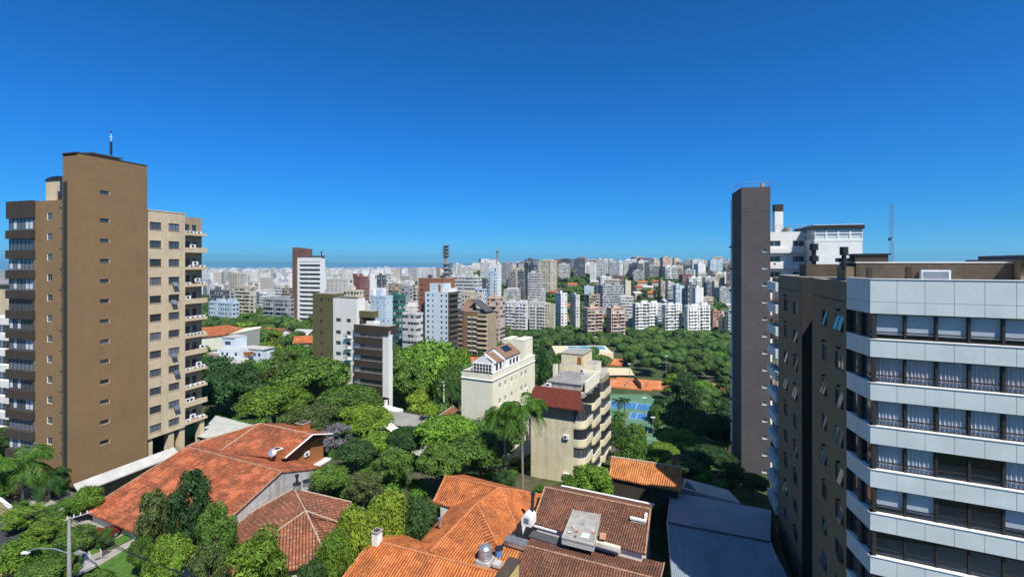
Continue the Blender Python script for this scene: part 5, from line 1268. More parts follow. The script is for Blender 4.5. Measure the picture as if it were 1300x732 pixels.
def mid_houses():
    # sheet roofed hall left of the red house
    t = thing('warehouse', 'low building with a pale corrugated sheet roof, behind the red tiled house', 'warehouse', (-50, 86, 0))
    q = [G(258, 556, 5), G(300, 563, 5.5), G(345, 538, 6.5), G(268, 528, 6)]
    q = [G(250, 553, 5.0), G(292, 562, 5.0), G(326, 540, 5.6), G(274, 527, 5.6)]
    m = MB(); m.slab(q, .15, 'pale_sheet'); part('roof', m, t); walls(t, q, -1, 'dark_wall', .4)
    # grey roofed house and its terracotta neighbour left of the cream block
    t = thing('house', 'low house with a grey sheet roof and cream patch, left of the cream block', 'house', (-16, 103, -4))
    A, B = G(491, 521, 2.6), G(553, 531, 2.6); C, D = G(480, 534, 1.4), G(540, 548, 1.4)
    C, D = G(481, 535, 1.5), G(540, 546, 1.5); up = (A-C)*.8; up.z = -1
    m = MB(); m.slab([C, D, B, A], .15, 'cement_sheet'); m.slab([A, B, B+up, A+up], .15, 'cement_sheet'); r = part('roof', m, t); walls(t, [C, D, B+up, A+up], -8, 'white_render', .4)
    m = MB(); m.slab([G(483, 538, 1.65), G(499, 549, 1.2), G(507, 543.5, 1.6), G(490, 532, 2.1)], .06, 'pale_cream'); part('skylight_panel', m, t)
    t = thing('house', 'white flat roofed annexe with a small stub chimney, at the foot of the chocolate balconies', 'outbuilding', (-28, 108, -4))
    q = [G(474, 526, 2), G(488, 533, 2), G(512, 519, 2), G(488, 513, 2)]
    m = MB(); m.prism([(p.x, p.y) for p in q], -8, 2, 'white_clean', 'white_paint'); part('wall', m, t); gfoot(q); chimney(t, G(490, 515, 2.1), .5, 1.3, 'white_paint')
    t = thing('house', 'two storey white house with red tiled roof and timber balcony beside the cream block', 'house', (-11, 92, -3))
    A, B = G(551, 531, 3.0), G(580, 516, 4.2); C, D = G(577, 541, 3.0), G(592, 528, 3.4)
    q = [G(549, 532, 2.8), G(578, 541.5, 2.8), G(592, 528, 3.4), G(576, 515, 3.8)]
    m = MB(); m.slab(q, .16, 'tile_brown' if False else 'tile_hip'); r = part('roof', m, t); ridge(r, [(q[0], q[3]), (q[0], q[1])], 'ridge_pale', .10)
    walls(t, q, -6, 'white_render', .7); F = Fr(q[0].x+.7, q[0].y+.2, q[1].x-q[0].x, q[1].y-q[0].y)
    m = MB(); m.box(F, .6, 3.9, .0, 1.1, -.6, .1, 'timber'); m.box(F, .6, 3.9, .0, .1, .2, 2.2, 'glass_dark'); m.box(F, .5, .7, 1.0, 1.2, -6, 2.6, 'white_paint'); m.box(F, 3.8, 4.0, 1.0, 1.2, -6, 2.6, 'white_paint'); part('balcony', m, t)
    # cluster left, seen past the cream wing
    t = thing('church_hall', 'cream hall under a wide red tiled roof, seen past the cream wing', 'hall', (-125, 190, 0))
    A, B = P(255, 416, 190), P(305, 411.5, 205); C, D = P(255, 429, 176), P(292, 424, 182)
    q = [P(248, 427.5, 178), P(287, 424, 176), P(313, 417, 200), P(290, 412, 215), P(250, 416, 205)]
    m = MB(); m.slab(q, .4, 'tile_red' if False else 'tile_orange'); m.box(Fr(P(292, 414, 200).x, P(292, 414, 200).y, 1, 0), 0, 3, 0, 2, q[3].z-1, q[3].z+.5, 'white_paint'); part('roof', m, t)
    walls(t, [V((p.x, p.y, min(p.z, 9.5))) for p in q], -10, 'pale_cream', .5)
    g = MB(); a, b = P(290, 424.5, 177), P(330, 417, 215); g.face([(a.x, a.y, -8), (b.x, b.y, -8), (b.x, b.y, 6.5), (a.x, a.y, 9.2)], 'pale_cream'); g.slab([a, b, P(332, 414, 235), P(312, 416, 200)], .3, 'pale_cream'); part('annexe', g, t)
    t = thing('house', 'modern white and blue stepped house with an orange wall and a green awning', 'house', (-100, 160, -2))
    A = Fr((268-650)/600*160, 160, .95, -.3)
    def b(px0, px1, py0, py1, n0, n1, mat, top='fibre_cement', nm='wall'):
        m = MB(); u0, u1 = A.col(px0), A.col(px1); m.box(A, u0, u1, n0, n1, zat(py1, 160), zat(py0, 160), mat, top); return part(nm, m, t)
    b(272, 288, 430, 500, -8, -3, 'blue_white'); b(272, 300, 443, 500, -7, -1, 'blue_white'); b(288, 318, 444, 500, -10, -5, 'blue_white')
    b(270, 309, 452, 458, -2, 2.5, 'white_clean', nm='terrace'); b(290, 303, 458, 472, 0, 1.5, 'blue_white'); b(275, 290, 462, 500, -2, 1, 'orange_wall', nm='wall')
    b(263, 275, 466, 472, 0, 3, 'blue_white', nm='balcony'); b(263, 275, 480, 487, 0, 3, 'blue_white', nm='balcony'); b(263, 276, 495, 500, 0, 3, 'blue_white', nm='balcony'); b(263, 275, 448, 515, -3, 0, 'tan_wall')
    b(303, 309, 445, 450, -4, -2, 'rust_wall'); b(292.5, 299, 461, 468, 1.5, 1.6, 'glass_dark', 'glass_dark', 'window'); b(280, 284, 464, 470, 1.01, 1.1, 'glass_dark', 'glass_dark', 'window'); b(276, 283, 434, 438, -2.98, -2.9, 'glass_dark', 'glass_dark', 'window')
    for (p, q, y0, y1, n) in ((295, 297.5, 446, 450, -.99), (278, 280.5, 446.5, 450.5, -.99), (284, 286.5, 446.5, 450.5, -.99), (306, 309, 448, 452, -4.99), (312, 315, 448, 452, -4.99), (296, 299, 474, 480, -.9), (265, 268, 451, 457, .02), (270, 273, 451, 457, .02), (265, 268, 474, 479, .02), (270, 273, 489, 494, .02)): b(p, q, y0, y1, n, n+.06, 'glass_dark', 'glass_dark', 'window')
    b(272, 288, 428.5, 430, -8.1, -2.8, 'fibre_cement', nm='roof'); b(288, 319, 442.8, 444, -10.1, -4.8, 'fibre_cement', nm='roof')
    m = MB(); m.slab([A.pt(A.col(263), 3.6, zat(461, 160)), A.pt(A.col(284), 3.6, zat(461, 160)), A.pt(A.col(286), .5, zat(457.5, 160)), A.pt(A.col(265), .5, zat(457.5, 160))], .12, 'green_awning'); part('awning', m, t)
    foot(A, 12, 10)
    # blocks at the far left edge
    t = thing('apartment_building', 'white block with long balcony bands at the far left edge, beside the dark corner bay', 'apartment building', (-98, 90, 0))
    A = Fr((-12-650)/600*92, 92, .957, -.29); w = A.col(17)
    m = MB(); m.box(A, 0, w, -10, -1, -2, zat(400, 92), 'white_render', 'grey_concrete'); part('wall', m, t)
    for k in range(8):
        z = zat(402, 92)-3.0*k; s = MB(); s.box(A, 0, w, -1, .4, z-1.3, z, 'white_render'); s.box(A, 0, w-.2, -1, -.9, z-3, z-1.3, 'glass_grey')
        for i in range(5): s.box(A, w*i/5, w*i/5+.7, -.9, -.8, z-3, z-1.3, 'blind' if i % 2 else 'brown_render')
        part('balcony', s, t)
    foot(A, w, 10)
    t = thing('apartment_building', 'plain tan block behind the white balcony bands, far left edge', 'apartment building', (-140, 130, 0))
    A = Fr((-20-650)/600*130, 130, .957, -.29); m = MB(); m.box(A, 0, A.col(15.5), -10, 0, -4, zat(362, 130), 'cream_render', 'choc_render'); m.box(A, -.1, A.col(15.5)+.1, -.5, .3, zat(364, 130), zat(361, 130), 'choc_render'); part('wall', m, t)
    foot(A, 10, 10)
mid_houses()

# ================================================================== street corner, bottom left
def sheet(name, pts, mat, dz=0.0, kind='structure'):
    m = MB(); m.face(pts, mat); 
    n = (Vector(pts[1])-Vector(pts[0])).cross(Vector(pts[2])-Vector(pts[0]))
    if n.z < 0: m = MB(); m.face(pts[::-1], mat)
    return solo(name, m, None, None, kind=kind)
def street():
    z = 4.45
    S = Fr(-82, 65.5, .90, -.43)                       # along the kerb
    b = MB(); b.box(S, -20, 62, -9, 8.5, 2.0, z-.02, 'paving_dark'); struct('street_base', b)
    r = MB(); r.box(S, -20, 62, -4.0, 4.0, z-.02, z+.0, 'asphalt'); struct('road', r)
    p = MB(); p.box(S, -20, 62, 4.0, 6.5, z-.02, z+.13, 'pavement'); p.box(S, -20, 62, -6.5, -4.0, z-.02, z+.13, 'pavement'); struct('pavement', p)
    # forecourt of the red house and its lawn
    D = Fr(-55.5, 52.9, .90, -.43)
    f = MB(); f.box(D, 1, 10.5, -.2, 6.0, 3.9, z+.18, 'terracotta_floor'); struct('driveway', f)
    l = MB(); l.face([G(118, 722, 4.7), G(150, 760, 4.7), G(215, 735, 4.7), G(205, 690, 4.7), G(180, 684, 4.7)], 'lawn'); l.face([G(130, 693, 4.7), G(140, 697, 4.7), G(174, 680, 4.7), G(160, 676, 4.7)], 'lawn')
    struct('lawn', l)
    k = MB(); k.face([G(112, 716, 4.66), G(125, 722, 4.66), G(186, 688, 4.66), G(176, 681, 4.66)], 'pavement'); struct('garden_path', k)
    w = MB(); F = Fr(G(-10, 640, 5)[0], G(-10, 640, 5)[1], .86, -.5); w.box(F, 0, 6.5, -.3, 0, 3, 6.2, 'yellow_wall'); w.box(F, -.05, 6.55, -.36, .06, 6.2, 6.3, 'white_render')
    solo('garden_wall', w, 'pale yellow garden wall by the street at the lower left edge', 'wall')
    w = MB(); F = Fr(G(111, 700, 4.8)[0], G(111, 700, 4.8)[1], .75, -.66); w.box(F, 0, 1.6, -1.0, 0, 4.5, 5.0, 'fibre_cement'); w.box(F, .12, 1.48, -.88, -.12, 5.0, 5.02, 'lawn')
    solo('planter', w, 'low white walled planter between the lawn and the driveway', 'planter')
    for (px, py, col, lab, h) in ((124, 688, 'red_car', 'red car parked on the driveway beside the red tiled house', .5), (104, 700, 'red_car', 'dark red car parked nearer the street, left of the other red car', .3), (97, 722, 'silver_car', 'silver car on the street below the driveway', .1)):
        car(G(px, py, z+.18), math.atan2(-.43, .9)+(1.57 if col == 'red_car' else 0)+h*.3, col, lab)
    # street lighting pole with wires
    b = P(88, 745, 45); b.z = 4.4; top = P(88, 656, 45)
    t = thing('utility_pole', 'grey concrete utility pole with a crossarm and a drooping street lamp', 'utility pole', b)
    m = MB(); m.tube([b, V((b.x, b.y, top.z))], [.20, .13], 'grey_concrete', 10); part('pole', m, t)
    m = MB(); q = V((b.x, b.y, top.z-.2)); m.tube([q+V((-.3, -.2, 0)), q+V((1.6, .7, .35))], .05, 'grey_concrete', 5)
    for i in range(4): m.tube([q+V((-.1+.45*i, -.1+.2*i, .05+.08*i)), q+V((-.1+.45*i, -.1+.2*i, .32+.08*i))], .05, 'white_metal', 6)
    part('crossarm', m, t)
    m = MB(); q = V((b.x, b.y, zat(702, 45))); e = P(34, 702, 44.5); m.tube([q, q+(e-q)*.35+V((0, 0, .45)), q+(e-q)*.75+V((0, 0, .5)), e+V((0, 0, .15))], .045, 'galvanised', 6); m.box(Fr(e.x, e.y, 1, 0), -.45, .25, -.12, .12, e.z, e.z+.16, 'white_metal'); part('lamp', m, t)
    m = MB()
    for k in range(3):
        m_ = []; a = V((b.x+.3*k, b.y, top.z-.1-.5*k)); c = P(330, 760-6*k, 36+k)
        for i in range(13): s = i/12; m_.append(a+(c-a)*s-V((0, 0, 3*s*(1-s))))
        m.tube(m_, .028, 'black_metal', 3, False)
        m_ = []; c = P(-60, 600+9*k, 50)
        for i in range(13): s = i/12; m_.append(a+(c-a)*s-V((0, 0, 2.0*s*(1-s))))
        m.tube(m_, .028, 'black_metal', 3, False)
    part('wire', m, t)
def car(p, rot, paint, label):
    t = thing('parked_car', label, 'car', p, 'cars by the red tiled house', rot)
    L, W = 4.1, 1.7
    prof = [(-2.05, .35), (-2.02, .75), (-1.55, .88), (-1.0, 1.38), (.45, 1.42), (1.05, .95), (1.9, .80), (2.05, .6), (2.05, .32)]
    m = MB(); w = W/2
    def inset(x, z): return w-(.16 if z > 1.0 else 0)
    for (a, b) in zip(prof, prof[1:]+prof[:1]): m.face([(a[0], -inset(*a), a[1]), (b[0], -inset(*b), b[1]), (b[0], inset(*b), b[1]), (a[0], inset(*a), a[1])], paint)
    for sgn in (-1, 1): m.face([(x, sgn*inset(x, z), z) for x, z in (prof if sgn > 0 else prof[::-1])], paint)
    def lp(nm, mb, lab=None):
        o = bpy.data.objects.new(nm, mb.mesh(nm)); COL.objects.link(o); o.parent = t
        return o
    lp('body', m)
    for (x0, z0, x1, z1) in ((-1.52, .92, -1.05, 1.35), (.52, 1.38, 1.02, .99)):
        g = MB(); o = -.015 if x0 < 0 else .015; g.face([(x0+o, -.62, z0+.02), (x0+o, .62, z0+.02), (x1+o, .58, z1+.02), (x1+o, -.58, z1+.02)], 'glass_dark'); lp('windscreen', g)
    for s in (-1, 1):
        g = MB(); g.face([(-1.3, s*.84, .97), (.85, s*.84, .97), (.4, s*.72, 1.34), (-.95, s*.72, 1.34)], 'glass_dark'); lp('side_window', g)
        for x in (-1.3, 1.3):
            g = MB(); g.tube([(x, s*.68, .32), (x, s*.87, .32)], .32, 'rubber', 14); wh = lp('wheel', g); r = MB(); r.tube([(x, s*.86, .32), (x, s*.885, .32)], .18, 'grey_metal', 10)
            o = bpy.data.objects.new('rim', r.mesh('rim')); COL.objects.link(o); o.parent = wh
        g = MB(); g.box(Fr(2.05, s*.6, 0, 1), -.18, .18, 0, .02, .55, .7, 'white_metal'); lp('headlight', g)
    return t
street()

# ================================================================== sports club in the valley
FLAT = []
def courts():
    za = -27.3
    def court(name, c, u, L, W, apron, surf, z, lab=None):
        """court with lines and a net, centred on c with long side along u"""
        F = Fr(c[0]-u[0]*L/2+u[1]*-W/2*-1*-1, c[1]-u[1]*L/2, u[0], u[1])
        F = Fr(c[0], c[1], u[0], u[1]); FLAT.append((c[0], c[1], max(L, W)/2+7))
        a = MB(); a.box(F, -L/2-6, L/2+6, -W/2-4, W/2+4, z-3.5, z, apron); struct('court_apron', a)
        s = MB(); s.face([F.pt(-L/2, W/2, z+.02), F.pt(L/2, W/2, z+.02), F.pt(L/2, -W/2, z+.02), F.pt(-L/2, -W/2, z+.02)], surf); struct('tennis_court', s)
        l = MB(); zz = z+.04
        def ln(a, b, c_, d): l.face([F.pt(a, d, zz), F.pt(b, d, zz), F.pt(b, c_, zz), F.pt(a, c_, zz)], 'lane_paint')
        for n in (-W/2, -W/2+1.37, W/2-1.37, W/2): ln(-L/2, L/2, n-.06, n+.06)
        for x in (-L/2, -6.4, 6.4, L/2): ln(x-.06, x+.06, -W/2, W/2)
        struct('court_lines', l)
        n = MB(); n.box(F, -.03, .03, -W/2-.6, W/2+.6, z+.05, z+.95, 'black_metal'); n.box(F, -.04, .04, -W/2-.6, W/2+.6, z+.95, z+1.05, 'white_paint')
        solo('tennis_net', n, lab, 'net', 'nets on the club courts')
    u = unit(.93, -.36); v = (-u[1], u[0])
    c1 = G(789, 514, za); c2 = G(829, 530, za); c3 = G(822, 552, za)
    e = MB(); e.face([G(752, 524, za-.15), G(800, 552, za-.15), G(850, 566, za-.15), G(862, 530, za-.15), G(822, 500, za-.15), G(756, 500, za-.15)], 'court_green'); struct('court_surround', e)
    court('c', c1, u, 26, 12, 'court_green', 'court_blue', za, 'net across the large blue court under the park trees')
    court('c', c2, u, 18, 10, 'court_green', 'court_blue', za+.06, 'net across the smaller blue court by the dark umbrella tree')
    court('c', c3, u, 16, 9, 'court_green', 'court_green', za+.12, 'net across the all green court below the blue courts')
    zb = -29.0
    court('c', G(822, 487, zb), u, 23, 11, 'clay_court', 'clay_court', zb, 'net across the orange clay court behind the dark windscreen fence')
    court('c', G(795, 487, zb), u, 16, 10, 'clay_court', 'clay_court', zb+.06, 'net across the orange clay court left of the windscreen fence')
    court('c', G(757, 457, zb), u, 24, 12, 'clay_court', 'clay_court', zb+.05, 'net across the far orange clay court below the pool')
    court('c', G(905, 492, zb), u, 22, 11, 'clay_court', 'clay_court', zb+.05, 'net across the clay court half hidden at the foot of the mauve tower')
    w = MB(); a, b = G(805, 483, zb), G(814, 494, zb); F = Fr(a.x, a.y, b.x-a.x, b.y-a.y); L = math.hypot(b.x-a.x, b.y-a.y); w.box(F, 0, L, -.1, .1, zb, zb+3, 'black_metal')
    for i in range(5): w.tube([F.pt(L*i/4, .12, zb), F.pt(L*i/4, .12, zb+3.4)], .07, 'galvanised', 4)
    solo('fence', w, 'dark windscreen fence between the orange clay courts', 'fence')
    # posts with lights
    for i, (px, py0, py1, lab) in enumerate(((818, 505, 550, 'tall thin light pole between the blue courts'), (829, 530, 562, 'light pole by the green court'), (799, 462, 500, 'light pole in front of the sand area'), (756, 428, 448, 'light pole at the pool edge'), (846, 452, 480, 'light pole right of the clay courts'))):
        b = G(px, py1, za if i < 2 else zb); z1 = zat(py0, b.y); t = thing('light_pole', lab, 'light pole', b, 'floodlight poles at the club')
        m = MB(); m.tube([b, V((b.x, b.y, z1))], .11, 'grey_metal', 6); part('pole', m, t); m = MB(); m.box(Fr(b.x, b.y, 1, 0), -.8, .8, -.15, .15, z1, z1+.35, 'white_metal'); part('lamp', m, t)
    s = MB(); s.face([G(768, 466, zb+.1), G(768, 476, zb+.1), G(806, 476, zb+.1), G(800, 467, zb+.1)], 'sand'); solo('sand', s, None, None, kind='structure'); 
    q = G(787, 470, zb); FLAT.append((q.x, q.y, 12))
    # pools on their terrace
    zp = -28; q0, q1 = G(705, 452, zp), G(779, 452, zp); F = Fr(q0.x, q0.y, 1, .0); w = q1.x-q0.x
    t = thing('pool_terrace', 'cream walled terrace holding the long blue swimming pools of the club', 'terrace', (q0.x+w/2, q0.y, zp))
    m = MB(); m.box(F, 0, w, -30, 0, -36, zp+2.0, 'beige_wall', 'sand'); part('terrace', m, t)
    for (a, b, n0, n1) in ((.28, .95, -27, -14), (.32, .8, -9, -5)):
        m = MB(); m.box(F, w*a-1, w*b+1, n0-1, n1+1, zp+2.0, zp+2.12, 'white_paint'); p = part('pool_edge', m, t)
        m = MB(); m.face([F.pt(w*a, n1, zp+2.15), F.pt(w*b, n1, zp+2.15), F.pt(w*b, n0, zp+2.15), F.pt(w*a, n0, zp+2.15)], 'pool_water'); part('pool', m, p)
    m = MB()
    for i in range(14): m.box(F, w*i/13-.1, w*i/13+.1, .02, .2, zp+2.0, zp+3.3, 'white_paint')
    m.box(F, 0, w, .02, .12, zp+3.1, zp+3.3, 'white_paint'); part('railing', m, t)
    FLAT.append((q0.x+w*.25, q0.y+12, 19)); FLAT.append((q0.x+w*.75, q0.y+12, 19))
    # road glimpsed through the trees on the right
    r = MB(); pts = [(40, 104), (44, 100), (75, 92), (70, 98)]; z = ground(56, 98)+.5
    r = MB(); r.face([G(880, 600, -9), G(935, 622, -9), G(935, 640, -9), G(872, 606, -9)], 'asphalt'); struct('service_road', r)
    # metal lamp pole in the woodland and one on the left
    for (px, y0, y1, d, lab) in ((563.5, 485, 525, 118, 'slim pale pole standing in the woodland left of the cream block'), (341, 447, 462, 150, 'short pale lamp pole among the crowns beside the stepped white house')):
        b = P(px, y1, d); b.z = ground(b.x, d); z1 = zat(y0, d); t = thing('light_pole', lab, 'light pole', b)
        m = MB(); m.tube([b, V((b.x, b.y, z1))], .13, 'white_metal', 6); part('pole', m, t); m = MB(); m.box(Fr(b.x, b.y, 1, 0), -.5, .5, -.2, .2, z1, z1+.2, 'white_metal'); part('lamp', m, t)
courts()

# ================================================================== vegetation
def rsph(rng):
    while True:
        v = Vector((rng.uniform(-1, 1), rng.uniform(-1, 1), rng.uniform(-1, 1)))
        if .05 < v.length < 1: return v.normalized()
ICO = None
def ico():
    global ICO
    if ICO is None:
        bm = bmesh.new(); bmesh.ops.create_icosphere(bm, subdivisions=2, radius=1)
        ICO = ([v.co.copy() for v in bm.verts], [tuple(v.index for v in f.verts) for f in bm.faces]); bm.free()
    return ICO
def leaf_cards(m, c, r, n, size, rng, mat, squash=.8, core=.8, up=.25):
    mi = m.mi(mat)
    if core:
        vs_, fs = ico(); i0 = len(m.v); ph = Vector((rng.random()*9, rng.random()*9, 0))
        for v in vs_:
            k = core*r*(1+.35*noise.noise(v*1.8+ph)); m.v.append((c.x+v.x*k, c.y+v.y*k, c.z+v.z*k*squash))
        for f in fs: m.f.append(tuple(i0+q for q in f)); m.m.append(mi); m.uv += [(0, 0)]*3
    for _ in range(n):
        d = rsph(rng)
        if d.z < -.35 and rng.random() < .7: d.z = -d.z
        k = r*rng.uniform(.82, 1.16); p = Vector((c.x+d.x*k, c.y+d.y*k, c.z+d.z*k*squash))
        nn = (d+rsph(rng)*.75+Vector((0, 0, up))).normalized(); a = nn.orthogonal().normalized(); b = nn.cross(a)
        t = rng.random()*6.28; a, b = a*math.cos(t)+b*math.sin(t), b*math.cos(t)-a*math.sin(t)
        s = size*rng.uniform(.6, 1.3); i0 = len(m.v)
        for q in (p+a*s, p+b*s*.5, p-a*s, p-b*s*.5): m.v.append(tuple(q))
        m.f.append((i0, i0+1, i0+2, i0+3)); m.m.append(mi); m.uv += [(0, 0)]*4
def make_crown(seed, nc, nl, leaf, shape='round', mat='leaf', core=.62):
    """unit tree: height 1, crown radius about .5; returns crown and trunk meshes"""
    rng = random.Random(seed); m = MB(); cs = []
    for i in range(nc):
        d = rsph(rng)
        if shape == 'round': c = Vector((d.x*.34, d.y*.34, .64+d.z*.22)); r = rng.uniform(.13, .20)
        elif shape == 'dome': d.z = abs(d.z)*.9-.12; c = Vector((d.x*.38, d.y*.38, .62+d.z*.26)); r = rng.uniform(.11, .17)
        elif shape == 'cone':
            h = rng.random()**1.2; rad = .36*(1-h)+.05; c = Vector((math.cos(i*2.4)*rad, math.sin(i*2.4)*rad, .24+.66*h)); r = .09+.09*(1-h)
        elif shape == 'layer':
            L = i % 4; a = rng.random()*6.28; rad = rng.uniform(.08, .40)*(1-.12*L); c = Vector((math.cos(a)*rad, math.sin(a)*rad, .42+.15*L+rng.uniform(-.03, .03))); r = rng.uniform(.09, .15)
        else: c = Vector((d.x*.36*rng.uniform(.4, 1), d.y*.36*rng.uniform(.4, 1), .6+d.z*.27)); r = rng.uniform(.08, .15)
        cs.append((c, r))
        leaf_cards(m, c, r, nl, leaf, rng, mat, .62 if shape in ('dome', 'layer') else .8, core if shape != 'open' else .45)
    if shape in ('round', 'dome'): leaf_cards(m, Vector((0, 0, .6)), .30, 0, leaf, rng, mat, .62, 1.0)
    t = MB()
    t.tube([(0, 0, -.08), (.01, 0, .15), (-.01, .01, .38), (0, 0, .55)], [.035, .026, .020, .012], 'bark', 7)
    for i in range(6):
        c, r = cs[i*len(cs)//6]; z0 = .22+.05*i; t.tube([(0, 0, z0), (c.x*.5, c.y*.5, (z0+c.z)/2+.02), (c.x*.95, c.y*.95, c.z)], [.014, .009, .004], 'bark', 5)
    return m.mesh('crown'), t.mesh('trunk')
PROTO = {}
for i, (sh, nc, nl, lf) in enumerate((('round', 34, 300, .023), ('round', 40, 250, .025), ('dome', 46, 240, .022), ('dome', 38, 300, .023), ('cone', 34, 230, .024), ('layer', 40, 240, .022), ('open', 36, 230, .022), ('open', 44, 190, .021))):
    PROTO.setdefault(sh, []).append(make_crown(20+i, nc, nl, lf, sh))
for i, (sh, nc, nl, lf) in enumerate((('round', 26, 110, .040), ('round', 30, 100, .038), ('dome', 32, 110, .038), ('dome', 26, 120, .040), ('cone', 24, 100, .040), ('layer', 28, 100, .038), ('open', 26, 90, .036))):
    PROTO.setdefault('m_'+sh, []).append(make_crown(60+i, nc, nl, lf, sh))
PROTO['jacaranda'] = [make_crown(90, 36, 240, .022, 'open', 'blossom')]
HUE = {k: tuple(q*1.25 for q in v) for k, v in {'bright': (.088, .190, .018), 'mid': (.060, .140, .020), 'dark': (.028, .075, .018), 'lime': (.115, .205, .018), 'olive': (.070, .112, .028), 'deep': (.022, .058, .016)}.items()}
TREES = []
def tree(x, y, zt, width, shape, hue, label=None, far=False, name='tree', rr=random.Random(77)):
    zg = ground(x, y); h = max(zt-zg, 3.0)
    o = bpy.data.objects.new(name, None); COL.objects.link(o); o.empty_display_size = .5
    hs = h*.98; w = width/1.02
    o.location = (x, y, zg); o.scale = (w, w, hs); o.rotation_euler = (0, 0, rr.random()*6.28)
    o['category'] = 'tree'
    if label: o['label'] = label
    lst = PROTO[('m_' if far else '')+shape] if shape != 'jacaranda' else PROTO[shape]
    cm, tm = lst[rr.randrange(len(lst))]
    a = bpy.data.objects.new('crown', cm); b = bpy.data.objects.new('trunk', tm)
    for q in (a, b): COL.objects.link(q); q.parent = o
    c = HUE[hue]; f = rr.uniform(.82, 1.2); g = rr.uniform(.9, 1.12)
    a.color = (c[0]*f*g*1.14, c[1]*f*.97, c[2]*f*1.35, 1)
    o['_hue'] = hue; o['_shape'] = shape; o['_top'] = zt; o['_w'] = width
    TREES.append(o); return o
def T(px, py, d, wpx, shape, hue, label): return tree((px-CX)/F0*d, d, zat(py, d), wpx/F0*d, shape, hue, label, d > 150)

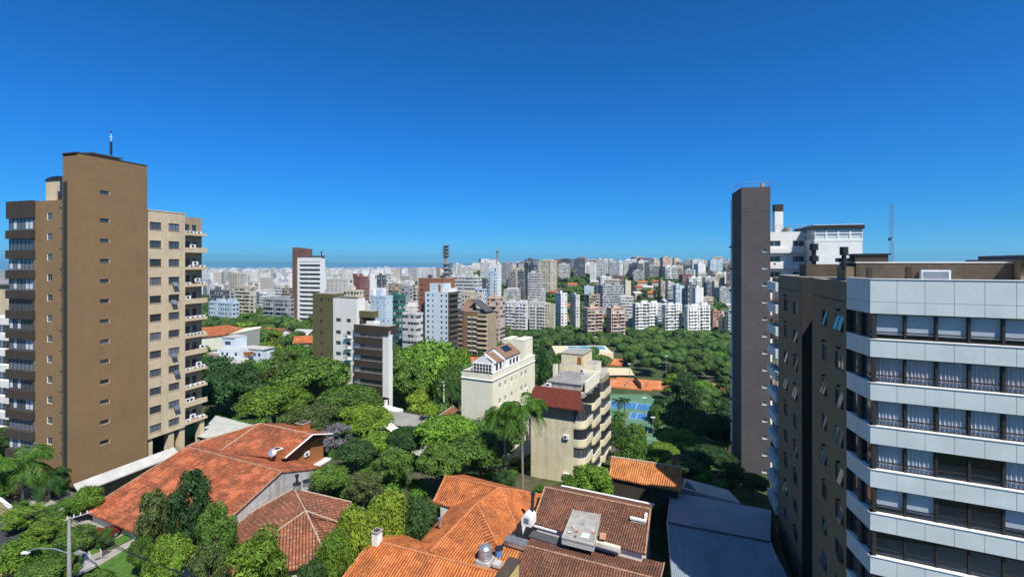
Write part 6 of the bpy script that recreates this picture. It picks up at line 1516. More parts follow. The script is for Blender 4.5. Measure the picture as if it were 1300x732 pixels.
hand = [
 (244, 585, 50, 74, 'open', 'dark', 'dark loose tree standing against the red tiled roof'),
 (196, 612, 49, 62, 'open', 'olive', 'loose olive green tree with pale bare limbs in front of the red roof'),
 (272, 628, 47, 64, 'open', 'mid', 'mid green tree between the red roof and the brown hipped roof'),
 (325, 676, 42, 105, 'layer', 'bright', 'bright green feathery tree in front of the hipped roof, bottom edge'),
 (215, 668, 44, 60, 'dome', 'bright', 'bright rounded shrubby tree beside the lawn'),
 (180, 672, 47, 30, 'dome', 'mid', 'small round shrub at the top corner of the lawn'),
 (262, 680, 42, 70, 'open', 'olive', 'thin olive tree at the bottom edge, left of the feathery tree'),
 (450, 640, 49, 58, 'round', 'lime', 'lime green tree with glossy leaves right of the hipped roof'),
 (425, 668, 46, 50, 'round', 'bright', 'bright green bushy tree touching the hipped roof corner'),
 (492, 618, 53, 58, 'round', 'lime', 'lime green rounded tree above the white chimney'),
 (530, 628, 55, 50, 'round', 'dark', 'dark green tree between the lime tree and the orange roof'),
 (462, 596, 64, 60, 'open', 'olive', 'olive grey loose tree behind the lime green trees'),
 (610, 541, 73, 86, 'dome', 'mid', 'large domed green tree in front of the cream block'),
 (560, 556, 70, 62, 'dome', 'mid', 'broad green tree left of the large domed tree'),
 (428, 535, 84, 46, 'jacaranda', 'mid', 'purple flowering tree beside the rust coloured gable'),
 (408, 556, 80, 26, 'jacaranda', 'mid', 'smaller purple flowering tree touching the rear tiled roof'),
 (450, 560, 76, 56, 'round', 'dark', 'dark green tree right of the purple flowering tree'),
 (415, 590, 66, 52, 'round', 'mid', 'mid green tree beside the grey gable wall'),
 (500, 566, 72, 66, 'open', 'mid', 'wispy mid green tree above the lime green tree'),
 (520, 538, 84, 62, 'dome', 'dark', 'dark dome crowned tree in front of the grey roofed house'),
 (478, 548, 84, 46, 'round', 'bright', 'bright green tree below the white annexe'),
 (640, 590, 66, 36, 'open', 'dark', 'small dark tree at the foot of the queen palms'),
 (752, 582, 63, 72, 'open', 'bright', 'airy bright green tree between the balcony block and the brown roof'),
 (722, 596, 62, 40, 'open', 'bright', 'small airy tree against the blank beige wall'),
 (802, 534, 88, 52, 'cone', 'mid', 'conical green tree above the orange shed roof'),
 (768, 536, 104, 50, 'dome', 'dark', 'dark round tree beside the curved balconies'),
 (866, 478, 128, 66, 'layer', 'deep', 'tall dark layered umbrella tree in front of the blue courts'),
 (868, 543, 108, 62, 'dome', 'bright', 'bright green crown in front of the mauve tower trees'),
 (908, 520, 100, 58, 'dome', 'deep', 'shadowed dark tree against the mauve tower'),
 (905, 556, 94, 50, 'open', 'olive', 'brownish olive tree right beside the foot of the mauve tower'),
 (348, 484, 96, 92, 'dome', 'bright', 'bright broad crowned tree above the rear red roof'),
 (398, 446, 120, 96, 'dome', 'mid', 'huge spreading domed tree left of the chocolate balconies'),
 (445, 482, 108, 84, 'dome', 'mid', 'broad domed tree overlapping the foot of the chocolate balconies'),
 (300, 460, 122, 70, 'round', 'dark', 'dark green tree below the stepped white house'),
 (345, 452, 140, 60, 'round', 'mid', 'mid green crown beside the short lamp pole'),
 (545, 418, 150, 104, 'dome', 'bright', 'very large rounded tree below the brick and white tower'),
 (515, 440, 140, 70, 'dome', 'mid', 'rounded tree hugging the white fin of the balcony block'),
 (530, 495, 118, 54, 'layer', 'lime', 'yellow green spreading tree behind the grey roofed house'),
 (900, 566, 84, 64, 'dome', 'deep', 'dark shaded tree left of the foot of the mauve tower'),
 (868, 580, 80, 44, 'round', 'dark', 'dark tree behind the chimney end of the orange shed roof'),
 (930, 585, 76, 46, 'open', 'deep', 'dark tree in the shade in front of the mauve tower base'),
 (955, 600, 72, 44, 'dome', 'deep', 'dark bush like tree under the mauve tower, above the metal roof'),
 (840, 560, 92, 46, 'dome', 'bright', 'bright tree just beyond the orange shed roof'),
 (30, 640, 56, 60, 'open', 'bright', 'bright feathery tree below the big palm at the left'),
 (80, 640, 58, 50, 'open', 'mid', 'mid green tree between the palms and the red roof corner'),
 (132, 668, 52, 30, 'open', 'mid', 'loose green tree over the driveway beside the red roof corner'),
 (38, 700, 48, 60, 'open', 'mid', 'loose mid green tree by the street under the lamp arm'),
 (88, 690, 50, 34, 'round', 'dark', 'dark rounded tree right behind the utility pole base'),
 (846, 500, 186, 34, 'dome', 'dark', 'dark round tree at the right end of the blue courts'),
 (783, 527, 152, 26, 'round', 'mid', 'small round tree hiding the left corner of the blue courts'),
 (812, 535, 150, 24, 'open', 'bright', 'small airy tree in front of the blue courts'),
 (834, 512, 176, 24, 'round', 'mid', 'small tree over the end of the smaller blue court'),
 (848, 540, 132, 34, 'dome', 'mid', 'mid green tree covering the corner of the green court'),
 (0, 600, 62, 60, 'round', 'mid', 'green tree at the left edge beside the big palm'),
 (575, 448, 135, 50, 'dome', 'mid', 'green crown touching the left side of the cream block'),
 (588, 432, 165, 34, 'open', 'lime', 'pale yellow green tree behind the cream block penthouse'),
 (690, 422, 150, 34, 'cone', 'dark', 'slender dark tree in the gap right of the cream lift tower'),
 (705, 440, 135, 30, 'open', 'mid', 'light green tree behind the beige rooftop room'),
 (110, 617, 58, 40, 'round', 'bright', 'bright green tree at the corner of the brown slab tower'),
 (60, 655, 53, 62, 'open', 'bright', 'bright leaning tree along the street, right of the palm'),
 (98, 668, 51, 44, 'round', 'mid', 'green bushy tree behind the utility pole'),
 (22, 680, 47, 66, 'open', 'bright', 'bright feathery tree at the bottom left corner'),
 (60, 705, 45, 70, 'dome', 'mid', 'green shrubby tree under the street lamp, bottom left'),
 (5, 540, 74, 50, 'round', 'dark', 'dark tree at the far left edge below the white balcony bands'),
 (120, 720, 44, 40, 'dome', 'mid', 'low rounded shrub tree at the bottom, right of the utility pole'),
 (395, 706, 43, 46, 'round', 'dark', 'dark small tree in front of the lower corner of the hipped roof'),
 (828, 628, 60, 40, 'open', 'deep', 'dark shaded tree in the gap between the brown roof and the metal hall'),
 (275, 648, 46, 50, 'open', 'mid', 'mid green wispy tree against the left side of the hipped roof'),
]
for a in hand: T(*a)

# ---- palms
def frond(m, base, az, length, rise, droop, nleaf, lw, ll, mat='leaf', rng=random):
    """one arching palm leaf: midrib and leaflets hanging to both sides"""
    pts = []
    for i in range(9):
        s = i/8; r = length*s*(1-.22*s*s); z = rise*length*s-droop*length*s*s; pts.append(base+Vector((math.cos(az)*r, math.sin(az)*r, z)))
    m.tube(pts, [.045*(1-.8*i/8) for i in range(9)], mat, 4, False); mi = m.mi(mat)
    side = Vector((-math.sin(az), math.cos(az), 0))
    for k in range(nleaf):
        s = .12+.86*k/(nleaf-1); f = s*8; i = min(7, int(f)); p = pts[i].lerp(pts[i+1], f-i); d = (pts[i+1]-pts[i]).normalized()
        L = ll*(math.sin(math.pi*min(1, s*.9+.1))**.6)*rng.uniform(.8, 1.1)
        for sg in (-1, 1):
            tip = p+side*sg*L*.72+d*L*.45+Vector((0, 0, -L*rng.uniform(.35, .75))); mid = p.lerp(tip, .5)+Vector((0, 0, L*.12)); n = d*lw
            i0 = len(m.v); m.v += [tuple(p-n*.5), tuple(p+n*.5), tuple(mid+n), tuple(tip), tuple(mid-n)]; m.f.append((i0, i0+1, i0+2, i0+3, i0+4)); m.m.append(mi); m.uv += [(0, 0)]*5
def palm(px, py, d, label, H=None, R_=2.8, n=22, hue='mid', kind='queen', trunkr=.17, seed=1, dead=True):
    rng = random.Random(seed); x = (px-CX)/F0*d; zg = ground(x, d); zt = zat(py, d)
    t = thing('palm_tree', label, 'palm', (x, d, zg)); base = Vector((x, d, zt-R_*.45))
    m = MB()
    for k in range(n):
        el = rng.uniform(.0, 1.0); frond(m, base, k*2.4+rng.uniform(-.2, .2), R_*rng.uniform(.85, 1.12), .15+1.0*el, .75+.35*rng.random(), 26, .055 if kind == 'queen' else .05, R_*.28, 'leaf', rng)
    c = part('crown', m, t); c.color = (*HUE[hue], 1)
    m = MB(); m.tube([(x, d, zg-.5), (x+.05, d, zg+(zt-zg)*.3), (x-.04, d, zg+(zt-zg)*.7), (base.x, base.y, base.z)], [trunkr*1.3, trunkr, trunkr*.9, trunkr*.85], 'palm_bark', 9); m.tube([base-Vector((0, 0, .9)), base+Vector((0, 0, .2))], [trunkr*1.3, trunkr*.8], 'timber', 8); part('trunk', m, t)
    if dead:
        m = MB()
        for k in range(5):
            az = k*1.3; frond(m, base-Vector((0, 0, .3)), az, R_*.55, -.6, .9, 10, .05, R_*.18, 'dead_frond', rng)
        part('dead_fronds', m, t)
    return t
palm(663, 500, 68, 'taller queen palm standing in front of the gap between the cream and beige blocks', R_=4.7, n=34, seed=3, hue='mid')
palm(641, 512, 70, 'shorter queen palm leaning left of its taller twin', R_=4.2, n=30, seed=4, hue='mid')
palm(363, 443, 134, 'date palm rising from the tree crowns left of the olive block', R_=5.0, n=34, seed=5, hue='olive', trunkr=.4, dead=False)
palm(28, 568, 62, 'big drooping palm beside the dark corner bay at the left', R_=4.6, n=26, seed=6, hue='mid')
palm(62, 592, 63, 'smaller palm between the big palm and the brown wall', R_=3.0, n=20, seed=7, hue='dark', trunkr=.14)
palm(574, 482, 112, 'palm with grey trunk at the left foot of the cream block', R_=3.4, n=20, seed=8, hue='dark')
palm(583, 486, 114, 'second grey trunked palm right against the cream block', R_=3.2, n=20, seed=9, hue='dark')
palm(545, 512, 102, 'young palm with yellowish fronds behind the grey sheet roof', R_=2.6, n=18, seed=10, hue='lime')
palm(785, 505, 180, 'small palm on the lawn in front of the large blue court', R_=3.0, n=18, seed=11, hue='dark')
palm(793, 503, 184, 'second small palm beside the blue court, right of its neighbour', R_=3.0, n=18, seed=12, hue='dark')
palm(786, 520, 165, 'leafy palm at the court fence', R_=3.4, n=20, seed=13, hue='mid')
palm(468, 538, 88, 'young banana like palm below the white annexe', R_=2.2, n=14, seed=14, hue='lime', dead=False)

# ---- banana clump and low shrubs near the street

# ================================================================== city beyond
PAL = {'white': (.74, .73, .70), 'off white': (.62, .60, .55), 'cream': (.60, .53, .40), 'grey': (.36, .36, .36), 'dark grey': (.13, .135, .15), 'brown': (.22, .14, .10), 'brick red': (.27, .14, .105), 'pale blue': (.50, .60, .68), 'tan': (.42, .32, .22), 'peach': (.58, .42, .32), 'maroon': (.20, .08, .075), 'teal': (.04, .14, .13), 'orange': (.40, .22, .14)}
STY = {'p': 'far_punched', 'r': 'far_ribbon', 's': 'far_small', 'b': 'far_balcony'}
FAR = []
def city_block(px0, px1, pxs, ytop, d, col, sty, label=None, top=None, depth=None, u=None, slabs=False, base=None, rng=random.Random(5), group=None):
    """block traced by its front edges; pxs is where its visible side ends (left or right of the front)"""
    left = pxs is not None and pxs < px0
    if u is None: u = unit(.93, .36) if left else UF
    A = Fr((px0-CX)/F0*d, d, *u); w = max(2, A.col(px1)); z1 = zat(ytop, d)
    if depth: D = depth
    elif left: D = reach(A.x, A.y, -A.nx, -A.ny, pxs)
    elif pxs is not None and pxs > px1: B = A.right(w); D = reach(B.x, B.y, B.ux, B.uy, pxs)
    else: D = 12
    D = max(5, min(45, D)); c0 = A.pt(w/2, -D/2, 0)
    zg = min(ground(c0.x, c0.y), ground(A.x, A.y))-3
    if base is not None: zg = base
    if z1 < zg+7: z1 = zg+7
    b = A.pt(w/2, -D/2, zg+3)
    t = thing('city_building', label, 'building', b, group)
    m = MB(); mt = STY[sty]; m.box(A, 0, w, -D, 0, zg, z1, mt, 'grey_roof')
    m.box(A, -.1, w+.1, -D-.1, -D+.25, z1, z1+.9, 'tinted'); m.box(A, -.1, w+.1, -.25, .1, z1, z1+.9, 'tinted'); m.box(A, -.1, .25, -D+.25, -.25, z1, z1+.9, 'tinted'); m.box(A, w-.25, w+.1, -D+.25, -.25, z1, z1+.9, 'tinted')
    if slabs or sty == 'b':
        z = z1-3.0-(z1 % 3.0)
        while z > zg+3:
            for (a, c) in ((.06, .42), (.58, .94)) if w > 12 else ((.1, .9),): m.box(A, w*a, w*c, .01, 1.1, z, z+.95, 'tinted')
            z -= 3.0
    o = part('wall', m, t); o.color = (*PAL[col], 1)
    if top != 'none':
        n = 1 if w < 18 else 2
        for i in range(n):
            a = w*(.2+.45*i+rng.uniform(-.05, .1)); ww = min(w*.3, 7); h = rng.uniform(1.8, 3.4)
            r = MB(); r.box(A, a, a+ww, -D*.7, -D*.3, z1+.01, z1+h, 'tinted', 'grey_roof')
            q = part('roof_room', r, t); q.color = (*PAL[top or col], 1)
    foot(A, w, D); FAR.append((t, (px0+px1)/2, ytop, col, w, z1-zg)); return t

M = [
 # left of centre, near to far
 (265, 295, 301, 384, 330, 'pale blue', 'p', 'pale blue low block under brown roofs, just right of the cream wing'),
 (266, 283, 286, 369, 360, 'dark grey', 'r', 'small dark glassy block above the pale blue block'),
 (266, 277, 283, 362, 420, 'white', 'p', 'white and brown block behind the small dark glassy block'),
 (299, 318, 322, 364, 400, 'cream', 'b', 'cream stepped block in the middle of the left city, above the tree band'),
 (318, 334, 338, 372, 520, 'white', 'r', 'long low white building above the green tree band'),
 (334, 365, 370, 380, 325, 'grey', 'b', 'grey slab block with dark vertical strips left of the white banded tower'),
 (290, 301, 303, 347, 620, 'cream', 'p', 'left one of two cream towers in the far left city'),
 (303, 311, 314, 347, 640, 'off white', 'p', 'right one of two pale towers in the far left city'),
 (349, 357, 360, 362, 480, 'white', 'r', 'white block with grey stripes beside the white banded tower'),
 (358, 370, 371, 366, 470, 'tan', 'b', 'tan block touching the left of the brown slab behind the banded tower'),
 (414, 442, 444, 355, 340, 'off white', 's', 'wide blank pale box rising behind the olive block'),
 (443, 457, 458, 353, 350, 'maroon', 's', 'maroon slab joined to the right of the blank pale box'),
 (436, 452, 462, 370, 260, 'cream', 'p', 'cream block with a round tank, just above the olive block roof'),
 (452, 464, 468, 352, 420, 'brick red', 'p', 'brick red block behind the cream block with a tank'),
 (470, 490, 492, 377, 235, 'pale blue', 's', 'pale blue block with tall white chimneys in front of the green glass block'),
 (490, 507, 510, 376, 240, 'teal', 'r', 'green glass block with a white stripe, right of the pale blue block'),
 (493, 507, 510, 361, 420, 'tan', 'b', 'tan orange block above the green glass block'),
 (509, 520, 524, 364, 400, 'grey', 'p', 'grey block left of the brick tower'),
 (524, 530, 532, 366, 410, 'cream', 'b', 'narrow cream block touching the brick tower'),
 (478, 488, 490, 350, 520, 'dark grey', 'r', 'dark blue grey tower with white edge above the pale blue block'),
 (487, 495, 498, 347, 520, 'white', 'p', 'white tower just right of the dark blue grey tower'),
 (486.5, 489.5, 490, 340, 700, 'white', 's', 'left of the two thin white towers on the horizon'),
 (490.5, 493, 494, 341, 705, 'white', 's', 'right of the two thin white towers on the horizon'),
 (535, 551, 553, 341, 720, 'white', 'p', 'white block on the skyline left of the ringed concrete shaft'),
 (511, 529, 533, 399, 225, 'off white', 'r', 'low pale building with window strips left of the brick tower base'),
 # centre
 (571, 604, 612, 352, 420, 'off white', 'r', 'wide pale building with long window bands right of the concrete shaft'),
 (602, 617, 620, 356, 430, 'dark grey', 'p', 'dark building with white frames left of the slim white tower'),
 (619.7, 629, 634.5, 345, 430, 'pale blue', 'p', 'slim white blue tower with a pointed roof, centre of the view'),
 (629.8, 633.2, 634, 336, 432, 'white', 's', 'thin white fin rising beside the slim white blue tower'),
 (617, 632, 641, 379, 330, 'peach', 'b', 'pink and white balcony block at the foot of the slim white tower'),
 (586, 607, 612, 372, 360, 'cream', 'p', 'cream block behind the brown stepped balcony block'),
 (602, 612, 618, 368, 380, 'pale blue', 'p', 'pale blue block between the cream and the pink blocks'),
 (640.5, 667, 670, 384, 460, 'white', 'b', 'left of the two big white slab blocks with many balconies'),
 (672, 691, 694, 384, 455, 'off white', 'b', 'right of the two big white slab blocks with many balconies'),
 (692, 702, 705, 387, 450, 'cream', 'p', 'cream wing on the right end of the white slab blocks'),
 (665.5, 679, 684, 330, 660, 'dark grey', 'b', 'tall dark grey tower with a red cornice, on the centre skyline'),
 (670, 685, 688, 347, 560, 'off white', 'r', 'pale banded tower in front of the tall dark grey tower'),
 (657, 664, 667, 345, 620, 'dark grey', 'p', 'narrow dark tower with white trim left of the pale banded tower'),
 (683, 700, 707, 331, 690, 'cream', 'p', 'large cream tower at the middle of the skyline'),
 (648, 656, 658, 342, 650, 'cream', 'b', 'cream balcony tower left of the narrow dark tower'),
 (634, 648, 651, 334, 720, 'grey', 'p', 'grey tower under construction with ragged top behind the slim white tower'),
 (610, 621, 624, 334, 800, 'white', 'p', 'pale stepped block on the skyline left of the lattice mast'),
 (575, 585, 588, 336, 800, 'white', 'p', 'white block on the skyline right of the ringed concrete shaft'),
 (565, 571, 573, 335, 640, 'dark grey', 'p', 'dark block right behind the ringed concrete shaft'),
 (712, 720, 705.5, 373, 460, 'white', 'p', 'white block with a dark shaded side right of the cream wing'),
 (731, 736, 724, 375, 460, 'off white', 'p', 'narrow pale block with a shaded left side, second right of the cream wing'),
 (748, 762, 742, 375, 480, 'tan', 'b', 'tan and white block above the peach balcony block'),
 (746, 765, 740, 392, 415, 'peach', 'b', 'left one of two peach balcony blocks above the park'),
 (776, 794, 770, 392, 415, 'peach', 'b', 'right one of two peach balcony blocks above the park'),
 (765, 792, 759.5, 363, 560, 'grey', 'r', 'broad grey office slab with white window bands on the green hill'),
 (794, 801, 792.5, 357, 600, 'cream', 's', 'plain cream slab tower right of the banded office slab'),
 (807, 835, 803, 386, 450, 'white', 'b', 'leftmost of the three white glazed balcony slabs above the park'),
 (845, 866, 841, 388, 445, 'white', 'b', 'middle one of the three white glazed balcony slabs above the park'),
 (873, 902, 869, 389, 440, 'white', 'b', 'rightmost of the three white glazed balcony slabs above the park'),
 # right skyline
 (728, 742, 743, 329, 800, 'dark grey', 'p', 'dark slab on the skyline under the thin arc of hill trees'),
 (749, 756, 757, 334, 760, 'white', 's', 'plain white tower left of the ribbed white tower on the skyline'),
 (757, 768, 769, 330, 790, 'white', 'r', 'ribbed white tower with a dark top on the right skyline'),
 (775, 783, 786, 341, 780, 'pale blue', 'p', 'pale blue grey block between the ribbed tower and the dark slim slab'),
 (787, 791, 792, 333, 800, 'dark grey', 's', 'slim dark slab on the right skyline'),
 (792, 798, 799, 332, 805, 'white', 'p', 'white tower touching the slim dark slab'),
 (798, 810, 818, 335, 770, 'dark grey', 'b', 'broad dark grey block at the top of the green slope'),
 (804, 817, 818, 344, 745, 'off white', 'r', 'pale banded block just below the broad dark grey block'),
 (818, 823, 824, 334, 790, 'dark grey', 's', 'slender charcoal block right of the broad dark grey block'),
 (824, 836, 837, 338, 790, 'grey', 'r', 'blue grey banded block beside the slender charcoal block'),
 (837, 851, 853, 340, 800, 'white', 'b', 'white balcony block with a rooftop box on the right skyline'),
 (852, 858, 859, 339, 820, 'maroon', 's', 'maroon block right of the white balcony block'),
 (858, 864, 865, 334, 810, 'brown', 'p', 'tall brown pointed tower on the right skyline'),
 (865, 876, 877, 338, 830, 'dark grey', 'p', 'dark block right of the brown pointed tower'),
 (877, 886, 890, 342, 850, 'pale blue', 'p', 'pale blue block behind the banded white block, right skyline'),
 (886, 896, 897, 347, 760, 'white', 'r', 'banded white block on the right skyline with deep balconies'),
 (897, 904, 905, 344, 780, 'dark grey', 's', 'charcoal tower right of the banded white block'),
 (905, 912, 913, 346, 790, 'tan', 'r', 'tan stepped block with a dark roof box, near the right end of the skyline'),
 (923, 931, 932, 337, 640, 'brown', 'p', 'tall dark brown tower just left of the mauve tower'),
 (839, 844, 836.5, 357, 620, 'tan', 'p', 'narrow tan tower above the middle glazed slab'),
 (848, 856, 845, 359, 600, 'off white', 'b', 'pale tower with balconies above the middle glazed slab'),
 (858, 869, 855.5, 363, 580, 'pale blue', 'p', 'pale blue fronted tower above the rightmost glazed slab'),
 (873, 884, 869, 362, 575, 'dark grey', 'p', 'blue grey tower above the rightmost glazed slab'),
 (883, 893, 881, 366, 550, 'white', 's', 'plain white slab tower behind the rightmost glazed slab'),
 (897, 906, 895, 359, 640, 'dark grey', 'p', 'dark blue block left of the small cream tower'),
 (907, 912.5, 905, 358, 640, 'cream', 'p', 'small cream tower at the right end of the hill'),
 (925, 936, 923, 396, 430, 'off white', 'p', 'off white block squeezed against the mauve tower'),
 (905, 917, 903, 396, 470, 'orange', 'p', 'orange walled house right of the glazed slabs'),
 (917, 928, 915, 403, 440, 'peach', 'p', 'pinkish low house right of the orange walled house'),
 (700, 722, 724, 340, 830, 'tan', 'p', 'tan low block with red roofs right of the large cream tower'),
 (706, 716, 718, 333, 860, 'brick red', 'p', 'brick red block just right of the large cream tower'),
 (866, 880, 862, 350, 720, 'maroon', 'p', 'maroon and red block on the slope below the brown pointed tower'),
]
for r in M: city_block(*r)
# white chimneys of the pale blue block, ringed concrete shaft, lattice mast
def towers():
    d = 236
    for px, y0, lab in ((474, 367, 'left white chimney of the pale blue block'), (483.5, 366, 'broad white chimney of the pale blue block')):
        c = P(px, 377, d+3); m = MB(); F = Fr(c.x, c.y, *UF); m.box(F, -1.2 if px < 480 else -2.2, 1.2 if px < 480 else 2.2, -1.5, 1.5, c.z-2, zat(y0, d), 'white_clean'); solo('chimney', m, lab, 'chimney', loc=(c.x, c.y, c.z-2))
    d = 520; c = P(566.3, 350, d); zg = ground(c.x, d); z1 = zat(311, d)
    t = thing('concrete_shaft', 'tall slender concrete shaft with ring platforms piercing the skyline left of centre', 'tower', (c.x, d, zg))
    m = MB(); m.box(Fr(c.x, d, *UF), -1.9, 1.9, -1.9, 1.9, zg-2, z1, 'grey_concrete'); part('shaft', m, t)
    for k in range(8):
        r = MB(); z = z1-1-k*3.6*(1 if k < 4 else 1.4); r.box(Fr(c.x, d, *UF), -2.9, 2.9, -2.9, 2.9, z-.5, z, 'stone_brown'); r.box(Fr(c.x, d, *UF), -2.95, -2.6, -2.9, 2.9, z, z+1.1, 'grey_metal'); r.box(Fr(c.x, d, *UF), 2.6, 2.95, -2.9, 2.9, z, z+1.1, 'grey_metal'); part('platform', r, t)
    r = MB(); r.tube([(c.x, d, z1), (c.x, d, z1+3)], .2, 'galvanised', 5); part('spike', r, t)
    d = 700; c = P(631.3, 345, d); z1 = zat(319, d); zg = ground(c.x, d)
    m = MB(); S = 1.5
    for sx in (-S, S):
        for sy in (-S, S): m.tube([(c.x+sx, d+sy, zg), (c.x+sx*.6, d+sy*.6, z1)], .3, 'rust_wall', 4)
    z = zg+10; k = 0
    while z < z1-2:
        for sy in (-1.2, 1.2): m.tube([(c.x-1.3*(1 if k % 2 else -1), d+sy, z), (c.x+1.3*(1 if k % 2 else -1), d+sy, z+2.6)], .18, 'rust_wall', 3)
        z += 2.6; k += 1
    for zz in (z1-3, z1): m.box(Fr(c.x, d, 1, 0), -2.3, 2.3, -2, 2, zz, zz+1.2, 'stone_brown')
    m.tube([(c.x, d, z1), (c.x, d, z1+3)], .4, 'white_metal', 5)
    solo('lattice_mast', m, 'rusty lattice mast with drum antennas on the skyline at the centre', 'mast', loc=(c.x, d, zg))
towers()
# more blocks, filling the districts between the traced ones
rg = random.Random(11)
def fill(n, pxa, pxb, da, db, hmin, hmax, cols, maxtop=None, wr=(12, 24), ymax=None):
    k = tries = 0
    while k < n and tries < n*60:
        tries += 1
        d = (da**1.0+rg.random()*(db-da)); px = rg.uniform(pxa, pxb); x = (px-CX)/F0*d; w = rg.uniform(*wr)
        if inside(x, d, w*.75) or any(math.hypot(x-a, d-b) < c+w*.6 for a, b, c in FLAT): continue
        if d < 790 and (700 < px < 747 or 799 < px < 838): continue
        h = rg.uniform(hmin, hmax)*(1.5 if rg.random() < .12 else 1); zg = ground(x, d); yt = HY+F0*(CZ-zg-h)/d
        if maxtop and yt < maxtop: continue
        col = rg.choice(cols); sty = rg.choice('pppbbrs'); th = rg.uniform(-.3, .3)+(.4 if rg.random() < .5 else 0); wp = w/d*F0
        t = city_block(px-wp/2, px+wp/2, None, yt, d, col, sty, None, None, rg.uniform(9, 16), u=(math.cos(th), -math.sin(th)), slabs=False, rng=rg, group='apartment blocks of the districts beyond the park'); k += 1
WH = ['white']*5+['off white']*4+['cream']*3+['grey']*2+['tan', 'peach', 'brown', 'pale blue', 'dark grey']+['white']*2
fill(34, 690, 925, 770, 1000, 16, 36, WH, 326, (14, 26))
fill(16, 640, 925, 600, 760, 14, 30, WH, 338)
fill(26, 262, 500, 400, 900, 9, 26, WH, 338)
fill(24, 480, 640, 300, 850, 10, 34, WH, 336)
fill(22, 640, 925, 740, 1050, 10, 30, WH, 333)
fill(14, 640, 925, 470, 740, 8, 24, WH, 340)
fill(10, 430, 560, 230, 400, 8, 16, WH, 372)
fill(10, 900, 1010, 500, 900, 10, 30, WH, 336)
# small tiled houses in the green of the valley and the hill
def small_houses():
    hr = random.Random(8); k = tries = 0
    while k < 34 and tries < 3000:
        tries += 1; zone = hr.choice([(270, 400, 210, 420), (500, 660, 220, 480), (700, 930, 430, 740), (640, 930, 560, 760)]); d = hr.uniform(zone[2], zone[3]); px = hr.uniform(zone[0], zone[1]); x = (px-CX)/F0*d
        if inside(x, d, 8) or any(math.hypot(x-a, d-b) < c+8 for a, b, c in FLAT): continue
        th = hr.uniform(-.5, .5); F = Fr(x, d, math.cos(th), math.sin(th)); w, D, h = hr.uniform(9, 15), hr.uniform(8, 11), hr.uniform(6.5, 9.5); zg = ground(x, d)
        t = thing('house', None, 'house', (x, d, zg), 'small tiled houses among the trees beyond the park'); m = MB(); m.box(F, 0, w, -D, 0, zg-3, zg+h, 'far_small'); o = part('wall', m, t); cn = hr.choice(['white', 'cream', 'peach', 'off white', 'tan']); o.color = (*PAL[cn], 1)
        z = zg+h; q = [F.pt(-.6, .7, z-.1), F.pt(w+.6, .7, z-.1), F.pt(w+.6, -D/2, z+2.6), F.pt(-.6, -D/2, z+2.6), F.pt(w+.6, -D-.7, z-.1), F.pt(-.6, -D-.7, z-.1)]
        m = MB(); mt = hr.choice(['tile_orange', 'tile_red', 'tile_red', 'fibre_cement']); m.slab([q[0], q[1], q[2], q[3]], .25, mt); m.slab([q[3], q[2], q[4], q[5]], .25, mt); m.face([F.pt(w, 0, z), F.pt(w, -D, z), F.pt(w, -D/2, z+2.4)], 'white_render'); m.face([F.pt(0, 0, z), F.pt(0, -D, z), F.pt(0, -D/2, z+2.4)], 'white_render'); part('roof', m, t)
        foot(F, w, D); FAR.append((t, px, HY+F0*(CZ-z)/d, cn.replace('off white', 'ivory')+(' grey roofed' if mt == 'fibre_cement' else ' tiled'), w, h)); k += 1
small_houses()
# the rest of the city, out to the lake, as one mass
def distant_city():
    t = newmat('distant_buildings'); r = t.n('ShaderNodeNewGeometry').outputs['Random Per Island']; uv = t.n('ShaderNodeUVMap').outputs[0]; sep = t.n('ShaderNodeSeparateXYZ', {0: uv})
    c = t.ramp(r, [(0, (.74, .73, .70)), (.3, (.62, .59, .53)), (.5, (.50, .44, .36)), (.62, (.36, .36, .37)), (.72, (.30, .20, .16)), (.765, (.76, .75, .73)), (.95, (.5, .55, .6))])
    for n in t.t.nodes:
        if n.type == 'VALTORGB': n.color_ramp.interpolation = 'CONSTANT'
    fu = t.math('FRACT', t.math('DIVIDE', sep.outputs[0], 4.0)); fv = t.math('FRACT', t.math('DIVIDE', sep.outputs[1], 3.2))
    mk = t.math('MULTIPLY', t.math('LESS_THAN', t.math('ABSOLUTE', t.math('SUBTRACT', fu, .5)), .3), t.math('LESS_THAN', t.math('ABSOLUTE', t.math('SUBTRACT', fv, .55)), .25))
    t.pbsdf(t.mix(t.math('MULTIPLY', mk, .75), c, (.06, .065, .08)), .85)
    m = MB(); q = random.Random(21); n = 0
    while n < 4700:
        if n < 2400: d = 900+2600*q.random()**1.2
        else: d = 3500+5000*q.random()
        px = q.uniform(180, 960) if n < 3600 else q.uniform(960, 1900); x = (px-CX)/F0*d
        if inside(x, d, 12): continue
        if px > 690 and d < 1500 and q.random() < .6: continue
        zg = ground(x, d); w = q.uniform(12, 34); D = q.uniform(10, 22); h = q.uniform(8, 34) if q.random() < .75 else q.uniform(30, 58)
        if d > 3500: w *= 1.8; h *= .8
        ycap = (328+14*q.random()**.7 if px > 600 else 338.5+4*q.random()) if q.random() < .96 else 334
        h = min(h, CZ-zg-(ycap-HY)/F0*d)
        if h < 5: n += 1; continue
        if d < 1600: w = min(w, 20)
        th = q.uniform(-.5, .5); F = Fr(x, d, math.cos(th), math.sin(th)); m.box(F, 0, w, -D, 0, zg-8, zg+h, 'distant_buildings'); n += 1
    solo('distant_city', m, 'far off pale city blocks merging towards the lake', 'city', kind='stuff')
distant_city()

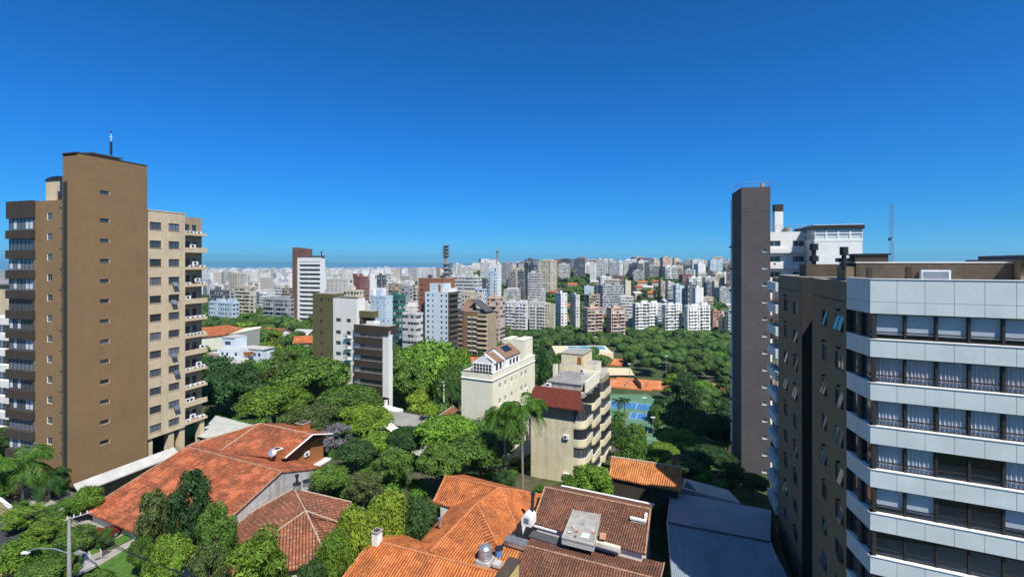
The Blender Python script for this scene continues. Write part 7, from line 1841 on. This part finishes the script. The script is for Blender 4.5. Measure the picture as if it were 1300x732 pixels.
# ---- trees scattered through the valley, the woodland and the slopes
def scatter():
    q = random.Random(31); pts = []; grid = {}
    def ok(x, y, r):
        gx, gy = int(x//12), int(y//12)
        for i in range(gx-2, gx+3):
            for j in range(gy-2, gy+3):
                for (a, b, s) in grid.get((i, j), ()):
                    if (a-x)**2+(b-y)**2 < ((r+s)*(.33 if y > 230 else .40))**2: return False
        grid.setdefault((gx, gy), []).append((x, y, r)); return True
    for o in TREES: grid.setdefault((int(o.location.x//12), int(o.location.y//12)), []).append((o.location.x, o.location.y, o['_w']))
    tries = 0
    while tries < 44000:
        tries += 1
        d = 66+(1250-66)*q.random()**1.15; px = q.uniform(250, 1000) if tries < 38000 else q.uniform(1000, 1500); x = (px-CX)/F0*d
        if px > 1000 and d < 230: continue
        if d < 110 and not (385 < px < 640): continue
        if px < 275 and d < 130: continue
        w = (q.uniform(7.5, 12) if q.random() < .8 else q.uniform(13, 19)) if d < 330 else q.uniform(8, 19)
        if d < 120: w = min(w, 11)
        if inside(x, d, w*.30) or any(math.hypot(x-a, d-b) < c+w*.25 for a, b, c in FLAT): continue
        # keep sight lines to the courts open
        if 118 < d < 240 and 762 < px < 850:
            if d > 150 or px < 800: 
                if not (d < 150 and px > 850): continue
        if d < 212 and 765 < px < 848 and d > 100: continue
        if 240 < d < 300 and 765 < px < 850 and q.random() < .7: continue
        if 300 < d < 380 and 700 < px < 782: continue
        if 465 < px < 602 and 82 < d < 119: continue
        if 255 < px < 345 and d < 100: continue
        if d > 900 and q.random() < .6: continue
        if not ok(x, d, w): continue
        zg = ground(x, d); h = q.uniform(7, 12) if d < 110 else q.uniform(8, 14)
        if d > 320 and px > 600: h = q.uniform(4.5, 8)
        if w > 13 and d < 330: h = q.uniform(11, 15)
        pts.append((x, d, zg, w, h, px))
    vis = sorted(pts, key=lambda p: -p[3]*p[4]/p[1]**2)
    near = [p for p in vis[:200]]; rest = vis[200:]
    for (x, y, zg, w, h, px) in near:
        hue = q.choice(['mid', 'mid', 'mid', 'bright', 'dark', 'dark', 'lime', 'olive']); sh = q.choice(['dome', 'round', 'dome', 'round', 'open', 'layer', 'cone'])
        if 250 < y < 420 and px > 690: sh = 'dome'; hue = q.choice(['mid', 'dark', 'mid', 'bright'])
        if px > 840 and y < 200: hue = q.choice(['dark', 'deep', 'mid'])
        o = tree(x, y, zg+h, w*1.12, sh, hue, None, y > 95)
    # woodland farther out: one mass of crowns
    t = newmat('far_leaf'); r = t.n('ShaderNodeNewGeometry').outputs['Random Per Island']; ob = t.coords()
    a = t.noise(ob, .05, 4, .7)
    c = t.ramp(a, [(.32, (.030, .072, .022)), (.5, (.058, .118, .026)), (.62, (.098, .150, .030)), (.72, (.05, .095, .028))])
    f = t.rng(r, 0, 1, .6, 1.4); c = t.mix(1, c, t.n('ShaderNodeCombineColor', {0: f, 1: f, 2: f}).outputs[0], 'MULTIPLY')
    d_ = t.n('ShaderNodeBsdfPrincipled', {'Base Color': c, 'Roughness': .7, 'Specular IOR Level': .2}); tr = t.n('ShaderNodeBsdfTranslucent', {0: c}); mx = t.n('ShaderNodeMixShader', {0: .25, 1: d_.outputs[0], 2: tr.outputs[0]}); t.t.links.new(mx.outputs[0], t.out.inputs[0])
    m = MB(); cnt = 0
    for (x, y, zg, w, h, px) in rest:
        for k in range(3):
            rr = w*q.uniform(.26, .42); c = Vector((x+q.uniform(-.25, .25)*w, y+q.uniform(-.25, .25)*w, zg+h-rr*.75+q.uniform(-1, .6)))
            leaf_cards(m, c, rr, 34 if y < 500 else 16, max(.55, y/600), q, 'far_leaf', .75, .86)
    solo('woodland', m, 'broad mass of tree crowns covering the valley floor and hill slopes', 'woodland', kind='stuff')
    print('TREES individual', len(TREES), 'stuff', len(rest), 'faces', len(m.f))
scatter()
def undergrowth():
    """ground cover between the near houses"""
    q = random.Random(41); m = MB(); n = 0; tr = 0
    while n < 420 and tr < 9000:
        tr += 1; d = q.uniform(42, 120); px = q.uniform(-60, 940); x = (px-CX)/F0*d
        if inside(x, d, .6): continue
        if px < 130 and d < 60 and q.random() < .75: continue
        if 110 < px < 215 and d < 56: continue
        if d < 60 and 845 < px: continue
        r = q.uniform(.7, 1.6); zg = ground(x, d); leaf_cards(m, Vector((x, d, zg+r*.4)), r, 90, .22, q, 'leaf', .8, .8); n += 1
    o = solo('undergrowth', m, 'low shrubs and ground cover filling gaps between houses', 'shrubs', kind='stuff'); o.color = (*HUE['mid'], 1)
undergrowth()

# ================================================================== haze
def haze():
    m = MB(); m.box(ID, -32000, 32000, -30000, 14000, -75, 420, 'white_paint')
    mt = bpy.data.materials.new('haze_air'); mt.use_nodes = True; t = mt.node_tree; t.nodes.clear(); o = t.nodes.new('ShaderNodeOutputMaterial'); v = t.nodes.new('ShaderNodeVolumePrincipled')
    v.inputs['Color'].default_value = (.30, .76, 1.0, 1); v.inputs['Density'].default_value = HAZE; v.inputs['Anisotropy'].default_value = 0.12
    t.links.new(v.outputs[0], o.inputs['Volume']); MATS['white_paint_'] = mt
    ob = solo('haze', m, 'thin blue air haze over the whole city', 'haze', kind='stuff'); ob.data.materials.clear(); ob.data.materials.append(mt)
HAZE = 6.5e-5
haze()
cy.volume_step_rate = 4; cy.volume_max_steps = 64

# ================================================================== descriptions for the scattered repeats
LM = [(150, 380, 'the cream wing'), (255, 470, 'the cream wing'), (388, 360, 'the white banded tower'), (352, 392, 'the grey striped slab'), (283, 392, 'the pale blue low block'), (410, 430, 'the olive block'), (475, 440, 'the chocolate balconies'), (285, 420, 'the red roofed hall'), (300, 455, 'the stepped white house'), (363, 450, 'the date palm'), (555, 390, 'the brick tower'), (600, 415, 'the brown stepped block'), (480, 385, 'the chimney block'), (500, 390, 'the green glass block'), (428, 365, 'the blank pale box'), (545, 455, 'the largest rounded tree'), (632, 480, 'the cream block'), (660, 435, 'the cream lift tower'), (655, 400, 'the white slab blocks'), (627, 360, 'the slim white tower'), (566, 330, 'the ringed shaft'), (695, 342, 'the large cream tower'), (750, 400, 'the left peach block'), (785, 400, 'the right peach block'), (820, 405, 'the left glazed slab'), (853, 408, 'the middle glazed slab'), (885, 408, 'the right glazed slab'), (775, 375, 'the banded office slab'), (762, 338, 'the ribbed white tower'), (808, 342, 'the dark skyline block'), (861, 342, 'the brown pointed tower'), (890, 352, 'the banded skyline block'), (927, 345, 'the dark brown tower'), (745, 440, 'the club pool'), (757, 457, 'the far clay court'), (787, 470, 'the sand area'), (825, 487, 'the clay courts'), (793, 514, 'the large blue court'), (830, 530, 'the smaller blue court'), (866, 510, 'the umbrella tree'), (935, 480, 'the mauve tower'), (720, 470, 'the beige rooftop room'), (770, 520, 'the curved balconies'), (820, 600, 'the orange shed'), (400, 545, 'the rust gable'), (428, 555, 'the purple tree'), (355, 610, 'the grey gable'), (370, 660, 'the hipped roof'), (515, 530, 'the grey sheet roof'), (570, 535, 'the balcony house'), (610, 580, 'the large domed tree'), (480, 640, 'the lime green trees'), (650, 540, 'the queen palms'), (300, 545, 'the pale sheet roof')]
def rel(px, py, a, b):
    dx, dy = px-a, py-b
    if abs(dx) > abs(dy)*1.3: s = 'right of' if dx > 0 else 'left of'
    elif abs(dy) > abs(dx)*1.3: s = 'below' if dy > 0 else 'above'
    else: s = ('lower right of' if dx > 0 else 'lower left of') if dy > 0 else ('upper right of' if dx > 0 else 'upper left of')
    return ('just ' if math.hypot(dx, dy) < 16 else '')+s
ORD = ['leftmost', 'second leftmost', 'third leftmost', 'fourth leftmost', 'fifth leftmost', 'sixth leftmost', 'seventh leftmost', 'eighth leftmost', 'ninth leftmost', 'tenth leftmost']
def describe(items):
    """items: (object, px, py, adjectives, noun)"""
    n1 = {}
    for it in items:
        o, px, py, adj, noun = it
        adj = adj.replace(', ', ' and ')
        lm = sorted(LM, key=lambda l: math.hypot(px-l[0], (py-l[1])*1.2)); a = lm[0]; b = next(l for l in lm[1:] if l[2] != a[2])
        k = '%s %s %s %s' % (adj, noun, rel(px, py, a[0], a[1]), a[2]); n1.setdefault(k, []).append((it, b))
    n2 = {}
    for k, l in n1.items():
        if len(l) == 1: n2[k] = [l[0][0]]
        else:
            for it, b in l: n2.setdefault('%s, facing %s' % (k, b[2]), []).append(it)
    for k, l in n2.items():
        if len(l) == 1: l[0][0]['label'] = k; continue
        l.sort(key=lambda it: it[1])
        for i, it in enumerate(l): it[0]['label'] = '%s %s' % ('rightmost' if i == len(l)-1 and i > 1 else ORD[min(i, 9)], k)
its = []
adjh = {'mid': 'green', 'bright': 'bright', 'dark': 'dark', 'lime': 'lime', 'olive': 'olive', 'deep': 'shadowed'}
adjs = {'dome': 'domed', 'round': 'rounded', 'open': 'loose', 'layer': 'layered', 'cone': 'conical', 'jacaranda': 'flowering'}
for o in TREES:
    if 'label' not in o:
        px, py = proj((o.location.x, o.location.y, o['_top']-1.5)); its.append((o, px, py, adjh[o['_hue']]+' '+adjs[o['_shape']], 'tree'))
    o['group'] = 'trees of the woodland and gardens'
    for k in ('_hue', '_shape', '_top', '_w'): del o[k]
describe(its); its = []
for (t, px, py, col, w, h) in FAR:
    if 'label' in t: continue
    if t.name.startswith('house'): its.append((t, px, py+4, col, 'house'))
    else: its.append((t, px, py+6, ('tall ' if h > 32 else 'low ' if h < 18 else '')+col.replace('off white', 'ivory'), 'block'))
describe(its)
n = len([o for o in scene.objects]); print('OBJECTS', n, 'far', len(FAR))

for o in scene.objects:
    if 'label' in o and len(o['label'].split()) > 16: o['label'] = o['label'].replace('just ', '', 1)
    if 'label' in o and len(o['label'].split()) > 16: o['label'] = o['label'].replace(', facing the ', ', facing ')
